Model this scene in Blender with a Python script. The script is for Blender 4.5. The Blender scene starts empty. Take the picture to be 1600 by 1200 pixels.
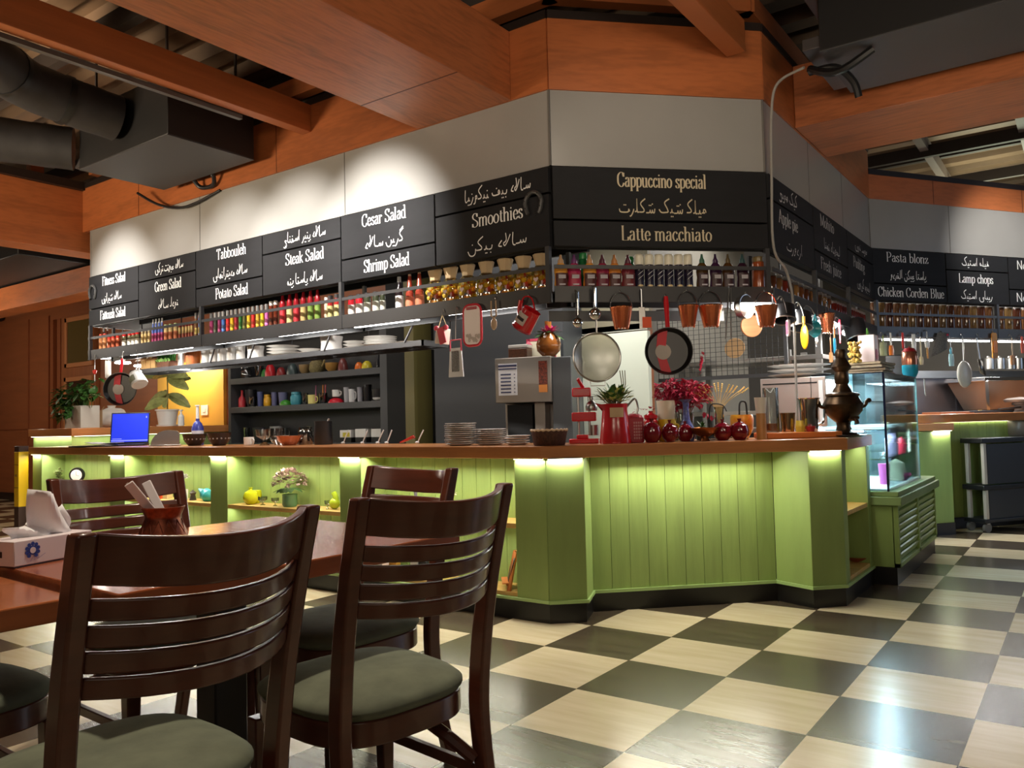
import bpy, math, random
from math import sin, cos, pi, sqrt, radians
from mathutils import Vector, Matrix, noise
random.seed(7)
SC = bpy.context.scene
COL = SC.collection

# ------------------------------------------------------------------ camera
FPX = 1263.09
CAM = Vector((1.92476, -4.62427, 1.19775))
AXR = Vector((0.81215, 0.58295, -0.02412))
AXU = Vector((0.046395, -0.02332, 0.99865))
AXF = Vector((-0.581602, 0.812173, 0.045986))
cd = bpy.data.cameras.new('camera')
cam = bpy.data.objects.new('camera', cd); COL.objects.link(cam)
cam.matrix_world = Matrix(((AXR.x, AXU.x, -AXF.x, CAM.x), (AXR.y, AXU.y, -AXF.y, CAM.y), (AXR.z, AXU.z, -AXF.z, CAM.z), (0, 0, 0, 1)))
cd.sensor_width = 36; cd.lens = FPX/1600*36; cd.clip_start = .05; cd.clip_end = 100
SC.camera = cam

# ------------------------------------------------------------------ world, exposure
W = bpy.data.worlds.new('world'); SC.world = W; W.use_nodes = True
W.node_tree.nodes['Background'].inputs[0].default_value = (1.0, .86, .70, 1)
W.node_tree.nodes['Background'].inputs[1].default_value = .045
VS = SC.view_settings
VS.view_transform = 'Standard'; VS.look = 'None'; VS.exposure = 0; VS.gamma = 1; VS.use_curve_mapping = False

# ------------------------------------------------------------------ the room's lamps and added lights
WARM = (1, .86, .68); NEUT = (1, .955, .89); COOL = (.84, .92, 1)
def lamp(kind, loc, energy, color=WARM, tgt=None, size=.1, sy=None, spot=60, blend=.6, spread=None):
    l = bpy.data.lights.new(kind.lower()+'_lamp', kind); l.energy = energy; l.color = color
    if kind == 'AREA':
        l.size = size
        if sy: l.shape = 'RECTANGLE'; l.size_y = sy
        if spread: l.spread = radians(spread)
    else:
        l.shadow_soft_size = size
    if kind == 'SPOT': l.spot_size = radians(spot); l.spot_blend = blend
    o = bpy.data.objects.new(kind.lower()+'_lamp', l); COL.objects.link(o); o.location = loc
    if tgt is not None:
        o.rotation_euler = (Vector(tgt)-Vector(loc)).to_track_quat('-Z', 'Y').to_euler()
    return o
# track spots washing the grey panels and the menu boards
for x, e in ((-5.55, 150), (-3.72, 90), (-2.98, 130), (-2.12, 190), (-4.6, 40)):
    lamp('SPOT', (x+.05, -2.0, 3.12), e*2.3, NEUT, (x, -.555, 2.47), .03, spot=56, blend=1)
lamp('SPOT', (2.3, 3.6, 3.2), 130, NEUT, (1.2, 4.9, 2.72), .04, spot=60, blend=.9)
lamp('SPOT', (.75, -1.7, 3.3), 30, WARM, (-.2, -.1, 2.6), .05, spot=70, blend=.9)
# ceiling downlights over the dining floor
for x, y, e in ((1.5, -1.5, 46), (2.8, -.2, 36), (-1.6, -2.2, 34), (1.6, -3.4, 34), (3.5, -2.4, 44), (-4.2, -2.6, 44), (1.9, 1.2, 30), (-7.5, -2.2, 60)):
    lamp('SPOT', (x, y, 3.55), e, WARM, (x, y, 0), .06, spot=72, blend=.9)
lamp('SPOT', (-.15, -3.25, 3.55), 210, WARM, (-.1, -3.25, 0), .06, spot=92, blend=.5)
# soft light of the rest of the restaurant behind the camera
lamp('AREA', (3.2, -6.6, 3.2), 14, WARM, (-.5, -1, 1.4), 3.0, 1.6)
# cool area light added unseen at the right, for a bluish floor
lamp('AREA', (6.6, 5.2, 2.3), 40, (.55, .72, 1), (1.2, .2, .2), 1.6, 2.2)
lamp('SPOT', (1.75, 6.4, 2.75), 260, (.72, .84, 1), (1.35, 1.0, 0), .05, spot=50, blend=.3)  # kitchen ceiling lamp, inferred from the cool patches on the floor
# unseen area lights added out of frame to brighten the ceiling timber
lamp('AREA', (1.2, -5.8, 2.15), 34, (1, .82, .62), (.3, -2.6, 4.6), 1.6, .5, spread=110)
lamp('AREA', (3.6, -3.0, 2.15), 26, (1, .82, .62), (1.6, .6, 4.4), 1.4, .5, spread=120)
lamp('AREA', (-4.9, -4.4, 2.15), 80, (1, .80, .56), (-4.5, -2.0, 4.4), 1.6, .5, spread=120)
lamp('POINT', (-9.2, -1.2, 2.45), 55, WARM, None, .12)  # pair of unseen point lights added to brighten the far left wall
lamp('POINT', (-12.6, -.6, 2.45), 55, WARM, None, .12)

# ------------------------------------------------------------------ picture-to-place helpers (measuring)
def ray(x, y): return AXR*((x-800)/FPX) - AXU*((y-600)/FPX) + AXF
def at_z(x, y, z):
    d = ray(x, y); return CAM + d*((z-CAM.z)/d.z)
class Frame:
    """A vertical plane: u along it, v into it, z up."""
    def __init__(s, p0, p1):
        s.o = Vector((p0[0], p0[1], 0)); d = Vector((p1[0]-p0[0], p1[1]-p0[1], 0)); s.len = d.length
        s.x = d/s.len; s.y = Vector((-s.x.y, s.x.x, 0)); s.rz = math.atan2(s.x.y, s.x.x)
        s.m = Matrix.Translation(s.o) @ Matrix.Rotation(s.rz, 4, 'Z')
    def hit(s, x, y, v=0):
        d = ray(x, y); p = s.o + s.y*v
        q = CAM + d*((p-CAM).dot(s.y)/d.dot(s.y)); r = q - s.o
        return r.dot(s.x), q.z
    def P(s, u, v=0, z=0): return s.o + s.x*u + s.y*v + Vector((0, 0, z))
    def box(s, x0, y0, x1, y1, v=0):
        """size and place of what covers x0..x1, y0..y1 of the photo when it stands at depth v: location of base centre, width, height"""
        xm = (x0+x1)/2
        u, zb = s.hit(xm, y1, v); _, zt = s.hit(xm, y0, v)
        p = s.P(u, v, zb); k = (p-CAM).dot(AXF)/FPX
        return p, (x1-x0)*k, zt-zb
FL = Frame((-6.115, -.555), (-.665, -.555))     # long face of the canopy
FD = Frame((-.665, -.555), (.31, .435))         # its corner face
FR = Frame((.31, .435), (.31, 3.43))            # its right face
FG = Frame((.31, 3.43), (2.27, 6.33))           # its far face
CL = Frame((-7.24, -.6), (-.727, -.6))          # bar front, long
CD = Frame((-.727, -.6), (.634, .69))           # bar front, corner
BW = Frame((-14, 2.0), (-1.0, 2.0))             # back wall
# ------------------------------------------------------------------ materials
def lin(c): 
    return tuple((v/255/12.92 if v/255 <= .04045 else ((v/255+.055)/1.055)**2.4) for v in c)
MATS = {}
def M(name, rgb=None, rough=.5, metal=0, kind=None, s=(1, 1, 1), amt=.25, emis=0, alpha=1, rgb2=None, bump=0, coat=0, spec=.5):
    if name in MATS: return MATS[name]
    m = bpy.data.materials.new(name); m.use_nodes = True; MATS[name] = m
    nt = m.node_tree; b = nt.nodes['Principled BSDF']
    c = lin(rgb)+(1,)
    b.inputs['Base Color'].default_value = c; b.inputs['Roughness'].default_value = rough; b.inputs['Metallic'].default_value = metal
    b.inputs['Coat Weight'].default_value = coat; b.inputs['Coat Roughness'].default_value = .12
    b.inputs['Specular IOR Level'].default_value = spec
    if emis:
        b.inputs['Emission Color'].default_value = c; b.inputs['Emission Strength'].default_value = emis
    if kind == 'glass':
        out = nt.nodes['Material Output']; t = nt.nodes.new('ShaderNodeBsdfTransparent'); g = nt.nodes.new('ShaderNodeBsdfGlossy')
        t.inputs[0].default_value = c; g.inputs['Roughness'].default_value = rough
        f = nt.nodes.new('ShaderNodeLayerWeight'); f.inputs[0].default_value = .35
        k = nt.nodes.new('ShaderNodeMath'); k.operation = 'MULTIPLY_ADD'; k.inputs[1].default_value = .75; k.inputs[2].default_value = amt*.2
        mx = nt.nodes.new('ShaderNodeMixShader')
        nt.links.new(f.outputs['Fresnel'], k.inputs[0]); nt.links.new(k.outputs[0], mx.inputs[0]); nt.links.new(t.outputs[0], mx.inputs[1]); nt.links.new(g.outputs[0], mx.inputs[2])
        nt.links.new(mx.outputs[0], out.inputs[0]); return m
    if kind in ('wood', 'noise', 'grain'):
        tc = nt.nodes.new('ShaderNodeTexCoord'); mp = nt.nodes.new('ShaderNodeMapping'); mp.inputs['Scale'].default_value = s
        n = nt.nodes.new('ShaderNodeTexNoise'); n.inputs['Scale'].default_value = 1; n.inputs['Detail'].default_value = 6; n.inputs['Roughness'].default_value = .6
        nt.links.new(tc.outputs['Object'], mp.inputs[0]); nt.links.new(mp.outputs[0], n.inputs['Vector'])
        src = n.outputs[0]
        if kind == 'wood':
            n.inputs['Distortion'].default_value = .6
            wv = nt.nodes.new('ShaderNodeMath'); wv.operation = 'MULTIPLY'; wv.inputs[1].default_value = 14
            sn = nt.nodes.new('ShaderNodeMath'); sn.operation = 'SINE'
            nt.links.new(src, wv.inputs[0]); nt.links.new(wv.outputs[0], sn.inputs[0])
            n2 = nt.nodes.new('ShaderNodeTexNoise'); n2.inputs['Scale'].default_value = 9; n2.inputs['Detail'].default_value = 5
            nt.links.new(mp.outputs[0], n2.inputs['Vector'])
            ad = nt.nodes.new('ShaderNodeMath'); ad.operation = 'MULTIPLY_ADD'; ad.inputs[1].default_value = .16
            nt.links.new(sn.outputs[0], ad.inputs[0]); nt.links.new(n2.outputs[0], ad.inputs[2]); src = ad.outputs[0]
        r = nt.nodes.new('ShaderNodeValToRGB'); lo = rgb2 if rgb2 else tuple(v*(1-amt) for v in rgb)
        r.color_ramp.elements[0].position = .3; r.color_ramp.elements[0].color = lin(lo)+(1,)
        r.color_ramp.elements[1].position = .7; r.color_ramp.elements[1].color = c
        nt.links.new(src, r.inputs[0]); nt.links.new(r.outputs[0], b.inputs['Base Color'])
        if bump:
            bp = nt.nodes.new('ShaderNodeBump'); bp.inputs['Strength'].default_value = bump; bp.inputs['Distance'].default_value = .004
            nt.links.new(src, bp.inputs['Height']); nt.links.new(bp.outputs[0], b.inputs['Normal'])
    return m
# ------------------------------------------------------------------ mesh builder
class B:
    def __init__(s, m=None): s.v = []; s.f = []; s.m = m or Matrix()
    def pt(s, p): s.v.append(s.m @ Vector(p)); return len(s.v)-1
    def face(s, ids): s.f.append(tuple(ids))
    def poly(s, pts): s.face([s.pt(p) for p in pts])
    def box(s, x0, x1, y0, y1, z0, z1):
        i = [s.pt((x, y, z)) for z in (z0, z1) for y in (y0, y1) for x in (x0, x1)]
        for q in ((0, 2, 3, 1), (4, 5, 7, 6), (0, 1, 5, 4), (2, 6, 7, 3), (0, 4, 6, 2), (1, 3, 7, 5)): s.face([i[k] for k in q])
        return s
    def cbox(s, c, w, d, h, rot=None):
        keep = s.m
        s.m = s.m @ Matrix.Translation(c) @ (rot.to_4x4() if rot is not None else Matrix())
        s.box(-w/2, w/2, -d/2, d/2, -h/2, h/2); s.m = keep; return s
    def bar(s, a, b, w, h):
        """a straight bar from a to b, w wide and h high across"""
        a, b = Vector(a), Vector(b); d = b-a; q = d.to_track_quat('X', 'Z')
        return s.cbox((a+b)/2, d.length, w, h, q.to_matrix())
    def prism(s, pts, z0, z1):
        n = len(pts); lo = [s.pt((x, y, z0)) for x, y in pts]; hi = [s.pt((x, y, z1)) for x, y in pts]
        s.face(lo[::-1]); s.face(hi)
        for k in range(n): s.face((lo[k], lo[(k+1) % n], hi[(k+1) % n], hi[k]))
        return s
    def tube(s, pts, r, n=8, cap=True, closed=False, flat=1):
        pts = [Vector(p) for p in pts]; N = len(pts); rings = []; up = None
        for k, p in enumerate(pts):
            if closed: t = pts[(k+1) % N]-pts[k-1]
            else: t = pts[min(k+1, N-1)]-pts[max(k-1, 0)]
            if t.length < 1e-9: t = Vector((0, 0, 1))
            t.normalize()
            if up is None: up = Vector((0, 0, 1)) if abs(t.z) < .9 else Vector((1, 0, 0))
            e = up - t*up.dot(t); e.normalize(); up = e; g = t.cross(e)
            rr = r[k] if isinstance(r, (list, tuple)) else r
            rings.append([s.pt(p + e*cos(2*pi*j/n)*rr + g*sin(2*pi*j/n)*rr*flat) for j in range(n)])
        for k in range(N if closed else N-1):
            a, b = rings[k], rings[(k+1) % N]
            for j in range(n): s.face((a[j], a[(j+1) % n], b[(j+1) % n], b[j]))
        if cap and not closed: s.face(rings[0][::-1]); s.face(rings[-1])
        return s
    def lathe(s, prof, n=20, c=(0, 0, 0), flute=0, nf=12):
        c = Vector(c); rings = []
        for r, z in prof:
            if r < 1e-6: rings.append([s.pt(c+Vector((0, 0, z)))])
            else:
                rings.append([s.pt(c+Vector((cos(2*pi*j/n)*r*(1+flute*cos(nf*2*pi*j/n)), sin(2*pi*j/n)*r*(1+flute*cos(nf*2*pi*j/n)), z))) for j in range(n)])
        for a, b in zip(rings, rings[1:]):
            if len(a) == 1 and len(b) == 1: continue
            for j in range(n):
                if len(a) == 1: s.face((a[0], b[(j+1) % n], b[j]))
                elif len(b) == 1: s.face((a[j], a[(j+1) % n], b[0]))
                else: s.face((a[j], a[(j+1) % n], b[(j+1) % n], b[j]))
        return s
    def sph(s, c, r, n=12, sc=(1, 1, 1), rot=None):
        keep = s.m
        s.m = s.m @ Matrix.Translation(c) @ (rot.to_4x4() if rot is not None else Matrix()) @ Matrix.Diagonal((sc[0], sc[1], sc[2], 1))
        k = max(4, n//2)
        s.lathe([(r*sin(pi*j/k), -r*cos(pi*j/k)) for j in range(k+1)], n); s.m = keep; return s
    def leaf(s, base, d, L, w, droop=.2, n=5, fold=.15, roll=0):
        base, d = Vector(base), Vector(d).normalized(); side = d.cross(Vector((0, 0, 1)))
        if side.length < .05: side = Vector((1, 0, 0))
        side.normalize(); side = Matrix.Rotation(roll, 3, d) @ side; nrm = side.cross(d); rows = []
        for k in range(n+1):
            t = k/n; ww = w*sin(pi*(t*.92+.04))**.8*.5
            c = base + d*L*t - Vector((0, 0, 1))*droop*L*t*t
            rows.append((s.pt(c-side*ww+nrm*fold*ww), s.pt(c), s.pt(c+side*ww+nrm*fold*ww)))
        for a, b in zip(rows, rows[1:]):
            s.face((a[0], a[1], b[1], b[0])); s.face((a[1], a[2], b[2], b[1]))
        return s
    def grid(s, fn, nu, nv):
        ids = [[s.pt(fn(i/nu, j/nv)) for j in range(nv+1)] for i in range(nu+1)]
        for i in range(nu):
            for j in range(nv): s.face((ids[i][j], ids[i+1][j], ids[i+1][j+1], ids[i][j+1]))
        return s
    def build(s, name, m, par=None, bv=0, sm=35, sub=0, thick=0, flip=False):
        me = bpy.data.meshes.new(name); me.from_pydata([tuple(v) for v in s.v], [], s.f); me.update()
        if sm:
            me.polygons.foreach_set('use_smooth', [True]*len(me.polygons)); me.set_sharp_from_angle(angle=radians(sm))
        me.materials.append(m)
        o = bpy.data.objects.new(name, me); COL.objects.link(o)
        if par is not None: o.parent = par
        if thick:
            t = o.modifiers.new('thick', 'SOLIDIFY'); t.thickness = thick; t.offset = 0
        if bv:
            d = o.modifiers.new('bevel', 'BEVEL'); d.width = bv; d.segments = 2; d.limit_method = 'ANGLE'; d.angle_limit = radians(40)
        if sub:
            d = o.modifiers.new('sub', 'SUBSURF'); d.levels = sub; d.render_levels = sub
        return o
def spline(pts, k=6, closed=False):
    P = [Vector(p) for p in pts]; out = []; n = len(P)
    for i in range(n if closed else n-1):
        g = (lambda j: P[j % n]) if closed else (lambda j: P[max(0, min(n-1, j))])
        a, b, c, d = g(i-1), g(i), g(i+1), g(i+2)
        for j in range(k):
            t = j/k
            out.append(.5*((2*b)+(c-a)*t+(2*a-5*b+4*c-d)*t*t+(3*b-a-3*c+d)*t**3))
    if not closed: out.append(P[-1])
    return out
def tag(o, label, cat, group=None, kind=None):
    o['label'] = label; o['category'] = cat
    if group: o['group'] = group
    if kind: o['kind'] = kind
    return o
def T(name, label, cat, loc=(0, 0, 0), rz=0, group=None):
    o = bpy.data.objects.new(name, None); COL.objects.link(o); o.location = loc; o.rotation_euler = (0, 0, rz); o.empty_display_size = .05
    return tag(o, label, cat, group)
def S(o, label, cat='structure'):
    o['kind'] = 'structure'; o['label'] = label; o['category'] = cat; return o
def dup(r, loc, rz=None, label=None, group=None, scale=None):
    n = r.copy(); COL.objects.link(n); n.location = loc
    if rz is not None: n.rotation_euler = (0, 0, rz)
    if scale is not None: n.scale = scale
    if label: n['label'] = label
    if group: n['group'] = group
    for ch in r.children:
        c = ch.copy(); COL.objects.link(c); c.parent = n
        for g in ch.children:
            d = g.copy(); COL.objects.link(d); d.parent = c
    return n
def recolor(root, part, m):
    for ch in list(root.children)+[g for c in root.children for g in c.children]:
        if ch.name.split('.')[0] == part:
            ch.material_slots[0].link = 'OBJECT'; ch.material_slots[0].material = m
ORD = ['first', 'second', 'third', 'fourth', 'fifth', 'sixth', 'seventh', 'eighth', 'ninth', 'tenth', 'eleventh', 'twelfth', 'thirteenth', 'fourteenth', 'fifteenth', 'sixteenth', 'seventeenth', 'eighteenth', 'nineteenth', 'twentieth']
# ------------------------------------------------------------------ materials in use
orange = M('orange veneer', (182, 104, 58), .42, kind='grain', s=(1.2, 1.2, 14), amt=.16)
orange_h = M('orange veneer grained', (188, 110, 66), .4, kind='wood', s=(5, .7, 5), amt=.2)
orange_d = M('orange veneer face', (182, 104, 58), .42, kind='wood', s=(.8, .8, 5), amt=.12)
blk = M('black steel', (44, 44, 46), .42)
board_m = M('chalkboard black', (38, 38, 40), .6, kind='noise', s=(3, 3, 12), amt=.1, spec=.15)
void = M('matt black', (14, 13, 13), .8)
duct_m = M('dark duct wrap', (42, 40, 42), .6, kind='noise', s=(8, 8, 8), amt=.25)
ac_m = M('dark grey duct sheet', (66, 66, 68), .5)
panel_m = M('grey glass panel', (158, 156, 152), .32, kind='noise', s=(.8, .8, .8), amt=.06)
green = M('green paint', (148, 172, 96), .5, kind='noise', s=(6, 6, 1.2), amt=.1)
green_b = M('green beadboard paint', (154, 178, 100), .5, kind='noise', s=(14, 14, 1.6), amt=.12)
green_t = M('pale green trim', (160, 188, 120), .45)
kick_m = M('black plinth', (24, 22, 22), .35)
counter_m = M('worktop wood', (200, 132, 78), .28, kind='grain', s=(2, 2, 20), amt=.14, coat=.3)
pine = M('pale pine', (222, 180, 104), .45, kind='grain', s=(3, 20, 20), amt=.14)
white = M('white glaze', (236, 234, 230), .2)
steel = M('steel', (176, 174, 170), .3, 1)
chrome = M('chrome', (220, 220, 220), .08, 1)
copper = M('copper', (232, 134, 92), .24, .88)
glass = M('clear glass', (236, 240, 238), .04, kind='glass', amt=.4)
red = M('red enamel', (190, 24, 34), .22, coat=.4)
led_w = M('white led', (255, 252, 246), emis=26)
led_g = M('warm green led', (255, 252, 214), emis=6)
led_b = M('cold led', (205, 230, 255), emis=12)
black_p = M('black plastic', (20, 20, 22), .4)
leafm = M('leaf green', (70, 116, 48), .45, kind='noise', s=(20, 20, 20), amt=.35)
wall_w = M('brown wall veneer', (168, 98, 58), .45, kind='grain', s=(1, 1, 9), amt=.12)

# ------------------------------------------------------------------ floor: 0.5 m chequer tiles
fm = bpy.data.materials.new('chequer tiles'); fm.use_nodes = True
nt = fm.node_tree; bs = nt.nodes['Principled BSDF']
def nd(t, **k):
    n = nt.nodes.new(t)
    for a, b in k.items(): setattr(n, a, b)
    return n
tc = nd('ShaderNodeTexCoord'); ck = nd('ShaderNodeTexChecker'); ck.inputs['Scale'].default_value = 2
# checker A where floor sums are even
mpc = nd('ShaderNodeMapping'); mpc.inputs['Location'].default_value = (.5, 0, .1)
nt.links.new(tc.outputs['Object'], mpc.inputs[0]); nt.links.new(mpc.outputs[0], ck.inputs['Vector'])
mpn = nd('ShaderNodeMapping'); mpn.inputs['Scale'].default_value = (2.2, 16, 1)
nz = nd('ShaderNodeTexNoise'); nz.inputs['Scale'].default_value = 1; nz.inputs['Detail'].default_value = 6
nt.links.new(tc.outputs['Object'], mpn.inputs[0]); nt.links.new(mpn.outputs[0], nz.inputs['Vector'])
nz2 = nd('ShaderNodeTexNoise'); nz2.inputs['Scale'].default_value = 2.4
nt.links.new(tc.outputs['Object'], nz2.inputs['Vector'])
av = nd('ShaderNodeMath', operation='MULTIPLY_ADD'); av.inputs[1].default_value = .6
hf = nd('ShaderNodeMath', operation='MULTIPLY'); hf.inputs[1].default_value = .5
nt.links.new(nz2.outputs[0], hf.inputs[0]); nt.links.new(nz.outputs[0], av.inputs[0]); av.inputs[1].default_value = .9; av.inputs[2].default_value = .08
def ramp(a, b):
    r = nd('ShaderNodeValToRGB'); r.color_ramp.elements[0].position = .35; r.color_ramp.elements[1].position = .75
    r.color_ramp.elements[0].color = lin(a)+(1,); r.color_ramp.elements[1].color = lin(b)+(1,)
    nt.links.new(av.outputs[0], r.inputs[0]); return r
dk = ramp((66, 55, 45), (90, 80, 63)); lt = ramp((198, 182, 148), (216, 202, 172))
mx = nd('ShaderNodeMix', data_type='RGBA')
nt.links.new(ck.outputs['Fac'], mx.inputs[0]); nt.links.new(dk.outputs[0], mx.inputs[6]); nt.links.new(lt.outputs[0], mx.inputs[7])
sep = nd('ShaderNodeSeparateXYZ'); nt.links.new(tc.outputs['Object'], sep.inputs[0])
lines = []
for ax in (0, 1):
    pm = nd('ShaderNodeMath', operation='PINGPONG'); pm.inputs[1].default_value = .25
    nt.links.new(sep.outputs[ax], pm.inputs[0])
    lt_ = nd('ShaderNodeMath', operation='LESS_THAN'); lt_.inputs[1].default_value = .0022
    nt.links.new(pm.outputs[0], lt_.inputs[0]); lines.append(lt_)
mxl = nd('ShaderNodeMath', operation='MAXIMUM'); nt.links.new(lines[0].outputs[0], mxl.inputs[0]); nt.links.new(lines[1].outputs[0], mxl.inputs[1])
mg = nd('ShaderNodeMix', data_type='RGBA'); mg.inputs[7].default_value = lin((70, 58, 46))+(1,)
nt.links.new(mxl.outputs[0], mg.inputs[0]); nt.links.new(mx.outputs[2], mg.inputs[6]); nt.links.new(mg.outputs[2], bs.inputs['Base Color'])
bs.inputs['Roughness'].default_value = .24
b = B(); b.box(-16, 9, -9, 9, -.06, 0)
S(b.build('floor', fm, sm=0), 'chequered floor of beige and dark brown tiles laid across the restaurant', 'floor')

# ------------------------------------------------------------------ walls
b = B(); b.box(-16, -1.3, 2.0, 2.1, 0, 4.3); S(b.build('wall_back', wall_w, sm=0), 'brown wood panelled wall at the far side behind the bar', 'wall')
b = B(); b.box(-1.4, -1.3, 2.1, 4.6, 0, 4.3); S(b.build('wall_kitchen_side', M('kitchen grey wall', (120, 116, 106), .6), sm=0), 'grey kitchen side wall behind the pale door', 'wall')
b = B(); b.box(-1.4, 9, 8.4, 8.5, 0, 4.3); S(b.build('wall_kitchen_back', M('kitchen tile wall', (118, 112, 100), .5), sm=0), 'dim kitchen back wall behind the steel appliances', 'wall')
b = B(); b.box(-16.1, -16, -9, 2.1, 0, 4.3); S(b.build('wall_left', wall_w, sm=0), 'brown panelled wall at the far end of the dining room', 'wall')
b = B(); b.box(-16, -7.6, 1.985, 2.0, 0, .13); S(b.build('baseboard_back', kick_m, sm=0), 'black skirting board along the brown panelled wall', 'baseboard')
# wall panel joints, door with glazed lights
b = B()
for x in (-13.3, -12.55): b.box(x-.012, x+.012, 1.975, 1.999, .13, 3.2)
b.box(-16, -12.55, 1.98, 1.999, 1.26, 1.275)
for x in (-12.35, -12.1): b.box(x-.05, x+.05, 1.94, 1.999, 0, 3.1)
S(b.build('trim_wall', M('brown trim', (150, 84, 48), .45), sm=0), 'brown upright trims on the panelled wall beside the door', 'trim')
d = T('door_1', 'brown wooden door with two glazed lights in the panelled wall', 'door', (-11.5, 1.96, 0)); d['kind'] = 'structure'
b = B(); b.box(-.5, .6, -.03, .04, 0, 3.1); b.build('door_leaf', M('door veneer', (172, 104, 62), .4, kind='grain', s=(9, 1, 1), amt=.15), d, bv=.004)
b = B(); b.box(-.26, .5, -.05, -.031, 1.2, 2.02); b.build('lower_pane', M('dark door glass', (46, 30, 22), .1, spec=.6), d)
b = B(); b.box(-.24, .5, -.05, -.031, 2.32, 3.0); b.build('upper_pane', M('olive door glass', (92, 80, 44), .15), d)
b = B()
for z0, z1, x0 in ((1.2, 2.02, -.26), (2.32, 3.0, -.24)):
    for r in ((x0-.07, x0, z0-.07, z1+.07), (x0-.07, .57, z1, z1+.07), (x0-.07, .57, z0-.07, z0), (.5, .57, z0, z1)): b.box(r[0], r[1], -.07, -.03, r[2], r[3])
b.build('glazing_frame', M('door moulding', (196, 128, 80), .4), d, bv=.004)
# yellow lit wall piece and its switch
b = B(); b.box(-9.15, -7.56, 1.95, 1.998, .0, 2.14); S(b.build('wall_yellow', M('ochre wall', (222, 170, 70), .5, kind='noise', s=(2, 2, 2), amt=.06), sm=0), 'ochre yellow wall section beside the black shelf unit', 'wall')
lamp('AREA', (-8.2, 1.62, 2.12), 22, (1, .86, .55), (-8.25, 1.95, 1.2), .9, .1)
b = B(); b.box(-8.06, -7.9, 1.935, 1.949, 1.38, 1.52); b.box(-8.01, -7.95, 1.93, 1.94, 1.42, 1.48)
tag(b.build('light_switch', white, bv=.004), 'white light switch on the ochre yellow wall', 'switch')

# ------------------------------------------------------------------ ceiling deck and joists
deck = M('ceiling deck', (134, 108, 84), .6, kind='noise', s=(.6, 3, 1), amt=.3)
b = B()
y = -8.6
prof = []
while y < 8.6:
    prof += [(y, 4.3), (y+.16, 4.3), (y+.2, 4.2), (y+.36, 4.2)]; y += .4
for (y0, z0), (y1, z1) in zip(prof, prof[1:]):
    b.poly([(-16, y0, z0), (9, y0, z0), (9, y1, z1), (-16, y1, z1)])
S(b.build('ceiling', deck, sm=0), 'ribbed olive brown ceiling deck above the timber beams', 'ceiling')
b = B(); b.box(-16, 9, -9, 9, 4.5, 4.6); S(b.build('roof_slab', void, sm=0), 'dark slab above the ribbed ceiling deck', 'ceiling')
js = M('dark joist', (52, 44, 40), .6)
for k, y in enumerate((-5.2, -3.6, -1.62, -.2, 2.9, 5.6)):
    b = B(); b.box(-16, 9, y-.035, y+.035, 4.06, 4.2); S(b.build('beam_joist', js, sm=0), 'dark steel joist under the ceiling deck', 'joist')
for k, x in enumerate((.62, 1.5)):
    b = B(); b.box(x-.04, x+.04, 3.2, 8.3, 3.92, 4.05); S(b.build('beam_joist', M('grey joist', (110, 96, 88), .5), sm=0), 'grey steel purlin above the right canopy', 'joist')
for k, y in enumerate((4.75, 6.2)):
    b = B(); b.box(-.2, 5, y-.03, y+.03, 3.86, 3.98); S(b.build('beam_joist', js, sm=0), 'dark steel angle crossing the purlins above the right canopy', 'joist')
lamp('AREA', (1.3, 6.3, 3.35), 26, (.95, 1, .72), (1.2, 6.0, 4.6), 1.4, 1.0)  # unseen light added below the deck to brighten it

# ------------------------------------------------------------------ canopy: timber band, grey panels
def face(F, u0, u1, v0, v1, z0, z1): 
    b = B(F.m); b.box(u0, u1, v0, v1, z0, z1); return b
can = T('canopy', 'orange timber fascia and grey panels forming the canopy above the bar', 'canopy', (0, 0, 0)); can['kind'] = 'structure'
fascia_top = 3.64
for F, e0, e1 in ((FL, -.14, 0), (FD, 0, 0), (FR, 0, 0), (FG, 0, 3.6)):
    L = (e1 if F is FG else F.len)
    ft = 3.43 if F is FG else fascia_top
    face(F, e0, L, -.012, .03, 3.2, ft).build('timber_fascia', orange_d, can, sm=0)
    face(F, e0, L, -.02, .09, ft, ft+.05).build('dark_top_rail', M('dark rail', (34, 24, 20), .5), can, sm=0)
    if F is not FG: face(F, e0, L, .05, .14, fascia_top+.16, fascia_top+.3).build('upper_timber_rail', orange, can, sm=0)
    face(F, e0 if F is not FL else 0, L, .0, .03, 2.735, 3.2).build('grey_panel', panel_m, can, sm=0)
    face(F, e0 if F is not FL else 0, L, .03, .05, 2.235, 2.74).build('board_backing', void, can, sm=0)
jm = M('panel joint', (108, 106, 102), .4)
b = B()
for F, us in ((FL, (1.85, 3.66)), (FR, (1.0, 1.98)), (FG, (1.0,))):
    for u in us: b.m = F.m; b.box(u-.004, u+.004, -.002, .0, 2.735, 3.2)
for P in ((-.665, -.555), (.31, .435), (.31, 3.43)):
    b.m = Matrix(); b.box(P[0]-.006, P[0]+.006, P[1]-.006, P[1]+.006, 2.735, 3.2)
b.build('panel_joints', jm, can, sm=0)
b = B()
for F, us in ((FL, (.9, 2.9)), (FG, (.8, 2.0))):
    for u in us: b.m = F.m; b.box(u-.003, u+.003, -.0135, -.0115, 3.2, 3.43 if F is FG else fascia_top)
b.build('fascia_joints', M('veneer joint', (96, 48, 24), .5), can, sm=0)
# canopy lid (soffit over the kitchen)
b = B(); b.prism([(-6.1, -.5), (-.69, -.5), (.26, .46), (.26, 3.4), (-.6, 3.4), (-.6, 7), (-6.1, 7)], 3.66, 3.7); b.build('canopy_lid', void, can, sm=0)
# black sheet added inside so the kitchen reads dark above the rack
b = B(FL.m); b.box(0, 5.4, .5, .53, 2.3, 3.66); b.build('shade_sheet', void, can, sm=0)
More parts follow.
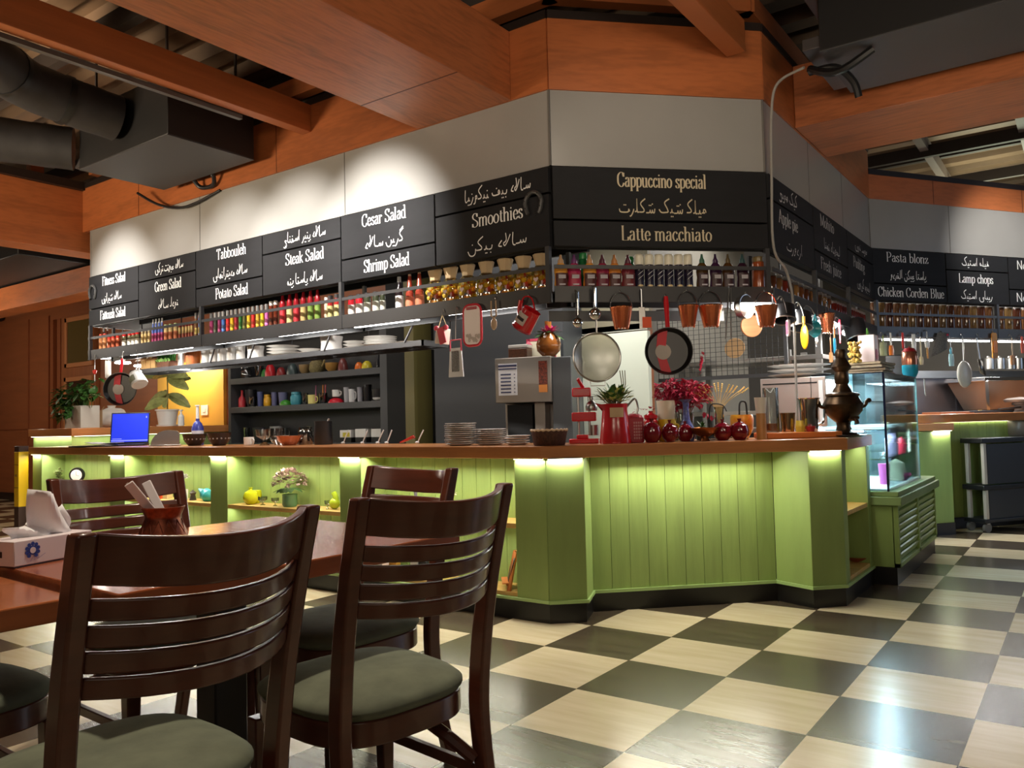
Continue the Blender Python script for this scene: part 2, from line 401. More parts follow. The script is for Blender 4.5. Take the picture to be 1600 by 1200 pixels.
# end return of the left canopy
b = B(); b.box(-6.13, -6.11, -.555, .2, 2.235, 3.2); b.build('canopy_end', panel_m, can, sm=0)

# ------------------------------------------------------------------ beams
def beam(x0, x1, y0, y1, z0, z1, lab, m=None):
    b = B(); b.box(x0, x1, y0, y1, z0, z1); return S(b.build('beam_timber', m or orange_h, bv=.004), lab, 'beam')
beam(-1.72, -.935, -7, -.57, 3.2, 3.64, 'broad orange timber beam running out from the long bar canopy')
b = B(); b.box(-1.72, -.935, -1.098, -1.09, 3.1985, 3.2); S(b.build('beam_joint', M('veneer joint', (96, 48, 24)), sm=0), 'thin joint line across the underside of the broad beam', 'joint')
beam(-2.9, -2.8, -7, -.57, 3.43, 3.64, 'narrow orange timber beam beside the black air duct', orange)
beam(.17, .29, -6, .22, 3.44, 3.64, 'narrow orange timber beam meeting the corner canopy', orange)
beam(-6.55, -6.25, -7, 2, 3.0, 3.62, 'deep orange timber beam at the left end of the canopy', orange_d)
beam(-12, -6.6, -.2, .1, 2.72, 3.0, 'low dark orange beam in the far left of the dining room', orange_d)
beam(.325, 7, 1.09, 1.9, 3.2, 3.64, 'broad orange timber beam running right from the bar canopy', M('orange veneer cross', (188, 110, 66), .4, kind='wood', s=(.7, 5, 5), amt=.2))
b = B(); b.box(-6.62, -6.2, -6.9, -.5, 3.62, 3.7); b.build('dark_top_rail', M('dark rail', (34, 24, 20)), can, sm=0)
b = B()
for y in (-1.75, -.95): b.box(-6.46, -6.36, y-.06, y+.06, 3.7, 4.2)
b.build('timber_hanger', orange, can, sm=0)

# ------------------------------------------------------------------ air handling
def ac(name, lab, x0, x1, y0, y1, z0, z1):
    t = T(name, lab, 'air conditioner', ((x0+x1)/2, (y0+y1)/2, z0)); w, d = (x1-x0)/2, (y1-y0)/2
    b = B(); b.box(-w, w, -d, d, .0, z1-z0); b.build('casing', M('black casing', (20, 19, 20), .5), t, bv=.006)
    b = B(); b.box(-w+.0, w, -d, d, -.006, 0); b.build('bottom_plate', ac_m, t, sm=0)
    b = B(); b.box(-w-.1, -w, -d*.96, d*.96, .03, .1); b.box(-w-.1, -w, -d*.96, d*.96, z1-z0-.08, z1-z0-.02); b.build('flange', M('grey flange', (90, 86, 86), .4, .6), t, bv=.004)
    b = B(); b.tube(spline([(w*.1-.3, d+.0, .06), (w*.1-.28, d+.08, -.04), (w*.1-.1, d+.09, -.05), (w*.1-.02, d+.02, .05)], 6), .018); b.build('drain_hose', black_p, t)
    for sx in (-.8, .8):
        for sy in (-.8, .8): b = B(); b.box(w*sx-.008, w*sx+.008, d*sy-.008, d*sy+.008, z1-z0, 4.2-z0); b.build('hanger_rod', js, t)
    return t
acl = ac('air_conditioner', 'black ceiling air conditioning unit hanging by the long bar canopy', -4.59, -3.33, -1.42, -.69, 3.3, 3.75)
acr = ac('air_conditioner', 'dark grey ceiling air conditioning unit hanging by the right beam', .735, 3.6, .18, .93, 3.3, 3.75)
def duct(lab, pts, r, bands):
    t = T('air_duct', lab, 'duct', pts[0]); o = Vector(pts[0]); P = spline([Vector(p)-o for p in pts], 8)
    b = B(); rr = [r*(1+.012*sin(k*1.9)) for k in range(len(P))]; b.tube(P, rr, 20); b.build('duct_sleeve', duct_m, t)
    for q in bands:
        k = int(q*(len(P)-1)); dv = (P[min(k+1, len(P)-1)]-P[max(k-1, 0)]).normalized()
        b = B(); b.tube([P[k]-dv*.02, P[k]+dv*.02], r*1.05, 20); b.build('duct_strap', black_p, t)
    return t
duct('dark wrapped flexible duct above, leading to the black air unit', [(-3.6, -3.0, 3.62), (-3.75, -2.5, 3.66), (-4.0, -2.05, 3.62), (-3.95, -1.46, 3.55)], .17, (.35, .55, .8))
duct('lower dark wrapped flexible duct entering the end of the black air unit', [(-5.4, -3.4, 3.5), (-5.2, -2.6, 3.55), (-5.0, -1.9, 3.52), (-4.72, -1.4, 3.5)], .17, (.4, .7))
duct('dark flexible duct over the right air unit', [(.34, .12, 3.93), (.9, .3, 3.94), (1.5, .45, 3.94), (2.3, .5, 3.93)], .15, (.3, .6))
duct('black flexible duct crossing near the ceiling above the corner canopy', [(-.2, -.9, 4.0), (.6, -.9, 4.02), (1.6, -.7, 4.0), (2.6, -.4, 4.0)], .18, (.3, .6))
b = B(); b.box(-9.2, -6.9, -.9, .6, 3.02, 3.5); tag(b.build('air_conditioner', M('black casing', (20, 19, 20)), bv=.01), 'black air conditioning unit beyond the deep left beam', 'air conditioner')
b = B(); b.tube(spline([(-5.0, -.7, 3.34), (-4.75, -.63, 3.2), (-4.4, -.6, 3.13), (-3.95, -.565, 3.2)], 8), .012); tag(b.build('cable', black_p), 'black cable sagging under the black air unit', 'cable')
b = B(); b.tube(spline([(.6, .35, 3.3), (.42, .41, 3.27), (.37, .425, 3.1), (.355, .425, 2.7), (.35, .425, 2.25), (.37, .6, 2.12), (.36, .75, 1.95), (.352, .78, 1.6), (.35, .78, 1.1)], 8), .0085)
tag(b.build('cable', M('pale cable', (150, 146, 140), .5)), 'pale grey cable hanging down past the menu boards to the counter', 'cable')
b = B(); b.tube(spline([(.62, .4, 3.28), (.78, .35, 3.25), (.86, .42, 3.17), (.88, .46, 3.08)], 6), .022); b.tube(spline([(.62, .4, 3.3), (.8, .3, 3.2), (1.0, .3, 3.28)], 6), .024)
tag(b.build('air_hose', black_p), 'bent black hoses below the right air unit', 'hose')

# track light rail on narrow beam
b = B(); b.box(-2.95, -2.91, -6, -1.1, 3.4, 3.43); tag(b.build('light_track', M('track grey', (80, 76, 74), .4)), 'thin grey lighting track along the narrow left beam', 'light track')
# ------------------------------------------------------------------ lettering (own serif strokes and own handwriting strokes)
GL = {}
def G(s):
    for line in s.strip().splitlines():
        ch, w, rest = line.split(' ', 2); st = []
        for part in rest.split('/'):
            t = part.split(); k = t[0]; n = [float(q) for q in t[1:]]
            st.append((k, list(zip(n[::2], n[1::2]))))
        GL[ch] = (float(w), st)
G('''A .8 l .4 1 .1 0/l .4 1 .7 0/l .22 .36 .58 .36/s .1 0/s .7 0
B .68 l .14 0 .14 1/c .14 1 .42 1 .52 .78 .4 .55 .14 .53/c .14 .53 .45 .53 .6 .28 .45 .02 .14 0/s .08 0/s .08 1
C .7 c .6 .76 .52 .97 .34 1 .13 .8 .09 .5 .13 .2 .34 0 .52 .05 .63 .26/l .61 .7 .61 .98
F .6 l .14 0 .14 1/l .14 1 .54 1/l .54 1 .54 .8/l .14 .52 .42 .52/s .14 0/s .1 1
G .74 c .6 .76 .52 .97 .34 1 .13 .8 .09 .5 .13 .2 .34 0 .52 .04 .6 .12/l .6 .4 .6 .05/s .6 .42
L .6 l .14 0 .14 1/l .14 0 .54 0/l .54 0 .56 .24/s .14 1
M .9 l .14 0 .14 1/l .14 1 .45 .1/l .45 .1 .76 1/l .76 1 .76 0/s .14 0/s .76 0/s .1 1/s .8 1
N .76 l .12 0 .12 1/l .12 1 .62 0/l .62 0 .62 1/s .12 0/s .62 1
P .64 l .14 0 .14 1/c .14 1 .42 1 .56 .74 .42 .48 .14 .46/s .14 0/s .1 1
S .6 c .48 .76 .42 .96 .26 1 .1 .84 .14 .64 .32 .5 .5 .34 .5 .12 .32 0 .14 .05 .08 .26/l .49 .74 .49 .98/l .08 .02 .08 .26
T .66 l .33 0 .33 1/l .06 1 .6 1/l .06 1 .06 .8/l .6 1 .6 .8/s .33 0
W .9 l .1 1 .28 0/l .28 0 .46 .9/l .46 .9 .64 0/l .64 0 .82 1/s .1 1/s .46 .95/s .82 1
a .5 c .12 .52 .2 .65 .34 .62 .38 .45 .38 .0/c .38 .4 .18 .36 .08 .2 .14 .02 .26 .02 .38 .16/l .38 .04 .46 .01
b .54 l .12 0 .12 1/c .12 .5 .28 .66 .45 .54 .47 .32 .43 .1 .27 -.01 .12 .12/s .08 1
c .46 c .4 .5 .32 .64 .2 .62 .09 .42 .11 .15 .24 0 .36 .06 .42 .18
d .54 l .42 .02 .42 1/c .42 .5 .27 .66 .1 .54 .08 .32 .12 .1 .27 -.01 .42 .12/s .36 1/s .46 0
e .46 c .1 .36 .4 .36 .36 .58 .24 .66 .1 .5 .08 .3 .14 .06 .28 0 .42 .16
f .36 c .38 .92 .3 1 .2 .9 .18 .6 .18 0/l .06 .62 .34 .62/s .18 0
g .52 k .25 .65 .38 .52 .38 .36 .25 .24 .12 .36 .12 .52/c .3 .26 .16 .16 .3 .08 .44 -.04 .36 -.24 .16 -.26 .06 -.14 .2 0/s .44 .62
h .56 l .12 0 .12 1/c .12 .48 .28 .65 .42 .55 .43 .3 .43 0/s .12 0/s .43 0/s .08 1
i .28 l .14 0 .14 .64/d .14 .86/s .14 0/s .1 .64
j .28 c .16 .64 .16 .1 .12 -.2 .0 -.24/d .15 .86/s .12 .64
k .54 l .12 0 .12 1/l .12 .28 .42 .62/l .22 .38 .46 0/s .12 0/s .46 0/s .08 1/s .42 .63
l .28 l .14 0 .14 1/s .14 0/s .1 1
m .84 l .12 0 .12 .64/c .12 .48 .26 .65 .4 .55 .41 .3 .41 0/c .41 .48 .56 .65 .69 .55 .7 .3 .7 0/s .12 0/s .41 0/s .7 0/s .08 .64
n .56 l .12 0 .12 .64/c .12 .48 .28 .65 .42 .55 .43 .3 .43 0/s .12 0/s .43 0/s .08 .64
o .5 k .25 .65 .42 .5 .44 .32 .4 .12 .25 0 .1 .12 .06 .32 .1 .5
p .54 l .12 -.28 .12 .64/c .12 .5 .28 .66 .45 .54 .47 .32 .43 .1 .27 -.01 .12 .12/s .12 -.28/s .08 .64
r .4 l .12 0 .12 .64/c .12 .44 .24 .62 .36 .62/d .36 .56/s .12 0/s .08 .64
s .4 c .33 .5 .27 .64 .16 .64 .08 .5 .18 .36 .32 .24 .32 .06 .2 0 .08 .06 .06 .18
t .34 c .17 .82 .17 .2 .22 .02 .33 .06/l .05 .62 .32 .62
u .56 c .12 .62 .12 .2 .2 .0 .34 .02 .43 .16/l .43 .64 .43 0/s .1 .64/s .4 .64/s .48 0
y .5 l .1 .62 .26 .04/c .4 .62 .26 .04 .16 -.24 .04 -.22/s .1 .63/s .4 .63
z .44 l .07 .62 .38 .62/l .38 .62 .06 .02/l .06 .02 .38 .02/l .38 .02 .4 .18/l .07 .62 .07 .46''')
def ribbon(b, pts, fw, v):
    """flat pen stroke lying on the board at depth v; fw(direction) is its half width"""
    n = len(pts)
    L = []
    for k, p in enumerate(pts):
        t = (Vector(pts[min(k+1, n-1)])-Vector(pts[max(k-1, 0)])); t.normalize()
        w = fw(t); nx = Vector((-t.y, t.x))
        L.append((b.pt((p[0]+nx.x*w, v, p[1]+nx.y*w)), b.pt((p[0]-nx.x*w, v, p[1]-nx.y*w))))
    for a, c in zip(L, L[1:]): b.face((a[1], c[1], c[0], a[0]))
def blob(b, x, y, r, v, n=8):
    b.face([b.pt((x+cos(2*pi*k/n)*r, v, y+sin(2*pi*k/n)*r)) for k in range(n)])
def serif_text(b, txt, x, z, H, Wd, v, centre=True, bold=1.0):
    """write txt in a frame's u,z plane; H cap height, Wd the width of the whole line"""
    w = sum(GL[c][0] if c != ' ' else .32 for c in txt); sx = Wd/w; cx = x-(Wd/2 if centre else 0)
    j = 0
    for c in txt:
        if c == ' ': cx += .32*sx; continue
        gw, st = GL[c]
        for k, pts in st:
            j += 1; vv = v - .00012*(j % 7)
            P = [(cx+p[0]*sx, z+p[1]*H) for p in pts]
            fw = lambda t: (.018*H+(.062*H*bold-.018*H)*abs(t.y)**1.5)*.8
            if k == 'd': blob(b, P[0][0], P[0][1], .075*H*.8, vv)
            elif k == 's': b.poly([(P[0][0]-.13*H*.62, vv-.0001, P[0][1]-.02*H), (P[0][0]+.13*H*.62, vv-.0001, P[0][1]-.02*H), (P[0][0]+.13*H*.62, vv-.0001, P[0][1]+.022*H), (P[0][0]-.13*H*.62, vv-.0001, P[0][1]+.022*H)])
            elif k == 'l': ribbon(b, [P[0], tuple((Vector(P[0])+Vector(P[1]))/2), P[1]], fw, vv)
            elif k == 'c': ribbon(b, [(q.x, q.y) for q in spline([(p[0], p[1], 0) for p in P], 5)], fw, vv)
            elif k == 'k':
                q = spline([(p[0], p[1], 0) for p in P], 5, True); q.append(q[0]); ribbon(b, [(a.x, a.y) for a in q], fw, vv)
        cx += gw*sx
# joined handwriting, drawn right to left: form -> (advance, strokes); x runs leftwards
AF = {
 'A': (.3, [[(.1, .95), (.16, .4), (.14, 0)]]), 'a': (.3, [[(0, 0), (.14, .02), (.2, .3), (.16, .95)]]),
 'l': (.36, [[(.06, .95), (.1, .3), (.14, .02), (.36, 0)]]), 'L': (.34, [[(0, 0), (.14, .02), (.16, .95), (.18, .1), (.34, 0)]]),
 'X': (.55, [[(.02, .8), (.22, .3), (.42, .02), (.5, .22), (.36, .32), (.3, .5), (.34, .95)]]),
 's': (.7, [[(0, .3), (.05, .02), (.16, .03), (.2, .2), (.24, .02), (.34, .02), (.38, .2), (.44, .02), (.7, 0)]]),
 'b': (.3, [[(0, .0), (.1, .03), (.14, .26), (.18, .03), (.3, 0)]]), 'B': (.28, [[(.02, .3), (.08, .04), (.28, 0)]]),
 'd': (.38, [[(.04, .42), (.2, .2), (.26, .04), (.04, -.03)]]), 'D': (.36, [[(0, 0), (.14, .1), (.12, .4), (.22, .1), (.34, .0)]]),
 'r': (.36, [[(.04, .26), (.12, .02), (.26, -.22), (.38, -.28)]]), 'R': (.36, [[(0, 0), (.1, .02), (.12, .22), (.18, -.06), (.3, -.26), (.4, -.28)]]),
 'w': (.4, [[(.2, .1), (.08, .16), (.1, .34), (.22, .3), (.22, .05), (.3, -.2), (.44, -.24)]]),
 'k': (.5, [[(.02, .98), (.4, .62), (.14, .2), (.2, .02), (.5, 0)]]), 'K': (.85, [[(0, .98), (.38, .7), (.2, .3), (.12, .04), (.3, -.02), (.66, -.02), (.84, .2)]]),
 'm': (.34, [[(0, .02), (.06, .22), (.18, .24), (.2, .06), (.1, .0), (.34, 0)]]),
 'n': (.62, [[(0, .05), (.06, .2), (.08, -.12), (.24, -.3), (.48, -.24), (.62, .08)]]), 
 'y': (.8, [[(0, .05), (.1, .22), (.22, .12), (.08, -.1), (.22, -.28), (.6, -.26), (.78, .06), (.7, .2)]]),
 't': (.8, [[(0, .02), (.06, .2), (.12, .0), (.5, -.03), (.74, .02), (.8, .22)]]),
 'h': (.34, [[(0, .02), (.12, .06), (.24, .3), (.32, .1), (.18, .0), (.1, .14)]]), 'H': (.4, [[(0, .02), (.1, .3), (.24, .2), (.12, .02), (.2, -.1), (.26, .1), (.4, 0)]]),
 'f': (.4, [[(.06, .1), (.2, .3), (.24, .12), (.1, .06), (.0, .02), (.4, 0)]]), 'F': (.95, [[(.08, .1), (.2, .32), (.26, .12), (.1, .04), (.4, -.02), (.8, 0), (.92, .22)]]),
 'j': (.5, [[(.1, .3), (.4, .22), (.1, .04), (.5, 0)]]), 'J': (.55, [[(0, .2), (.34, .24), (.1, -.05), (.1, -.32), (.36, -.4), (.54, -.3)]]),
}
def persian(b, code, x, z, H, Wd, v):
    """code: space separated forms, '-' is a word gap; ^n dots above, _n dots below"""
    toks = code.split(); w = sum(.3 if t == '-' else AF[t[0]][0]+.03 for t in toks); sx = Wd/w; cx = x+Wd/2; j = 0
    fw = lambda t: .045*H*(.75+.35*abs(t.x))
    for t in toks:
        if t == '-': cx -= .3*sx; continue
        adv, st = AF[t[0]]
        for pts in st:
            j += 1
            P = [(cx-p[0]*sx, z+(p[1]+.04*sin(j*2.1))*H, 0) for p in pts]
            ribbon(b, [(q.x, q.y) for q in spline(P, 4)][::-1], fw, v-.00012*(j % 5))
        for mk, zz in (('^', .5 if t[0] not in 'kKlLg' else 1.0), ('_', -.28 if t[0] not in 'yn' else -.42)):
            if mk in t:
                n = t[t.index(mk)+1]
                if n == 'g': ribbon(b, [(cx-.38*sx, z+.86*H), (cx-.2*sx, z+1.0*H), (cx-.02*sx, z+1.16*H)], fw, v-.0007)
                else:
                    mid = cx-adv*sx*.45
                    for q in range(int(n)): blob(b, mid+(q-(int(n)-1)/2)*.13*H*.9, z+(zz+(.1 if q == 2 else 0))*H, .055*H, v-.0007, 6)
        cx -= (adv+.03)*sx
chalk = M('chalk white lettering', (238, 238, 236), .6)
cream = M('cream lettering', (204, 190, 160), .6)
grey_l = M('grey lettering', (214, 210, 204), .6)
ZB, RH = 2.235, .165
SALAD = 's a X d'
def board(F, u0, u1, r0, r1, lines, desc, m=chalk, rows=None):
    """a menu plank over rows r0..r1 (row 0 at the foot) with its lettering"""
    g = .006
    t = T('menu_board', desc, 'menu board', F.P((u0+u1)/2, 0, ZB+r0*RH), F.rz, 'menu boards along the canopy')
    w = (u1-u0)/2-g
    b = B(); b.box(-w, w, -.022, .028, g, (r1-r0)*RH-g); pk = b.build('plank', board_m, t, bv=.002, sm=0)
    for k, kind, txt, off, wd in lines:
        b = B(); z = (k-r0)*RH
        if kind == 'e': serif_text(b, txt, off, z+.045, .088, wd, -.0235, bold=1.28)
        else: persian(b, txt, off, z+.055, .085, wd, -.0235)
        b.build('lettering', m, pk, sm=0)
    return t
cw = FL.len/6
FAT = [
 (0, [(1, 3, [(2, 'e', 'Fitness Salad', .02, .42), (1, 'p', SALAD+' - s^3 b_2 r A r^1 y', -.02, .36)], 'Fitness Salad'), (0, 1, [(0, 'e', 'Fattoush Salad', .0, .46)], 'Fattoush Salad')]),
 (1, [(2, 3, [(2, 'p', SALAD+' - j b_1 w b^2 t^2 - b^2 r k y', .05, .44)], 'a Persian line above Green Salad'), (0, 2, [(1, 'e', 'Green Salad', .03, .42), (0, 'p', 'b^1 w d l - '+SALAD, .03, .32)], 'Green Salad')]),
 (2, [(1, 3, [(2, 'e', 'Tabbouleh', .05, .4), (1, 'p', SALAD+' - m d b_2 b^2 r A b^1 H A y', .03, .46)], 'Tabbouleh'), (0, 1, [(0, 'e', 'Potato Salad', .05, .44)], 'Potato Salad')]),
 (3, [(2, 3, [(2, 'p', SALAD+' - B_3 b^1 b_2 r - A s f^1 b^1 a J_1', .05, .48)], 'a Persian line above Steak Salad'), (0, 2, [(1, 'e', 'Steak Salad', .05, .44), (0, 'p', SALAD+' - B_3 a s b^2 a - B_3 b^1 h', .05, .4)], 'Steak Salad')]),
 (4, [(1, 3, [(2, 'e', 'Cesar Salad', -.02, .43), (1, 'p', 'k^g r b_2 n^1 - '+SALAD, -.02, .38)], 'Cesar Salad'), (0, 1, [(0, 'e', 'Shrimp Salad', .0, .44)], 'Shrimp Salad')]),
 (5, [(2, 3, [(2, 'p', SALAD+' - B_1 b_2 F^1 - b^1 b_2 k w r^1 b_2 a', .06, .52)], 'a Persian line above Smoothies'), (0, 2, [(1, 'e', 'Smoothies', .06, .4), (0, 'p', SALAD+' - B_1 b_2 k n^1', .05, .46)], 'Smoothies')]),
]
for c, planks in FAT:
    for r0, r1, lines, nm in planks:
        board(FL, c*cw, (c+1)*cw, r0, r1, lines, f'black menu board lettered {nm} on the long bar canopy')
board(FD, 0, FD.len, 1, 3, [(2, 'e', 'Cappuccino special', -.0, .575), (1, 'p', 'm b_2 L k - s^3 b_2 K - s^3 k L r t^2', .0, .56)], 'wide black menu board lettered Cappuccino special on the corner canopy', cream)
board(FD, 0, FD.len, 0, 1, [(0, 'e', 'Latte macchiato', .02, .585)], 'wide black menu board lettered Latte macchiato below Cappuccino special', cream)
rw = FR.len/3
board(FR, 0, rw, 2, 3, [(2, 'p', 'k b_2 K - H w b_2 J_1', -.1, .4)], 'black menu board with a Persian line above Apple pie', grey_l)
board(FR, 0, rw, 0, 2, [(1, 'e', 'Apple pie', -.12, .42), (0, 'p', 'A r d w r t^2', .0, .36)], 'black menu board lettered Apple pie on the right face of the canopy', grey_l)
board(FR, rw, 2*rw, 1, 3, [(2, 'e', 'Mohito', -.12, .4), (1, 'p', 'l b_2 m w b^1 a d - b^1 H b^1 a', .0, .48)], 'black menu board lettered Mohito on the right face of the canopy', grey_l)
board(FR, rw, 2*rw, 0, 1, [(0, 'e', 'Fresh juice', -.05, .6)], 'black menu board lettered Fresh juice below Mohito', grey_l)
board(FR, 2*rw, 3*rw, 2, 3, [(2, 'p', 'm w s - b^1 w y', .0, .45)], 'black menu board with a Persian line above Pudding', grey_l)
board(FR, 2*rw, 3*rw, 0, 2, [(1, 'e', 'Pudding', -.1, .42), (0, 'p', 'A b_1 m b_2 w H - k y w y', .05, .5)], 'black menu board lettered Pudding at the inner end of the right face', grey_l)
gw_ = .905
board(FG, 0, gw_, 1, 3, [(2, 'e', 'Pasta blonz', -.03, .52), (1, 'p', 'B_3 a s b^2 a - j_3 b_2 k n^1 - A l f^1 r d w', -.03, .44)], 'black menu board lettered Pasta blonz on the far right canopy', chalk)
board(FG, 0, gw_, 0, 1, [(0, 'e', 'Chicken Corden Blue', -.0, .82)], 'black menu board lettered Chicken Corden Blue below Pasta blonz', chalk)
board(FG, gw_, 1.74, 2, 3, [(2, 'p', 'f^1 b_2 L h - A s b^2 b_2 K', -.03, .36)], 'black menu board with a Persian line above Lamp chops', chalk)
board(FG, gw_, 1.74, 0, 2, [(1, 'e', 'Lamp chops', -.03, .46), (0, 'p', 'r b_2 b_1 a y - A s b^2 b_2 K', -.03, .42)], 'black menu board lettered Lamp chops on the far right canopy', chalk)
board(FG, 1.74, 2.64, 1, 3, [(2, 'e', 'Nodels W', -.1, .46), (1, 'p', 'b^1 w d l - s F^1', .1, .4)], 'black menu board lettered Nodels at the right edge, upper plank', chalk)
board(FG, 1.74, 2.64, 0, 1, [(0, 'e', 'Nodels', -.18, .36)], 'black menu board lettered Nodels at the right edge, lowest plank', chalk)
# horseshoes
def horseshoe(F, u, z, lab):
    t = T('horseshoe', lab, 'horseshoe', F.P(u, -.024, z), F.rz, 'horseshoes on the menu boards')
    pts = [(.062*cos(a)*(1 if a > 0 and a < pi else .9), -.008, .075*sin(a)+.02) for a in [radians(-50+280*k/24) for k in range(25)]]
    b = B(); b.tube(pts, .013, 8, flat=1); b.build('shoe', M('worn iron', (92, 92, 92), .45, .7), t)
    b = B()
    for k in (3, 6, 9, 15, 18, 21): b.sph((pts[k][0], -.02, pts[k][2]), .004, 6)
    b.build('nail_holes', void, t); return t
u, z = FL.hit(838, 326); horseshoe(FL, u, z, 'iron horseshoe hung beside the word Smoothies')
u, z = FL.hit(148, 462); horseshoe(FL, u+.02, z, 'iron horseshoe at the left end of the boards by Fitness Salad')
# ------------------------------------------------------------------ bar counter
def planks(b, F, u0, u1, v, z0, z1, w=.117, t=.02):
    b.m = F.m; n = max(1, round((u1-u0)/w)); w = (u1-u0)/n
    for k in range(n): b.box(u0+k*w+.0016, u0+(k+1)*w-.0016, v-.004, v+t, z0, z1)
    b.box(u0, u1, v+.004, v+t+.004, z0, z1)
def strip(name_lab, F, u0, u1, v, z, w=.02, h=.008, m=None, e=0, col=None, tilt=0, ch=1):
    """a led strip: glowing bar with its own light"""
    t = T('led_strip', name_lab, 'led strip', F.P((u0+u1)/2, v, z), F.rz, 'led strips of the bar'); L = (u1-u0)/2
    b = B(); b.box(-L, L, -w/2, w/2, -h, 0); b.build('diffuser', m or led_w, t, sm=0)
    if ch: b = B(); b.box(-L, L, -w/2-.004, w/2+.004, 0, .006); b.build('channel', M('strip channel', (150, 150, 150), .4), t, sm=0)
    if e:
        p = F.P((u0+u1)/2, v, z-h-.004); q = p + F.y*tilt + Vector((0, 0, -1))
        o = lamp('AREA', p, e, col or (1, 1, 1), q, 2*L, max(w, .02)); o.rotation_euler = (Matrix.Rotation(F.rz, 3, 'Z') @ Matrix.Rotation(-math.atan(tilt) if tilt else 0, 3, 'X')).to_euler()
    return t
LG = (1, .97, .82)
cab = T('bar_cabinet', 'long green bar cabinet with open shelf bays between flat pillars', 'bar counter', CL.P(0, 0, 0), 0)
piers = [(0, .2), (1.57, 1.83), (3.17, 3.40), (4.735, 4.955), (6.285, 6.513)]
for u0, u1 in piers:
    b = B(); b.box(u0, u1, 0, .24, .13, .965); b.build('pillar', green, cab, bv=.003)
bays = [(a[1], c[0]) for a, c in zip(piers, piers[1:])]
for u0, u1 in bays:
    b = B(); planks(b, Frame((0, 0), (1, 0)), u0, u1, .24, .13, .965); b.build('beadboard', green_b, cab, sm=0)
    b = B(); b.box(u0, u1, .004, .24, .545, .575); b.build('shelf', pine, cab, bv=.002)
    b = B(); b.box(u0, u1, .004, .24, .135, .16); b.build('bottom_shelf', pine, cab, bv=.002)
b = B(); b.box(.01, 6.513, .006, .3, 0, .115); b.build('plinth', kick_m, cab, sm=0)
b = B(); b.box(-.005, 6.52, -.01, .24, .115, .134); b.build('trim', green_t, cab, bv=.004)
b = B(); b.box(0, 6.3, .27, .58, 0, .965); b.build('carcass', void, cab, sm=0)
for k, (u0, u1) in enumerate(bays):
    strip(f'led strip under the worktop in the {ORD[k]} bay from the far end', CL, u0+.03, u1-.03, .05, .9695, .02, .002, led_g, 6.5*(u1-u0), LG, tilt=.35, ch=0)
    strip(f'led strip under the middle shelf in the {ORD[k]} bay from the far end', CL, u0+.03, u1-.03, .05, .5445, .02, .002, led_g, 3*(u1-u0), LG, tilt=.35, ch=0)
for k, (u0, u1) in enumerate(piers):
    strip(f'led strip above the {ORD[k]} green pillar from the far end', CL, u0+.01, u1-.01, -.014, .968, .012, .004, led_g, 1.0, LG)

cor = T('bar_cabinet', 'corner bar cabinet faced with green beadboard between two pillars', 'bar counter', (0, 0, 0))
p1, p2, p3, p4, p5, p6 = (-.724, -.6), (-.555, -.447), (-.652, -.206), (.22, .636), (.476, .537), (.634, .70)
b = B(); b.prism([p1, p2, p3, (-.724, -.3)], .13, .965); b.build('pillar', green, cor, bv=.003)
b = B(); b.prism([p4, p5, p6, (.634, .8), (.39, .8), (.25, .9)], .13, .965); b.build('pillar', green, cor, bv=.003)
FB = Frame(p3, p4)
b = B(); planks(b, FB, 0, FB.len, .006, .13, .965); b.build('beadboard', green_b, cor, sm=0)
def run(pts, z0, z1, inn, out):
    """a strip following a plan line, from `out` in front of it to `inn` behind"""
    P = [Vector(p) for p in pts]; L = []
    for d in (out, -inn):
        row = []
        for k in range(len(P)):
            n = []
            if k: e = (P[k]-P[k-1]).normalized(); n.append(Vector((e.y, -e.x)))
            if k < len(P)-1: e = (P[k+1]-P[k]).normalized(); n.append(Vector((e.y, -e.x)))
            m = sum(n, Vector((0, 0)))/len(n); m = m/ (m.length**2) if m.length > .3 else m
            row.append(P[k]+m*d)
        L.append(row)
    b = B()
    for k in range(len(P)-1):
        b.prism([tuple(L[0][k]), tuple(L[0][k+1]), tuple(L[1][k+1]), tuple(L[1][k])], z0, z1)
    return b
path = [p1, p2, p3, p4, p5, p6, (.634, 1.467)]
run(path, 0, .115, .03, -.006).build('plinth', kick_m, cor, sm=0)
run(path, .115, .134, .03, .012).build('trim', green_t, cor, sm=0)
b = B(); b.prism([(-.60, -.12), (.2, .68), (.25, .92), (.38, 1.45), (-.1, 1.45), (-.1, .9), (-.95, .05), (-.72, -.25)], .0, .96); b.build('carcass', void, cor, sm=0)
b = B(); b.box(.39, .634, 1.38, 1.467, .13, .965); b.build('end_pillar', green, cor, bv=.003)
b = B(); b.box(.39, .41, .8, 1.38, .13, .965); b.build('side_back', green_b, cor, sm=0)
b = B(); b.box(.41, .628, .8, 1.38, .545, .575); b.build('shelf', pine, cor, bv=.002)
b = B(); b.box(.41, .628, .8, 1.38, .135, .16); b.build('bottom_shelf', pine, cor, bv=.002)
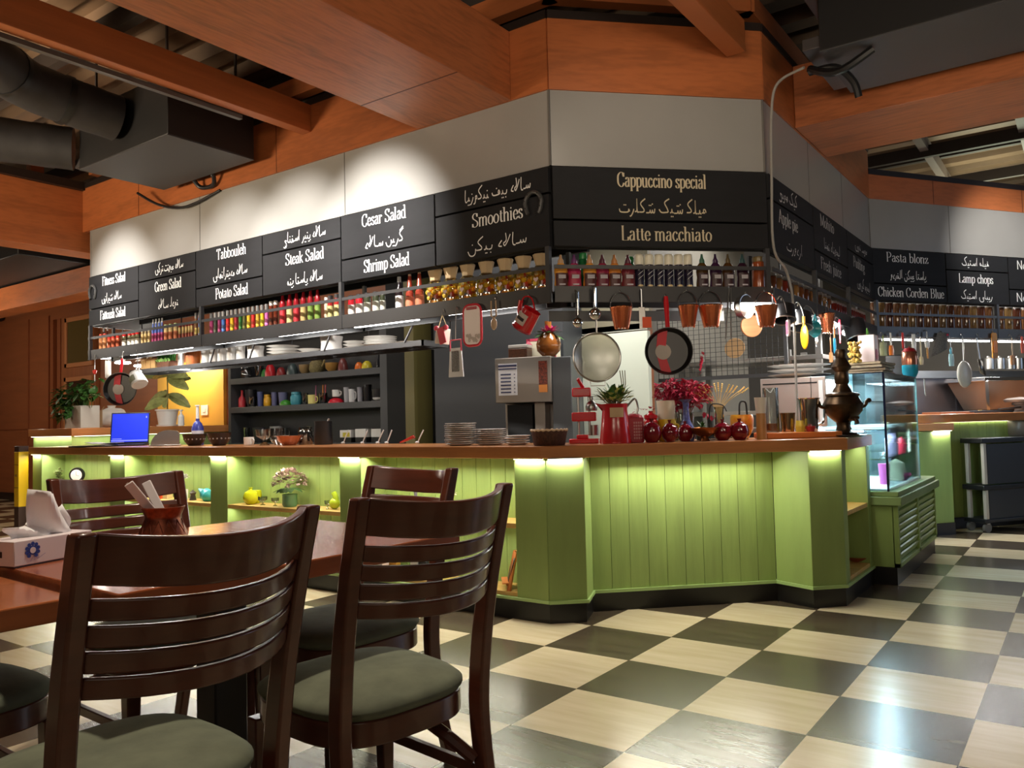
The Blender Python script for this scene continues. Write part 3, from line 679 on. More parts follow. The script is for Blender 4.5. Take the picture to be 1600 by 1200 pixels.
# worktop
b = B(); b.prism([(-7.27, -.632), (-.742, -.632), (.684, .66), (.66, 1.46), (.05, 1.46), (.05, .93), (-.97, -.01), (-7.27, -.01)], .97, 1.045)
tag(b.build('worktop', counter_m, bv=.006, sm=0), 'continuous brown wooden worktop along the green bar', 'worktop')
F1 = Frame(p1, p2); F5 = Frame(p5, p6)
strip('led strip above the near face of the green corner pillar', F1, .01, F1.len-.01, -.014, .968, .012, .004, led_g, 1.0, LG)
strip('led strip above the right green corner pillar', F5, .01, F5.len-.01, -.012, .968, .012, .004, led_g, 1.0, LG)
strip('led strip over the green beadboard of the corner', FB, .1, FB.len-.12, -.12, .9695, .02, .002, led_g, 12, LG, tilt=.55, ch=0)
FRB = Frame((.634, .8), (.634, 1.38))
strip('led strip in the narrow shelf bay at the right end', FRB, .03, .55, .06, .9695, .02, .002, led_g, 1.2, LG, tilt=.35, ch=0)

# raised wing at the far left end of the bar
wg = T('raised_counter', 'raised wood topped counter wing at the far left end of the bar', 'counter', (-7.7, .8, 0))
b = B(); b.box(-.48, .425, -.98, 1.05, 0, 1.15); b.build('green_body', green, wg, sm=0)
b = B(); b.box(-.52, .5, -1.02, 1.1, 1.152, 1.238); b.build('top_slab', counter_m, wg, bv=.005)
strip('led strip below the raised counter slab facing the room', Frame((-8.18, -.2), (-7.22, -.2)), .02, .94, -.008, 1.15, .012, .004, led_g, 2.0, LG)
strip('led strip below the raised counter slab facing the till', Frame((-7.22, -.2), (-7.22, 1.7)), .02, 1.5, -.008, 1.15, .012, .004, led_g, 2.0, LG)

# ------------------------------------------------------------------ hanging rack below the boards
rk_m = M('rack steel', (58, 58, 60), .38)
def rack(F, u0, u1, posts, lab):
    t = T('bottle_rack', lab, 'shelf rack', F.P(0, 0, 0), F.rz, 'black steel racks below the menu boards')
    b = B(); b.box(u0, u1, -.03, -.018, 1.9, 1.998); b.build('front_lip', rk_m, t, bv=.002, sm=0)
    b = B(); b.box(u0, u1, -.018, .24, 1.955, 1.968); b.build('shelf_plate', M('shelf plate', (40, 40, 42), .5), t, sm=0)
    b = B(); b.box(u0, u1, -.03, -.02, 2.103, 2.126); b.build('guard_rail', rk_m, t, sm=0)
    b = B(); b.box(u0, u1, .2, .22, 1.9, 1.955); b.build('back_lip', rk_m, t, sm=0)
    if F is FD: b = B(); b.box(.02, u1-.2, .24, .26, 1.82, 1.885); b.build('under_bar', M('rack grey bar', (74, 76, 78), .4), t, sm=0)
    for u in posts:
        b = B(); b.box(u-.014, u+.014, -.034, -.004, 1.9, 2.24); b.build('post', rk_m, t, sm=0)
        b = B(); b.box(u-.012, u+.012, .2, .225, 1.9, 2.24); b.build('rear_post', rk_m, t, sm=0)
    return t
uu = lambda F, x, y: F.hit(x, y)[0]
rack(FL, 0, FL.len, [.03, uu(FL, 318, 500), uu(FL, 537, 490), FL.len-.02], 'long black rack of sauce bottles under the salad boards')
rack(FD, 0, FD.len, [FD.len-.02], 'black corner rack of syrup bottles under the coffee boards')
rack(FR, 0, FR.len, [.98, 1.98], 'black right hand rack of storage jars under the dessert boards')
rack(FG, 0, 3.4, [.02, uu(FG, 1555, 490)], 'black far right rack of dark jars under the meat boards')
for k, (a, c) in enumerate((((337, 535), (409, 526)), ((436, 523), (524, 511)), ((555, 509), (654, 496)), ((700, 489), (812, 474)), ((205, 552), (300, 541)))):
    u0, z0 = FL.hit(*a, .1); u1, z1 = FL.hit(*c, .1)
    strip(f'white led tube under the long rack, {["second", "third", "fourth", "fifth", "first"][k]} from the far end', FL, u0, u1, .1, (z0+z1)/2-.004, .022, .014, M('tube led', (255, 253, 248), emis=14), 8*(u1-u0), (1, .97, .92))
# oval downlights under the right hand rack
for k, (x, y, w) in enumerate(((1200, 466, .26), (1224, 478, .16), (1250, 487, .2), (1290, 498, .36), (1332, 512, .4))):
    if x < 1210: F = FD; v = .05
    else: F = FR; v = .03
    u, z = F.hit(x, y, v); u = min(u, F.len-.1)
    t = T('downlight', f'glowing oval downlight under the right rack, {ORD[k]} from the corner', 'lamp', F.P(u, v, 1.885), F.rz, 'oval downlights')
    b = B(); b.sph((0, 0, 0), 1, 16, (w*.55, .075, .035)); b.build('bulb', led_w, t)
    b = B(); b.box(-w*.4, w*.4, -.015, .03, .02, .072); b.build('bracket', rk_m, t)
    lamp('POINT', F.P(u, v-.02, 1.8), 6, (1, .97, .93), None, .05)
for k, (x0, x1, y) in enumerate(((1380, 1456, 540), (1484, 1545, 546), (1562, 1620, 549))):
    u0, z0 = FG.hit(x0, y, .15); u1, z1 = FG.hit(x1, y, .15)
    strip(f'white led tube under the far right rack, {ORD[k]} from the inner corner', FG, u0, u1, .15, 1.9, .03, .014, led_w, 10, (1, .98, .95))
for k, (x, y) in enumerate(((163, 559), (192, 567), (222, 572), (284, 576))):
    F = Frame((-6.1, -.1), (-.7, -.1)); u, z = F.hit(x, y)
    t = T('downlight', f'glowing disc lamp over the till, {ORD[k]} from the far end', 'lamp', F.P(u, 0, z), 0, 'disc lamps over the till')
    b = B(); b.lathe([(0, -.01), (.07, -.008), (.08, 0), (.07, .012), (0, .014)], 18); b.build('disc', led_w, t)
    b = B(); b.tube([(0, 0, .014), (0, 0, 3.66-z)], .006, 6); b.build('stem', rk_m, t)
    lamp('POINT', F.P(u, -.02, z-.06), 5, (1, .95, .85), None, .04)

# hanging plate shelf of wire
ps = T('plate_shelf', 'black wire plate shelf hanging under the long rack', 'shelf', FL.P(0, .26, 0), 0)
us0, us1 = .25, 4.16
b = B(); b.box(us0, us1, 0, .012, 1.757, 1.797); b.box(us0, us1, .29, .302, 1.757, 1.797); b.box(us0, us0+.012, 0, .3, 1.757, 1.797); b.box(us1-.012, us1, 0, .3, 1.757, 1.797); b.build('frame', rk_m, ps, sm=0)
b = B()
for k in range(12): b.box(us0, us1, .012+k*.024, .018+k*.024, 1.786, 1.792)
for k in range(40): b.box(us0+k*(us1-us0)/40, us0+k*(us1-us0)/40+.006, 0, .3, 1.78, 1.786)
b.build('wire_deck', rk_m, ps, sm=0)
for x, y in ((400, 545), (518, 528), (646, 507), (338, 560)):
    u, z = FL.hit(x, y, .26); b = B(); b.bar((u-.09, 0.0, 1.79), (u+.09, -.06, 1.96), .012, .012); b.build('brace', rk_m, ps, sm=0)
    b = B(); b.bar((u+.1, .3, 1.79), (u+.1, .3, 2.0), .01, .01); b.build('hanger', rk_m, ps, sm=0)

# ------------------------------------------------------------------ display case
dc = T('display_case', 'green louvred display case with a lit glass cabinet on top', 'display case', (.55, 2.2, 0))
def L(b, x0, x1, y0, y1, z0, z1): b.box(x0-.55, x1-.55, y0-2.2, y1-2.2, z0, z1); return b
L(B(), .25, .77, 1.5, 3.12, .12, .56).build('base', green, dc, bv=.003)
L(B(), .25, .78, 1.49, 3.12, 0, .12).build('plinth', kick_m, dc, sm=0)
b = B()
for y0, y1 in ((1.5, 1.53), (2.27, 2.33), (3.09, 3.13)): L(b, .76, .8, y0, y1, .12, .57)
L(b, .76, .8, 1.5, 3.13, .12, .15)
b.build('louvre_frame', green, dc, bv=.002)
b = B()
for y0, y1 in ((1.53, 2.27), (2.33, 3.09)):
    for k in range(8):
        b.cbox((.782-.55, (y0+y1)/2-2.2, .185+k*.05), .012, y1-y0, .05, Matrix.Rotation(radians(24), 3, 'Y'))
b.build('louvres', green, dc, sm=0)
L(L(B(), .22, .83, 1.46, 3.16, .55, .61), .23, .81, 1.48, 3.1, .61, .645).build('ledge', M('sage green ledge', (128, 150, 96), .4), dc, bv=.005)
L(B(), .56, .6, 1.455, 1.49, .64, .86).build('green_post', green, dc, bv=.003)
L(B(), .27, .74, 1.51, 2.76, .645, .66).build('white_floor', M('white sheet', (226, 232, 236), .35), dc, sm=0)
edge = M('dark glass edge', (16, 24, 48), .2)
L(B(), .736, .75, 1.5, 1.513, .645, 1.475).build('corner_edge', edge, dc, sm=0)
L(B(), .738, .748, 2.77, 2.78, .645, 1.475).build('corner_edge', M('pale glass edge', (120, 160, 158), .2), dc, sm=0)
gl = M('case glass', (236, 246, 246), .02, kind='glass', amt=.15)
L(B(), .742, .746, 1.513, 2.77, .645, 1.475).build('front_glass', gl, dc, sm=0)
L(B(), .25, .736, 1.503, 1.507, .645, 1.475).build('end_glass', gl, dc, sm=0)
L(B(), .25, .738, 2.772, 2.776, .645, 1.475).build('end_glass', gl, dc, sm=0)
L(B(), .25, .746, 1.5, 2.78, 1.475, 1.483).build('top_glass', M('blue top glass', (190, 206, 214), .03, kind='glass', amt=.8), dc, sm=0)
for k, z in enumerate((.86, 1.07, 1.27)): L(B(), .32, .7, 1.56, 2.72, z, z+.008).build('glass_shelf', M('shelf glass', (226, 240, 240), .03, kind='glass', amt=.8), dc, sm=0)
L(B(), .245, .25, 1.5, 2.78, .645, 1.475).build('back_panel', M('teal back panel', (176, 208, 214), .3), dc, sm=0)
L(B(), .27, .3, 1.53, 1.56, .66, 1.4).build('light_tube', led_b, dc, sm=0)
L(B(), .3, .34, 1.58, 2.7, 1.065-.03, 1.065-.008).build('light_tube', led_b, dc, sm=0)
lamp('AREA', (.5, 2.1, 1.45), 95, (.78, .90, 1), (.5, 2.1, 0), .35, 1.1)
lamp('AREA', (.5, 2.1, 1.03), 60, (.78, .90, 1), (.5, 2.1, 0), .35, 1.1)

# ------------------------------------------------------------------ far right counter
fc = T('bar_cabinet', 'far green bar cabinet behind the black trolley', 'bar counter', (0, 0, 0))
FP = Frame((.66, 4.10), (.79, 4.27)); FH = Frame((.60, 4.51), (2.1, 6.43))
b = B(); b.prism([(.45, 3.6), (.66, 4.10), (.79, 4.27), (.62, 4.50), (.3, 4.2)], .115, 1.0); b.build('pillar', green, fc, bv=.003)
b = B(); planks(b, FH, 0, 2.4, .0, .115, 1.08); b.build('beadboard', green_b, fc, sm=0)
run([(.45, 3.6), (.66, 4.10), (.79, 4.27), (.62, 4.50), (2.1, 6.43)], 0, .115, .04, .006).build('plinth', kick_m, fc, sm=0)
b = B(FP.m); b.box(-.2, FP.len+.02, -.03, .12, 1.008, 1.078); b.build('lower_slab', counter_m, fc, bv=.003)
b = B(); b.prism([(.3, 3.7), (.6, 4.02), (.76, 4.2), (.80, 4.36), (2.25, 6.3), (1.7, 6.7), (.1, 4.6)], 1.083, 1.165); b.build('upper_slab', counter_m, fc, bv=.003)
strip('led strip under the far right counter slab', FH, .02, 2.3, -.012, 1.082, .016, .004, led_g, .4, LG, tilt=.3)
strip('led strip above the far green pillar', FP, .0, FP.len, -.014, 1.006, .012, .004, led_g, 1.4, LG)

# ------------------------------------------------------------------ kitchen shell
dg = M('shelf grey', (66, 67, 70), .5); dg2 = M('back panel grey', (60, 62, 66), .45)
su = T('wall_shelf_unit', 'dark grey open shelf unit of cups and jars on the back wall', 'shelf unit', (-5.675, 1.7, 0))
b = B(); b.box(-1.425, -1.37, 0, .28, .0, 2.27); b.build('side', dg, su, sm=0)
b = B(); b.box(1.3, 1.425, 0, .28, .0, 2.27); b.build('side', dg, su, sm=0)
for z in (1.752, 1.386): b = B(); b.box(-1.37, 1.3, 0, .27, z, z+.072); b.build('shelf', dg, su, bv=.002)
b = B(); b.box(-1.37, 1.3, 0, .27, .93, 1.0); b.build('bottom_board', dg, su, bv=.002)
b = B(); b.box(-1.37, 1.3, .27, .285, 0, 2.27); b.build('back_panel', M('shelf back', (44, 45, 48), .6), su, sm=0)
b = B(); b.box(-1.425, 1.425, 0, .28, 2.27, 2.33); b.build('top', dg, su, sm=0)
b = B(); b.box(-4.25, -3.93, 1.68, 2.0, 0, 3.6); S(b.build('column_black', void, sm=0), 'black column beside the dark shelf unit', 'column')
b = B(); b.box(-3.93, -3.8, 1.62, 1.98, 0, 3.6); S(b.build('column_olive', M('olive post', (112, 104, 60), .5), sm=0), 'narrow olive post right of the black column', 'column')
b = B(); b.box(-3.8, -3.55, 1.9, 1.99, 0, 3.6); S(b.build('wall_gap', void, sm=0), 'dark gap between the olive post and the grey panel', 'wall')
b = B(); b.box(-3.5, -1.95, 1.6, 1.99, 0, 3.6); S(b.build('wall_grey', dg2, sm=0), 'flat dark grey wall panel behind the coffee machine', 'wall')
b = B(); b.box(-1.98, -1.25, 1.94, 1.99, 2.0, 3.6); S(b.build('wall_over_door', M('olive grey wall', (120, 114, 94), .6), sm=0), 'olive grey wall above the pale kitchen door', 'wall')
d = T('door_2', 'pale flush kitchen door behind the red jug', 'door', (-1.63, 1.97, 0)); d['kind'] = 'structure'
b = B(); b.box(-.34, .36, -.04, .02, 0, 1.98); b.build('door_leaf', M('pale door', (214, 220, 204), .45), d, bv=.003)
b = B(); b.box(-.4, -.35, -.03, .02, 0, 2.05); b.box(-.4, .36, -.03, .02, 1.99, 2.05); b.build('door_frame', M('door frame grey', (150, 150, 140), .4), d, sm=0)
lamp('AREA', (-1.5, 1.2, 2.4), 12, (1, .97, .9), (-1.62, 1.95, 1.2), .5, .3)
kc = T('kitchen_counter', 'steel back counter along the dark wall behind the bar', 'counter', (-3.4, 1.5, 0))
b = B(); b.box(-1.9, 2.3, -.42, .09, .86, .93); b.build('steel_top', steel, kc, bv=.003)
b = B(); b.box(-1.9, 2.3, -.38, .09, 0, .86); b.build('body', dg, kc, sm=0)
# mesh partition and metal racking further right
mp_ = T('mesh_partition', 'black wire mesh partition hanging in the kitchen behind the copper pails', 'partition', (-.78, 2.2, 1.5))
b = B()
for k in range(26): b.box(-.62+k*.05, -.62+k*.05+.004, 0, .004, .05, .66)
for k in range(15): b.box(-.62, .64, -.004, 0, .05+k*.042, .053+k*.042)
b.build('wire_mesh', M('mesh wire', (30, 30, 28), .5), mp_, sm=0)
b = B(); b.box(-.64, -.61, -.01, .01, .02, .69); b.box(.63, .66, -.01, .01, .02, .69); b.box(-.64, .66, -.01, .01, .66, .69); b.box(-.64, .66, -.01, .01, .02, .05); b.build('frame', rk_m, mp_, sm=0)
b = B()
for x in (-.6, .62): b.box(x-.006, x+.006, -.006, .006, .69, 2.1)
b.build('hanger', rk_m, mp_, sm=0)
rk = T('steel_rack', 'tall steel rack of shelves in the kitchen behind the red dried flowers', 'rack', (-.62, 2.7, 0))
for x, y in ((-.6, 0), (.35, 0), (-.6, .5), (.35, .5), (.62, 0)):
    b = B(); b.box(x-.025, x+.025, y-.025, y+.025, 0, 1.78 if x < .6 else 2.4); b.build('upright', steel, rk, sm=0)
for z in (.7, 1.2, 1.68):
    b = B(); b.box(-.65, .66, -.03, .53, z, z+.04); b.build('shelf', steel, rk, bv=.002)
kt = T('kitchen_counter', 'steel worktable in the kitchen carrying the grey oven', 'counter', (.0, 1.75, 0))
b = B(); b.box(-.9, .2, -.25, .3, 1.06, 1.1); b.build('steel_top', steel, kt, bv=.003)
b = B(); b.box(-.88, .18, -.2, .28, .0, 1.06); b.build('body', dg, kt, sm=0)
p, w, h = Frame((-2, 1.5), (2, 1.5)).box(1190, 590, 1291, 668)
ov = T('oven', 'boxy stainless oven below the stack of white platters', 'oven', (p.x, 1.5, 1.102))
b = B(); b.box(-w/2, w/2, 0, .42, 0, h); b.build('body', M('brushed steel', (186, 174, 168), .42, .85), ov, bv=.006)
b = B(); b.box(w/2-.05, w/2-.02, -.006, 0, .02, h-.03); b.build('door_edge', M('pale edge', (220, 224, 228), .3), ov, sm=0)
b = B(); b.box(-w/2+.02, w/2-.06, -.004, 0, h-.05, h-.04); b.build('seam', void, ov, sm=0)
# right kitchen: steel fridges and back range
rf = T('steel_cabinet', 'tall stainless cabinets along the kitchen wall behind the far counter', 'cabinet', (1.2, 6.4, 0), FG.rz)
b = B(); b.box(-2.2, .9, 0, .6, 0, 1.62); b.build('body', M('brushed dark steel', (116, 116, 122), .32, .8), rf, bv=.006)
for k, x in enumerate((-1.6, -.9, -.2, .5)):
    b = B(); b.box(x-.02, x+.02, -.008, 0, .05, 1.58); b.build('door_seam', M('dark seam', (50, 50, 56), .4), rf, sm=0)
b = B(); b.box(-2.2, .9, -.05, .02, 1.56, 1.64); b.build('front_rim', steel, rf, sm=0)
hd = T('extractor_hood', 'slanted stainless tray stand at the right edge above the far counter', 'hood', FG.P(2.35, .35, 0), FG.rz)
b = B(); b.m = Matrix(); 
b.prism([(-.55, 0), (.8, 0), (.8, .5), (-.55, .5)], 1.5, 1.54); b.build('top', chrome, hd, bv=.003)
b = B(); b.poly([(-.5, .02, 1.5), (.8, .02, 1.5), (.8, .2, 1.2), (-.28, .2, 1.2)]); b.poly([(-.5, .02, 1.5), (-.28, .2, 1.2), (-.28, .5, 1.2), (-.5, .5, 1.5)]); b.build('sloped_front', M('warm steel', (150, 136, 126), .4, .5), hd, sm=0, thick=.008)
b = B(); b.bar((-.53, 0, 1.5), (-.3, .18, 1.2), .03, .02); b.build('edge_bar', steel, hd, sm=0)
lamp('AREA', (.5, 5.2, 3.0), 60, (1, .97, .93), (.9, 5.4, 0), 1.2, 1.2)
lamp('AREA', (-.5, 3.2, 3.2), 40, (1, .96, .9), (-.4, 3.0, 0), 1.0, 1.0)
lamp('AREA', (-2.6, .7, 3.1), 20, (1, .95, .88), (-2.6, 1.2, 0), 1.2, .4)
lamp('AREA', (-5.4, .7, 3.1), 14, (1, .95, .88), (-5.4, 1.3, 0), 2, .4)
# ------------------------------------------------------------------ chairs
cw_m = M('dark mahogany', (98, 50, 34), .3, kind='grain', s=(4, 4, 30), amt=.2, coat=.35)
seat_m = M('moss green velvet', (116, 122, 100), .85, kind='noise', s=(9, 9, 9), amt=.2)
ZT = 1.035
def back_y(z):
    """lean of the back posts"""
    pts = [(0, -.285), (.2, -.235), (.42, -.2), (.6, -.21), (.8, -.245), (ZT, -.305)]
    for (z0, y0), (z1, y1) in zip(pts, pts[1:]):
        if z <= z1: t = (z-z0)/(z1-z0); return y0+(y1-y0)*t
    return pts[-1][1]
def make_chair(lab):
    t = T('dining_chair', lab, 'chair', (0, 0, 0), 0, 'dining chairs')
    for s in (-1, 1):
        sp = spline([(0, back_y(z), z) for z in (0, .2, .42, .6, .8, ZT)], 5)
        b = B(); ids = []
        for q in sp:
            k = q.z/ZT; hw = .0175; d0 = .02+.006*sin(pi*k); xx = s*(.212+.018*k)
            ids.append([b.pt((xx-hw, q.y-d0, q.z)), b.pt((xx+hw, q.y-d0, q.z)), b.pt((xx+hw, q.y+d0, q.z)), b.pt((xx-hw, q.y+d0, q.z))])
        for a, c in zip(ids, ids[1:]):
            for j in range(4): b.face((a[j], a[(j+1) % 4], c[(j+1) % 4], c[j]))
        b.face(ids[0][::-1]); b.face(ids[-1]); b.build('back_post', cw_m, t, bv=.006, sm=40)
    def slat(z0, z1, name, th=.02, sag=.1, dip=.01):
        def at(u, z): x = -.214+.428*u; return x, back_y(z)-.002-sag*(1-(2*u-1)**2)
        b = B(); n = 14; rows = []
        for k in range(n+1):
            u = k/n; x0, y0 = at(u, z0); x1, y1 = at(u, z1); e = -dip*(1-(2*u-1)**2)
            rows.append([b.pt((x0, y0-th/2, z0+e)), b.pt((x0, y0+th/2, z0+e)), b.pt((x1, y1+th/2, z1+e)), b.pt((x1, y1-th/2, z1+e))])
        for a, c in zip(rows, rows[1:]):
            for j in range(4): b.face((a[j], c[j], c[(j+1) % 4], a[(j+1) % 4]))
        b.face(rows[0]); b.face(rows[-1][::-1]); b.build(name, cw_m, t, bv=.004, sm=40)
    slat(.948, ZT-.001, 'top_rail', .024, dip=.018)
    for z in (.887, .842, .798, .754): slat(z, z+.038, 'slat', .018)
    def outline(g, n=40):
        out = []
        for k in range(n):
            a = 2*pi*k/n; c, s_ = cos(a), sin(a)
            x = math.copysign(abs(c)**.62, c)*(.232+g); y = math.copysign(abs(s_)**.62, s_)*(.235+g)
            x *= 1+.1*(y/.235)*.5; out.append((x, y+.02))
        return out
    b = B(); b.prism(outline(0), .43, .492); b.build('seat_frame', cw_m, t, bv=.004)
    b = B(); rings = []
    for g, z in ((-.004, .492), (.006, .505), (.006, .515), (-.012, .53), (-.06, .543), (-.13, .549)):
        rings.append([b.pt((x, y, z)) for x, y in outline(g)])
    for a, c in zip(rings, rings[1:]):
        for j in range(40): b.face((a[j], a[(j+1) % 40], c[(j+1) % 40], c[j]))
    b.face(rings[-1]); b.build('seat_cushion', seat_m, t, sm=80)
    for s in (-1, 1):
        b = B(); x, y = s*.205, .205
        b.v = []; lo = [b.pt((x+dx*.016, y+dy*.016, 0)) for dx, dy in ((-1, -1), (1, -1), (1, 1), (-1, 1))]; hi = [b.pt((x+dx*.023, y+dy*.023-.0, .43)) for dx, dy in ((-1, -1), (1, -1), (1, 1), (-1, 1))]
        for j in range(4): b.face((lo[j], lo[(j+1) % 4], hi[(j+1) % 4], hi[j]))
        b.face(lo[::-1]); b.face(hi); b.build('front_leg', cw_m, t, bv=.004)
        b = B(); b.bar((s*.212, -.22, .27), (s*.205, .19, .27), .02, .03); b.build('side_stretcher', cw_m, t, bv=.003)
    # curved brackets below the seat
    for s in (-1, 1):
        b = B(); b.tube(spline([(s*.2, -.2, .3), (s*.16, -.12, .36), (s*.12, .0, .42)], 6), .018, 8); b.build('bracket', cw_m, t)
    return t
ch = make_chair('dark mahogany slat back chair nearest the camera, drawn up to the front table')
ch.location = (.295, -3.735, 0); ch.rotation_euler[2] = radians(89.7)
dup(ch, (.317, -3.075, 0), radians(81.5), 'dark mahogany slat back chair at the table corner facing the green corner pillar')
dup(ch, (-.73, -3.04, 0), radians(-93), 'dark mahogany chair across the table, behind the copper cutlery pot')
dup(ch, (-.225, -2.65, 0), radians(173), 'dark mahogany chair at the head of the table in front of the bar')
dup(ch, (-.6, -3.765, 0), radians(-90), 'mahogany chair with dark cushion pushed under the table with the tissue box')
# ------------------------------------------------------------------ tables
tw = M('cherry table veneer', (176, 96, 58), .22, kind='grain', s=(26, 2.2, 20), amt=.18, coat=.4)
tw2 = M('cherry table veneer light', (198, 116, 70), .24, kind='grain', s=(26, 2.2, 20), amt=.18, coat=.4)
def table(lab, loc, rz, x0, x1, y0, y1, z, th, m):
    t = T('dining_table', lab, 'table', loc, rz, 'dining tables')
    b = B(); b.box(x0, x1, y0, y1, z-th, z); b.build('table_top', m, t, bv=.004, sm=0)
    cx, cy = (x0+x1)/2, (y0+y1)/2
    b = B(); b.box(cx-.055, cx+.055, cy-.055, cy+.055, .03, z-th); b.build('column', black_p, t, bv=.006)
    b = B(); b.box(cx-.3, cx+.3, cy-.04, cy+.04, 0, .035); b.box(cx-.04, cx+.04, cy-.3, cy+.3, 0, .034); b.build('foot_cross', black_p, t, bv=.006)
    b = B(); b.box(cx-.2, cx+.2, cy-.2, cy+.2, z-th-.02, z-th); b.build('top_plate', black_p, t, sm=0)
    return t
table('cherry wood table carrying the copper cutlery pot and the tissue box', (.175, -3.68, 0), radians(-3.4), -1.0, 0, 0, 1.1, .84, .05, tw)
table('lower cherry wood table at the bottom left, abutting the other table', (.02, -3.69, 0), radians(-3.4), -.82, 0, -1.1, -.004, .822, .05, tw2)
# ------------------------------------------------------------------ things on the racks
def m_(rgb, rough=.35, **k): return M('paint %d %d %d' % tuple(rgb)+(f' r{rough}' if rough != .35 else ''), rgb, rough, **k)
def fit(r, F, v, x0, y0, x1, y1, w0, h0, base=None, spin=0):
    """size a thing of nominal width w0 and height h0 to the photo and stand it at depth v of frame F"""
    p, w, h = F.box(x0, y0, x1, y1, v)
    if base is not None: h = p.z+h-base; p = Vector((p.x, p.y, base))
    r.location = p; r.scale = (w/w0, w/w0, h/h0); r.rotation_euler = (0, 0, F.rz+spin); return r
_used = {}
def row(mk, F, v, boxes, w0, h0, base, lab, cat, group, paint=None):
    """mk() builds the first of a kind; the others are copies. boxes: photo extents; lab: function of the index -> label"""
    first = None; out = []
    for k, bx in enumerate(boxes):
        if first is None: r = mk(lab(k)); r['group'] = group; r['category'] = cat; first = r
        else: r = dup(first, (0, 0, 0), 0, lab(k), group)
        fit(r, F, v, *bx, w0, h0, base); out.append(r)
    if paint:
        for k, r in enumerate(out):
            for part, m in paint(k).items(): recolor(r, part, m)
    return out
def can(lab, lid=(112, 110, 108), body=(200, 40, 40), lab_=(230, 210, 120)):
    t = T('spice_can', lab, 'can')
    b = B(); b.lathe([(0, 0), (.021, 0), (.022, .004), (.022, .092), (.021, .095), (0, .095)], 16); bo = b.build('can_body', m_(body), t)
    b = B(); b.lathe([(.0226, .03), (.0226, .055)], 16); b.build('label_band', m_(lab_), bo)
    b = B(); b.lathe([(0, .095), (.02, .095), (.021, .098), (.021, .118), (.019, .12), (0, .12)], 16, flute=.03, nf=8); b.build('lid', m_(lid), t)
    return t
def sauce(lab, body=(142, 26, 34), cap=(60, 92, 84), label=(196, 60, 60)):
    t = T('sauce_bottle', lab, 'bottle')
    b = B(); b.lathe([(0, 0), (.03, 0), (.032, .006), (.032, .12), (.028, .14), (.015, .165), (.013, .185), (.013, .19), (0, .19)], 18); bo = b.build('bottle_body', m_(body, .15), t)
    b = B(); b.lathe([(0, .185), (.015, .185), (.016, .19), (.015, .218), (0, .22)], 16); b.build('cap', m_(cap), t)
    b = B(); b.lathe([(.0325, .03), (.0325, .105)], 18); b.build('label_band', m_(label, .5), bo)
    return t
def jar(lab, body=(120, 40, 30), lid=(40, 40, 42), label=None, hh=.1, name='jar', cat='jar', gl=False):
    t = T(name, lab, cat)
    b = B(); b.lathe([(0, 0), (.03, 0), (.033, .006), (.033, hh*.78), (.028, hh*.86), (.026, hh*.88), (0, hh*.88)], 18); bo = b.build('jar_body', (M('amber jar glass', body, .06, spec=.9) if gl else m_(body, .15)), t)
    b = B(); b.lathe([(0, hh*.86), (.029, hh*.86), (.03, hh*.88), (.03, hh*.98), (.028, hh), (0, hh)], 18); b.build('lid', m_(lid, .3), t)
    if label: b = B(); b.lathe([(.0336, hh*.2), (.0336, hh*.62)], 18); b.build('label_band', m_(label, .5), bo)
    return t
def squeeze(lab, body=(176, 116, 40), cap=(120, 60, 90)):
    t = T('syrup_bottle', lab, 'bottle')
    b = B(); b.m = Matrix.Diagonal((1, .7, 1, 1)); b.lathe([(0, 0), (.03, 0), (.036, .01), (.038, .05), (.033, .085), (.038, .115), (.034, .14), (.016, .16), (0, .16)], 20); bo = b.build('bottle_body', m_(body, .2), t)
    b = B(); b.lathe([(0, .158), (.017, .158), (.016, .175), (.009, .185), (.006, .205), (0, .206)], 14); b.build('cap', m_(cap), t)
    b = B(); b.m = Matrix.Diagonal((1, .7, 1, 1))
    b.grid(lambda u, v: (.0388*sin((u-.5)*2.0), -.0388*cos((u-.5)*2.0)-.0006, .03+.075*v), 8, 3); b.build('label_front', m_((58, 30, 34), .4), bo)
    b = B(); b.box(-.02, .02, -.0305, -.029, .075, .095); b.box(-.016, .018, -.0305, -.029, .04, .047); b.build('label_lettering', m_((206, 200, 206), .5), bo)
    return t
def creamcan(lab):
    t = T('cream_can', lab, 'can')
    b = B(); b.lathe([(0, 0), (.03, 0), (.031, .004), (.031, .145), (.028, .155), (0, .155)], 18); bo = b.build('can_body', m_((36, 32, 52), .25), t)
    b = B(); b.lathe([(0, .155), (.029, .155), (.03, .16), (.03, .205), (.026, .212), (0, .212)], 18); b.build('cap', m_((232, 226, 204), .4), t)
    b = B()
    for k in range(3):
        z = .07+k*.024; b.poly([(-.022, -.0325, z), (.012, -.0325, z+.022), (.022, -.0325, z+.032), (-.012, -.0325, z+.01)])
    b.build('label_lettering', m_((222, 220, 226), .4), bo)
    b = B(); b.sph((0, -.012, .034), .024, 10, (1.05, .9, 1.2)); b.build('label_cream', m_((232, 206, 150), .4), bo)
    return t
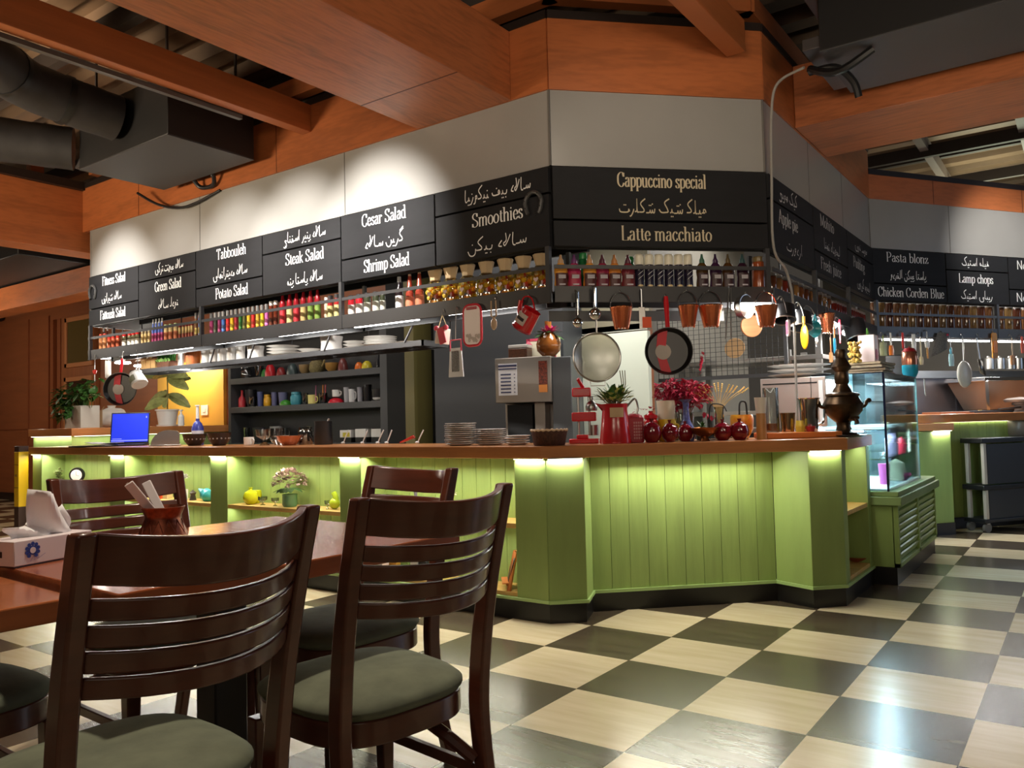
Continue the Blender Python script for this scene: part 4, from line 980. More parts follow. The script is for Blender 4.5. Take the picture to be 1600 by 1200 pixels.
def fruitjar(lab):
    t = T('fruit_jar', lab, 'jar'); R = random.Random(3)
    b = B(); b.lathe([(0, 0), (.05, 0), (.055, .01), (.055, .13), (.04, .155), (.032, .165)], 20); b.build('glass_body', glass, t)
    cols = ((244, 190, 40), (250, 212, 80), (240, 150, 30), (250, 226, 150), (214, 70, 40), (186, 196, 70))
    for c, n in zip(cols, (9, 9, 6, 5, 4, 3)):
        b = B()
        for k in range(n):
            a = R.random()*6.28; q = .02+.017*R.random(); b.sph((q*cos(a)*1.25, q*sin(a)*1.25, .02+R.random()*.115), .017, 8)
        b.build('fruit_piece', m_(c, .4), t)
    b = B(); b.lathe([(.03, .16), (.032, .175), (.046, .225), (.044, .227), (.03, .18), (0, .178)], 20, flute=.05, nf=7); b.build('paper_top', m_((206, 180, 140), .7), t)
    b = B(); b.poly([(-.016, -.057, .085), (0, -.058, .068), (.016, -.057, .085), (.01, -.058, .096), (0, -.058, .09), (-.01, -.058, .096)]); b.build('heart_tag', m_((240, 214, 214), .4), t)
    return t
Z0 = 1.969
def nth(k, n=None): return ORD[k]
V = .07
# second bay: spice cans, sauce bottles
def zrow(xs, y_of, hpx, w): return [(x-w/2, y_of(x)-hpx, x+w/2, y_of(x)) for x in xs]
yb = lambda x: 520-(x-330)*.17
cols = [(176, 62, 110), (52, 60, 44), (134, 34, 84), (62, 104, 168), (196, 34, 30), (232, 176, 30), (164, 34, 44), (40, 110, 44), (92, 92, 40), (230, 178, 34), (206, 34, 28), (188, 150, 44), (234, 186, 34), (204, 96, 160)]
nmz = ['pink', 'dark olive', 'plum', 'blue', 'red', 'yellow', 'crimson', 'green', 'moss', 'yellow', 'red', 'mustard', 'yellow', 'lilac']
row(can, FL, V, zrow([330.7, 337, 343.3, 349.3, 356.2, 362.8, 369.2, 376, 382, 388.8, 395.8, 402.8, 409.8, 416.8], yb, 30, 5.8), .044, .12, Z0,
    lambda k: f'{nmz[k]} spice can, {nth(k)} of the thin cans left of the red sauce bottles', 'can', 'thin spice cans on the long rack',
    lambda k: {'can_body': m_(cols[k]), 'label_band': m_(tuple(min(255, int(c*1.2+30)) for c in cols[k]))})
row(lambda l: jar(l, (96, 40, 24), (226, 222, 214), None, .12), FL, V, zrow([424, 431], yb, 33, 6.6), .066, .12, Z0, lambda k: f'brown spice bottle with white cap, {nth(k)} right of the thin cans', 'bottle', 'white capped brown bottles')
row(sauce, FL, V, zrow([442, 453, 463.5, 474.5, 485.5, 496.5], lambda x: 497-(x-430)*.17, 45, 10), .065, .22, Z0, lambda k: f'tall red sauce bottle on the long rack, {nth(k)} after the thin cans', 'bottle', 'red sauce bottles on the long rack',
    lambda k: {'cap': m_([(96, 64, 70), (64, 104, 92), (104, 62, 66), (62, 100, 84), (70, 110, 92), (80, 112, 104)][k]), 'label_band': m_([(190, 40, 50), (206, 190, 130), (190, 40, 50), (196, 170, 110), (120, 150, 60), (120, 150, 60)][k], .5)})
row(lambda l: jar(l, (222, 206, 170), (236, 232, 226), None, .12), FL, V, [(507, 465, 513, 491)], .066, .12, Z0, lambda k: 'small white sauce jar beside the red sauce bottles', 'jar', 'small white jar on the long rack')
row(lambda l: jar(l, (150, 40, 40), (40, 38, 40), (190, 180, 120), .14), FL, V, [(512, 462, 521, 492), (522, 460, 532, 490)], .066, .14, Z0, lambda k: f'{["left", "right"][k]} of two black lidded relish jars beside the rack post', 'jar', 'relish jars with pale labels')
# third bay
row(lambda l: jar(l, (170, 30, 40), (36, 34, 36), (226, 220, 214), .12), FL, V, [(544, 462, 555, 494), (556, 460, 568, 492)], .066, .12, Z0, lambda k: f'{["left", "right"][k]} red jar with white label after the rack post', 'jar', 'red jars with white labels')
row(lambda l: jar(l, (54, 58, 42), (34, 32, 34), (206, 208, 196), .12), FL, V, [(569, 458, 580, 490), (582, 456, 594, 488), (594, 455, 603, 486)], .066, .12, Z0, lambda k: f'dark green jar with white label, {nth(k)} right of the red jars', 'jar', 'dark green jars on the long rack')
row(lambda l: sauce(l, (36, 28, 30), (160, 164, 168), (222, 222, 220)), FL, V, [(618, 432, 631, 481)], .065, .22, Z0, lambda k: 'dark glass bottle with silver cap and white label among the jars', 'bottle', 'dark bottle on the long rack')
def cone(lab):
    t = T('cone_jar', lab, 'jar')
    b = B(); b.lathe([(0, 0), (.033, 0), (.034, .01), (.032, .1), (.024, .11), (.012, .19), (0, .19)], 18); b.build('jar_body', m_((150, 60, 44), .2), t)
    b = B(); b.lathe([(.0345, .025), (.0345, .08)], 18); b.build('label_band', m_((224, 130, 96), .5), t)
    b = B(); b.lathe([(0, .188), (.012, .188), (.011, .2), (0, .202)], 12); b.build('tip', m_((196, 170, 140)), t); return t
row(cone, FL, V, [(634, 428, 648, 480), (649, 424, 663, 476)], .066, .202, Z0, lambda k: f'{["left", "right"][k]} brick red cone topped jar beside the fruit jars', 'jar', 'cone topped jars')
fx = [680.5, 705, 731.5, 761, 790.5, 819, 847]
row(fruitjar, FL, .1, [(x-14-(k*.4), 421-k*3.9, x+14+(k*.4), 476-k*5.0) for k, x in enumerate(fx)], .11, .227, Z0, lambda k: f'glass jar of yellow fruit with paper top, {nth(k)} counting from the cone jars', 'jar', 'fruit jars on the long rack')
# first bay at the far end
y1 = lambda x: 546-(x-160)*.165
row(lambda l: jar(l, (196, 130, 84), (190, 60, 40), (222, 150, 96), .1), FL, V, zrow([158, 164], y1, 24, 6), .066, .1, Z0, lambda k: f'{["left", "right"][k]} tan jar at the far end of the long rack', 'jar', 'tan jars at the far end')
row(lambda l: jar(l, (180, 90, 60), (206, 50, 36), None, .09), FL, V, zrow([171, 177.5, 184.5], y1, 17, 6.6), .066, .09, Z0, lambda k: f'red lidded preserve jar, {nth(k)} from the far end of the rack', 'jar', 'red lidded preserve jars')
row(lambda l: jar(l, (90, 84, 60), (206, 40, 36), (236, 232, 220), .09), FL, V, zrow([195, 203.5, 209.5, 215.5], y1, 18, 8), .066, .09, Z0, lambda k: f'dark preserve jar with round white label, {nth(k)} of its row', 'jar', 'white labelled preserve jars')
row(lambda l: jar(l, (206, 176, 120), (160, 140, 100), None, .09), FL, V, zrow([223, 228, 233.5], y1, 17, 5), .066, .09, Z0, lambda k: f'cream coloured jar left of the blue bottles, {nth(k)} of three', 'jar', 'cream jars at the far end')
row(lambda l: sauce(l, (92, 110, 176), (228, 228, 230), (170, 60, 110)), FL, V, zrow([239.5, 244, 249, 253.5], y1, 34, 4.8), .065, .22, Z0, lambda k: f'blue and purple bottle with white cap, {nth(k)} of four', 'bottle', 'blue bottles with white caps')
row(lambda l: jar(l, (214, 186, 130), (150, 170, 110), (196, 110, 70), .11), FL, V, zrow([260, 267, 275], y1, 22, 7), .066, .11, Z0, lambda k: f'cream dressing jar right of the blue bottles, {nth(k)} of three', 'jar', 'cream dressing jars')
row(lambda l: can(l, (150, 40, 44), (206, 176, 110), (150, 60, 40)), FL, V, zrow([281, 286.5, 291.5, 296, 300], y1, 21, 4.4), .044, .12, Z0, lambda k: f'narrow tan shaker with red top, {nth(k)} left of the first rack post', 'can', 'tan shakers')
row(can, FL, V, zrow([306.5, 312.5, 317], y1, 33, 4.6), .044, .12, Z0, lambda k: f'{["brown", "blue", "tan"][k]} thin can just left of the first rack post', 'can', 'thin cans by the first post', lambda k: {'can_body': m_([(120, 80, 44), (66, 110, 168), (196, 160, 96)][k])})
row(lambda l: sauce(l, (120, 60, 60), (226, 222, 216), (224, 220, 214)), FL, .12, [(159.5, 512, 164, 545), (165.5, 510, 170, 544)], .065, .22, Z0, lambda k: f'{["left", "right"][k]} slim white topped bottle behind the tan jars', 'bottle', 'slim white topped bottles')
# corner rack
fy = lambda x: 446
sx = [877, 898, 922, 942, 961, 982]
sc = [(226, 156, 60), (170, 40, 84), (220, 148, 58), (150, 40, 70), (210, 130, 56), (124, 44, 56)]
sn = ['amber', 'maroon', 'amber', 'maroon', 'amber', 'maroon']
row(squeeze, FD, V, [(x-11, 398, x+11, 447) for x in sx], .076, .206, Z0, lambda k: f'{sn[k]} syrup bottle on the corner rack, {nth(k)} from the fruit jars', 'bottle', 'syrup bottles left of the cream cans',
    lambda k: {'bottle_body': m_(sc[k], .2), 'cap': m_([(190, 150, 110), (110, 60, 110), (196, 150, 110), (90, 50, 60), (190, 130, 80), (90, 50, 60)][k]), 'label_front': m_([(84, 40, 36), (170, 40, 70), (84, 40, 36), (110, 34, 50), (84, 40, 36), (110, 40, 40)][k], .4)})
row(creamcan, FD, V, [(x-7.3, 398, x+7.3, 448) for x in (999.6, 1014.8, 1030.3, 1045.7, 1061, 1076)], .062, .212, Z0, lambda k: f'white capped cream spray can on the corner rack, {nth(k)} from the syrup bottles', 'can', 'cream spray cans')
row(squeeze, FD, V, [(x-10, 397, x+10, 449) for x in (1098, 1119, 1138.5, 1161)], .076, .206, Z0, lambda k: f'{["olive", "purple", "brown", "plum"][k]} syrup bottle, {nth(k)} right of the cream cans', 'bottle', 'syrup bottles right of the cream cans',
    lambda k: {'bottle_body': m_([(84, 60, 26), (60, 30, 60), (80, 50, 24), (50, 24, 40)][k], .2), 'cap': m_([(70, 110, 90), (60, 34, 70), (96, 80, 50), (54, 84, 84)][k])})
row(lambda l: jar(l, (150, 74, 40), (120, 100, 60), None, .12), FD, V, [(1176, 402, 1196, 450)], .066, .12, Z0, lambda k: 'orange spice jar at the right end of the corner rack', 'jar', 'orange spice jar')
row(lambda l: jar(l, (40, 120, 70), (50, 150, 80), None, .12), FD, .16, [(978, 402, 992, 447), (905, 396, 919, 446)], .066, .12, Z0, lambda k: f'green jar behind the syrup bottles of the corner rack, {["right", "left"][k]} one', 'jar', 'green jars behind the syrups')
# right hand rack: pasta and spice jars
R2 = random.Random(11)
us = [.12+.125*k for k in range(13)]; brown = [(110, 64, 34), (96, 50, 28), (140, 96, 56), (120, 40, 26), (84, 60, 40), (150, 110, 60)]
f = None
for k, u in enumerate(us):
    lb = f'tall storage jar on the right rack, {nth(k)} in from the corner'
    if f is None: f = r = jar(lb, brown[0], (150, 146, 140), None, .2, 'storage_jar', gl=True); r['group'] = 'storage jars on the right rack'
    else: r = dup(f, (0, 0, 0), 0, lb)
    recolor(r, 'jar_body', M('jar fill %d' % (k % 6), brown[k % 6], .08, spec=.8)); r.location = FR.P(u, V, Z0); r.scale = (1.25, 1.25, .82)
f = None
for k in range(14):
    u = 1.85+.078*(k % 14); lb = f'small brick red spice jar on the right rack, {nth(k)} towards the inner corner'
    if f is None: f = r = jar(lb, (112, 34, 22), (190, 170, 160), None, .1, 'spice_jar'); r['group'] = 'small red spice jars'
    else: r = dup(f, (0, 0, 0), 0, lb)
    r.location = FR.P(u, V, Z0); r.scale = (.95, .95, 1.5)
f = None
gxs = list(range(1366, 1554, 12))+list(range(1564, 1604, 13))
for k, x in enumerate(gxs):
    lb = f'dark glass jar with metal lid on the far right rack, {nth(k)} from the inner corner'
    if f is None: f = r = jar(lb, (80, 50, 30), (170, 166, 160), None, .2, 'storage_jar', gl=True); r['group'] = 'dark jars on the far right rack'
    else: r = dup(f, (0, 0, 0), 0, lb)
    recolor(r, 'jar_body', M('jar dark %d' % (k % 4), [(84, 54, 34), (110, 84, 50), (70, 36, 24), (100, 66, 40)][k % 4], .08, spec=.8))
    fit(r, FG, V, x-5.5, 466+(x-1366)*.045, x+5.5, 493+(x-1366)*.06, .066, .2, Z0)
# ------------------------------------------------------------------ crockery on the wire shelf
def plates(name, lab, n, r, F, v, x0, y0, x1, y1, base, group, m=None, lift=.012, rim=.016):
    """a stack of n plates fitted to the photo, each plate a thing of its own"""
    p, w, h = F.box(x0, y0, x1, y1, v); R = w/2; first = None; step = max((h-rim)/(max(1, n-1)), .006) if n > 1 else 0
    for k in range(n):
        lb = lab if n == 1 else f'{ORD[k]} {lab} counting from the bottom'
        if first is None:
            t = T(name, lb, name.split('_')[-1], (p.x, p.y, base), 0, group)
            b = B(); b.lathe([(0, 0), (R*.6, 0), (R*.64, .002), (R*.98, rim*.9), (R, rim), (R*.97, rim+.001), (R*.62, .006), (0, .005)], 28); b.build('dish', m or white, t); first = t
        else: dup(first, (p.x+.002*sin(k*2.3), p.y+.002*cos(k*3.1), base+k*step), 0, lb, group)
ZS = 1.7925
def bowl(name, lab, F, v, x0, y0, x1, y1, base, group=None, m=None, n=20, cat=None, foot=.5):
    p, w, h = F.box(x0, y0, x1, y1, v); h = p.z+h-base; R = w/2
    t = T(name, lab, cat or 'bowl', (p.x, p.y, base), F.rz, group)
    b = B(); b.lathe([(0, 0), (R*foot, 0), (R*(foot+.1), .004), (R*.88, h*.55), (R, h), (R*.96, h), (R*.84, h*.56), (R*foot, h*.1), (0, h*.08)], n); b.build('bowl_body', m or white, t)
    return t
for k, x in enumerate((322, 334, 347, 361, 376)):
    bowl('ramekin', f'white ramekin on the wire shelf, {nth(k)} right of the wooden bowl', FL, .38, x-7.5, 547-k*1.9, x+7.5, 562-k*2.0, ZS, 'white ramekins on the wire shelf', foot=.85)
bowl('square_bowl', 'larger white bowl at the end of the ramekin row', FL, .38, 386, 541, 413, 559, ZS, None, foot=.85)
plates('serving_plate', 'wide white plate of the first stack on the wire shelf', 4, 0, FL, .4, 417, 533, 468, 550, ZS, 'first plate stack on the wire shelf')
plates('serving_plate', 'white plate between the stacks on the wire shelf', 2, 0, FL, .4, 464, 538, 502, 546, ZS, 'low plates on the wire shelf')
bowl('white_bowl', 'deep white bowl in the middle of the wire shelf', FL, .4, 500, 526, 536, 545, ZS, None, foot=.85)
plates('serving_plate', 'white plate beside the deep bowl on the wire shelf', 3, 0, FL, .4, 536, 526, 572, 539, ZS, 'middle plates on the wire shelf')
plates('serving_plate', 'white plate of the tall right stack on the wire shelf', 5, 0, FL, .4, 568, 516, 620, 532, ZS, 'tall plate stack on the wire shelf')
plates('serving_plate', 'thin white plate at the right end of the wire shelf', 1, 0, FL, .4, 616, 522, 660, 529, ZS, 'end plate on the wire shelf')
bowl('wooden_bowl', 'orange wooden bowl at the left of the white ramekins', FL, .36, 289, 545, 314, 568, ZS, None, M('orange wood', (206, 112, 48), .4, kind='wood', s=(6, 6, 2), amt=.25), foot=.75)
# planter with grass and flower box near the till
p, w, h = FL.box(245, 558, 278, 569, .36)
t = T('grass_planter', 'woven planter of green grass on the wire shelf', 'plant', (p.x, p.y, ZS), 0)
b = B(); b.box(-w/2, w/2, -.05, .05, 0, .07); b.build('basket', M('wicker', (110, 62, 34), .7, kind='noise', s=(60, 60, 60), amt=.4), t, bv=.01)
b = B()
for k in range(150): b.leaf((R2.uniform(-w/2, w/2), R2.uniform(-.04, .04), .06), (R2.uniform(-.4, .4), R2.uniform(-.4, .2), 1), R2.uniform(.08, .17), .012, .1, 3)
b.build('grass', M('planter grass', (60, 130, 50), .5), t, sm=0)
b = B()
for k in range(60): b.leaf((R2.uniform(-w/2, w/2), R2.uniform(-.06, -.03), .06), (R2.uniform(-.5, .5), R2.uniform(-.6, 0), .7), R2.uniform(.03, .06), .016, .2, 3)
b.build('pale_leaves', M('pale leaf', (150, 196, 110), .5), t, sm=0)
p, w, h = FL.box(228, 554, 246, 570, .34)
t = T('flower_box', 'small wooden flower box with pink flowers by the grass planter', 'plant', (p.x, p.y, ZS), .3)
b = B()
for x in (-.06, 0, .06): b.box(x-.027, x+.027, -.05, .05, 0, .11)
b.build('crate', M('crate wood', (190, 150, 96), .6), t, bv=.003)
b = B()
for k in range(60): a = R2.random()*6.28; b.leaf((R2.uniform(-.05, .05), R2.uniform(-.04, .04), .1), (cos(a), sin(a), R2.uniform(.2, 1.2)), R2.uniform(.1, .2), .03, .2, 4)
b.build('petals', M('rose petals', (200, 70, 110), .5), t, sm=0)
b = B()
for k in range(26): a = R2.random()*6.28; b.leaf((R2.uniform(-.06, .06), R2.uniform(-.05, .05), .1), (cos(a), sin(a), R2.uniform(.1, .6)), R2.uniform(.1, .22), .04, .3, 4)
b.build('wrapping_leaves', M('straw leaf', (206, 186, 150), .6), t, sm=0)
p, w, h = FL.box(279, 542, 286, 568, .42); t = T('white_board', 'upright white board beside the grass planter', 'board', (p.x, p.y, ZS), 0); b = B(); b.box(-.04, .04, -.008, .008, 0, .2); b.build('sheet', white, t, bv=.002)
# ------------------------------------------------------------------ things hanging from the racks
def H(F, name, lab, cat, x, y0, y1, wpx, v=-.05, group=None, hook=True, spin=0):
    p, w, h = F.box(x-wpx/2, y0, x+wpx/2, y1, v)
    t = T(name, lab, cat, (p.x, p.y, p.z+h), F.rz+spin, group)
    if hook:
        dz = max(.01, 1.935-(p.z+h)); d_ = -v-.031; rt = Matrix.Rotation(-spin, 3, 'Z'); b = B()
        b.tube(spline([rt @ Vector(q) for q in ((0, 0, 0), (0, d_*.2, dz*.6), (0, d_*.5, dz), (0, d_*.8, dz+.008), (0, d_, dz-.01))], 4), .0026, 6); b.build('hook', steel, t)
    return t, w, h
def pail(lab, F, x, y0, y1, wpx, ytop, group='copper pails on the corner rack'):
    t, w, h = H(F, 'copper_pail', lab, 'pail', x, y0, y1, wpx, group=group); R = w/2
    hb = h*.56
    b = B(); b.lathe([(0, -h), (R*.62, -h), (R*.64, -h+.006), (R*.96, -h+hb), (R*1.0, -h+hb+.004), (R*.93, -h+hb), (R*.6, -h+.01), (0, -h+.01)], 48, flute=.022, nf=16); b.build('pail_body', copper, t)
    b = B(); b.lathe([(R*.97, -h+hb), (R*1.02, -h+hb+.004), (R*.97, -h+hb+.009)], 28); b.build('rim', M('bright copper', (232, 150, 110), .12, 1), t)
    b = B(); b.tube([(R*1.0*cos(a), 0, -h+hb+(h-hb)*sin(a)) for a in [pi*k/16 for k in range(17)]], .004, 6); b.build('bail', chrome, t)
    b = B()
    for k in range(7): a = pi+pi*k/6; b.sph((R*.55*cos(a), R*.55*sin(a), -h-.003), .006, 8)
    b.build('foot_beads', M('bright copper', (232, 150, 110)), t)
pail('copper pail hanging alone left of the red handled pan', FD, 971.5, 457, 513, 36, 457)
pail('copper pail right of the red handled pan, left one of the pair', FD, 1076, 455, 510, 32, 455)
pail('copper pail right of the red handled pan, right one of the pair', FD, 1111, 455, 510, 38, 455)
pail('copper pail hanging in front of the bright oval lamp', FD, 1198, 456, 510, 36, 456)
pail('copper pail on the right rack beyond the teal colander', FR, 1293, 470, 520, 24, 470, 'copper pail on the right rack')
def pan(lab, F, x, y0, y1, wpx, spin, tilt, hfrac=.42):
    t, w, h = H(F, 'frying_pan', lab, 'pan', x, y0, y1, wpx, spin=spin); R = h*(1-hfrac)/2; zc = -h+R
    rot = Matrix.Rotation(radians(90), 3, 'X')
    b = B(Matrix.Translation((0, 0, zc)) @ rot.to_4x4()); b.lathe([(0, -.0), (R*.78, 0), (R*.86, .006), (R, .05), (R*.97, .05), (R*.83, .01), (0, .006)], 36); b.build('pan_body', M('nonstick black', (22, 21, 22), .3), t)
    b = B(Matrix.Translation((0, 0, zc)) @ rot.to_4x4()); b.poly([(-R*.3, -R*.84, .012), (R*.12, -R*.93, .022), (-R*.12, -R*.1, .009), (-R*.5, -.0, .009)]); b.poly([(-R*.5, 0, .009), (-R*.12, -R*.1, .009), (-R*.0, R*.9, .02), (-R*.4, R*.84, .016)]); b.build('paper_wrap', m_((196, 40, 52), .5), t, sm=0, thick=.001)
    b = B(Matrix.Translation((0, 0, zc)) @ rot.to_4x4()); b.lathe([(0, .014), (R*.33, .013)], 24, c=(-R*.2, .0, 0)); b.build('wrap_picture', m_((168, 156, 146), .4), t)
    b = B(); b.tube([(0, -.03, zc+R*.98), (0, -.02, zc+R+h*.1), (0, -.006, -.05), (0, -.002, 0)], [.014, .013, .016, .012], 10, flat=.55); b.build('handle', red, t)
    return t
pan('black frying pan with red handle hanging under the cream cans', FD, 1044.5, 463, 587, 66, radians(-12), 0, .40)
pan('black and red frying pan hanging at the far end by the ivy', FL, 191, 560, 634, 40, radians(38), 0, .30)
# big sieve and ladles
t, w, h = H(FD, 'sieve', 'large round mesh sieve hanging on the corner rack', 'sieve', 934, 452, 596, 76); R = w/2; zc = -h+R
b = B(); b.tube([(R*cos(a), 0, zc+R*sin(a)) for a in [2*pi*k/40 for k in range(40)]], .006, 8, closed=True); b.build('rim', steel, t)
b = B(Matrix.Translation((0, 0, zc)) @ Matrix.Rotation(radians(90), 4, 'X')); b.lathe([(R*.98, 0), (R*.8, -.02), (R*.4, -.045), (0, -.05)], 32); b.build('mesh_bowl', M('sieve gauze', (200, 192, 176), .4, kind='glass', amt=2.2), t)
b = B(); b.bar((0, -.004, zc+R), (0, -.004, -h*.2), .022, .004); b.build('handle_strap', steel, t)
b = B(); b.tube([(0, 0, -h*.22), (0, 0, 0)], [.012, .013], 10); b.build('handle_grip', black_p, t)
b = B(); b.tube([(-.045, 0, zc-R), (-.045, 0, zc-R-.025), (.045, 0, zc-R-.025), (.045, 0, zc-R)], .003, 6); b.build('rest_loop', steel, t)
def scoop(lab, x, y0, y1, wpx, F=FD, clear=False):
    t, w, h = H(F, 'ice_scoop', lab, 'scoop', x, y0, y1, wpx, v=-.075, group='chrome scoops'); R = w/2
    b = B(); b.sph((0, 0, -h+R), R, 16, (1, .8, 1)); b.build('scoop_bowl', chrome, t)
    b = B(); b.tube([(0, 0, -h+R*1.8), (0, 0, -h*.45), (0, 0, 0)], [.006, .01, .012], 10); b.build('handle', glass if clear else chrome, t)
scoop('chrome scoop with clear handle at the left of the corner rack', 903, 456, 512, 16, clear=True)
scoop('chrome scoop hanging in front of the sieve handle', 930, 450, 500, 19)
t, w, h = H(FD, 'spatula', 'steel spatula with orange tag left of the red handled pan', 'spatula', 1004, 452, 514, 10)
b = B(); b.box(-w/2, w/2, -.002, .002, -h, -h*.45); b.build('blade', steel, t, bv=.001)
b = B(); b.tube([(0, 0, -h*.45), (0, 0, 0)], .007, 8); b.build('handle', chrome, t)
b = B(); b.box(.0, .055, -.006, -.003, -h*.97, -h*.7); b.build('price_tag', m_((226, 84, 40), .5), t)
t, w, h = H(FD, 'serving_tongs', 'long steel tongs hanging right of the copper pail pair', 'tongs', 1143, 450, 530, 15)
for s in (-1, 1): b = B(); b.bar((s*.006, 0, 0), (s*.018-.02, 0, -h), .016, .003); b.build('arm', steel, t)
# small sieve and wooden board
t, w, h = H(FD, 'saucepan', 'small steel saucepan hung on its side by the bright oval lamp', 'pan', 1168, 460, 498, 30, spin=.5); R = h/2
b = B(Matrix.Translation((0, 0, -R)) @ Matrix.Rotation(radians(90), 4, 'X')); b.lathe([(0, -.05), (R*.9, -.05), (R, 0), (R*.95, 0), (R*.86, -.045), (0, -.045)], 28); b.build('pan_body', steel, t)
b = B(); b.bar((R*.9, 0, -R), (R*.9+.1, 0, -R+.01), .018, .008); b.build('handle', black_p, t)
p, w, h = FD.box(1157, 492, 1192, 527, .3)
t = T('cutting_board', 'round wooden board hanging behind the right copper pail', 'board', (p.x, p.y, p.z+h/2), FD.rz)
b = B(Matrix.Rotation(radians(90), 4, 'X')); b.lathe([(0, -.01), (w/2, -.01), (w/2, .01), (0, .01)], 28); b.build('disc', M('board wood', (168, 112, 70), .5, kind='grain', s=(3, 3, 30), amt=.2), t, bv=.003)
b = B(); b.tube([(0, 0, h/2-.01), (0, 0, 1.95-p.z-h/2)], .003, 6); b.build('cord', m_((190, 180, 160)), t)
p, w, h = Frame((-1.3, 2.05), (1, 2.05)).box(1090, 515, 1120, 545, 0)
t = T('cutting_board', 'round wooden board propped on the kitchen rack by the mesh', 'board', (p.x, 2.72, 1.83), 0)
b = B(Matrix.Rotation(radians(80), 4, 'X')); b.lathe([(0, -.01), (w/2*1.15, -.01), (w/2*1.15, .01), (0, .01)], 28); b.build('disc', M('board wood pale', (206, 160, 104), .5), t, bv=.003)
# long rack: bird house, grater, tray, clip, watering can
t, w, h = H(FL, 'birdhouse', 'small red and white hanging house ornament under the fruit jars', 'ornament', 692, 492, 541, 26, hook=True)
b = B(); b.cbox((0, 0, -h*.68), w*.7, .06, h*.5, Matrix.Rotation(.15, 3, 'Y')); b.build('house', m_((214, 190, 176), .5), t, bv=.004)
b = B(); b.cbox((.02, -.034, -h*.68), w*.5, .006, h*.52, Matrix.Rotation(-.25, 3, 'Y')); b.build('red_front', m_((206, 60, 76), .5), t)
b = B()
for x in (-.035, .045): b.sph((x, -.02, -h*.42), .018, 10)
b.build('pompoms', m_((214, 70, 90), .6), t)
b = B(); b.tube([(-.035, 0, -h*.4), (0, 0, 0), (.04, 0, -h*.42)], .003, 6); b.build('string', m_((216, 196, 150), .6), t)
t, w, h = H(FL, 'grater', 'white box grater on a red ribbon hanging over the coffee counter', 'grater', 713, 531, 589, 30, v=-.06)
b = B(); b.tube([(-w*.36, 0, -h*.3), (-w*.36, 0, -.0), (w*.36, 0, 0), (w*.36, 0, -h*.3)], .005, 8); b.build('handle', m_((214, 70, 90)), t)
b = B(); b.poly([(-w*.38, 0, -h*.22), (w*.38, 0, -h*.22), (w*.5, 0, -h), (-w*.5, 0, -h)]); b.build('grater_face', m_((226, 226, 228), .3), t, thick=.006, sm=0)
b = B(); b.box(-w*.25, w*.25, -.012, -.004, -h*.86, -h*.3); b.build('grating_drum', M('rasp', (176, 176, 178), .35, .6, kind='noise', s=(160, 160, 160), amt=.5, bump=1), t, bv=.004)
t, w, h = H(FL, 'serving_tray', 'white tray with red rim and flower print hanging under the rack', 'tray', 739, 476, 540, 37)
def rrect(w, h, r, z, n=5):
    out = []
    for cx, cz, a0 in ((w/2-r, h/2-r, 0), (-w/2+r, h/2-r, 90), (-w/2+r, -h/2+r, 180), (w/2-r, -h/2+r, 270)):
        for k in range(n+1): a = radians(a0+90*k/n); out.append((cx+r*cos(a), z+cz+r*sin(a)))
    return out
b = B(Matrix.Rotation(radians(90), 4, 'X')); b.prism(rrect(w*.9, h*.94, .04, -h/2), -.004, .004); b.build('tray_face', m_((240, 228, 226), .3), t)
b = B(); b.tube([(x, 0, z) for x, z in rrect(w*.94, h, .045, -h/2)], .008, 8, closed=True); b.build('red_rim', m_((214, 56, 70)), t)
b = B(); b.box(-w*.28, w*.28, -.012, -.006, -h*.12, -h*.05); b.build('grip_slot', m_((170, 30, 44)), t, bv=.003)
b = B()
for k in range(14):
    x, z = R2.uniform(-.36, .36)*w, -h*R2.uniform(.74, .92)
    for q in range(5): b.sph((x+.007*cos(q*1.256), -.006, z+.007*sin(q*1.256)), .005, 6, (1, .3, 1))
b.build('flower_print', m_((206, 196, 190), .5), t)
t, w, h = H(FL, 'nutcracker', 'wooden spoon shaped nutcracker hanging beside the red watering can', 'utensil', 772, 467, 515, 11)
b = B(); b.tube([(-w*.4, 0, -.01), (-w*.45, 0, -h*.55), (0, 0, -h*.62), (w*.45, 0, -h*.55), (w*.4, 0, -.01)], .005, 8); b.build('frame', m_((176, 150, 120), .5), t)
b = B(); b.sph((0, 0, -h*.82), h*.2, 14, (.6, .35, 1)); b.build('spoon_end', m_((186, 160, 130), .5), t)
t, w, h = H(FL, 'watering_can', 'red enamel watering can hanging by its handle at the corner', 'watering can', 824, 463, 521, 48)
mt = Matrix.Translation((.0, 0, -h*.62)) @ Matrix.Rotation(radians(38), 4, 'Y')
b = B(mt); b.lathe([(0, -.07), (.062, -.07), (.064, -.066), (.056, .06), (.058, .066), (.05, .06), (.056, -.06), (0, -.06)], 26); b.build('can_body', red, t)
b = B(mt); b.tube([(-.055, 0, -.02), (-.09, 0, .02), (-.105, 0, .07)], [.014, .011, .016], 10); b.build('spout', red, t)
b = B(); b.tube(spline([(-.045, 0, -h*.5), (-.03, 0, -.02), (.0, 0, 0), (.04, 0, -.02), (.06, 0, -h*.42)], 6), .005, 8); b.build('handle', red, t)
b = B(mt); b.grid(lambda u, v: (.066*sin((u-.5)*1.2)-.004, -.066*cos((u-.5)*1.2), -.035+.07*v), 8, 4); b.build('label_oval', m_((190, 176, 168), .4), t)
b = B(mt); b.grid(lambda u, v: (.067*sin((u-.5)*.8)-.004, -.067*cos((u-.5)*.8)-.0005, -.012+.02*v), 6, 2); b.build('label_lettering', m_((40, 34, 36), .5), t)
b = B(mt); b.lathe([(.0645, -.072), (.067, -.066), (.0645, -.06)], 26); b.build('foot_rim', m_((150, 16, 28)), t)
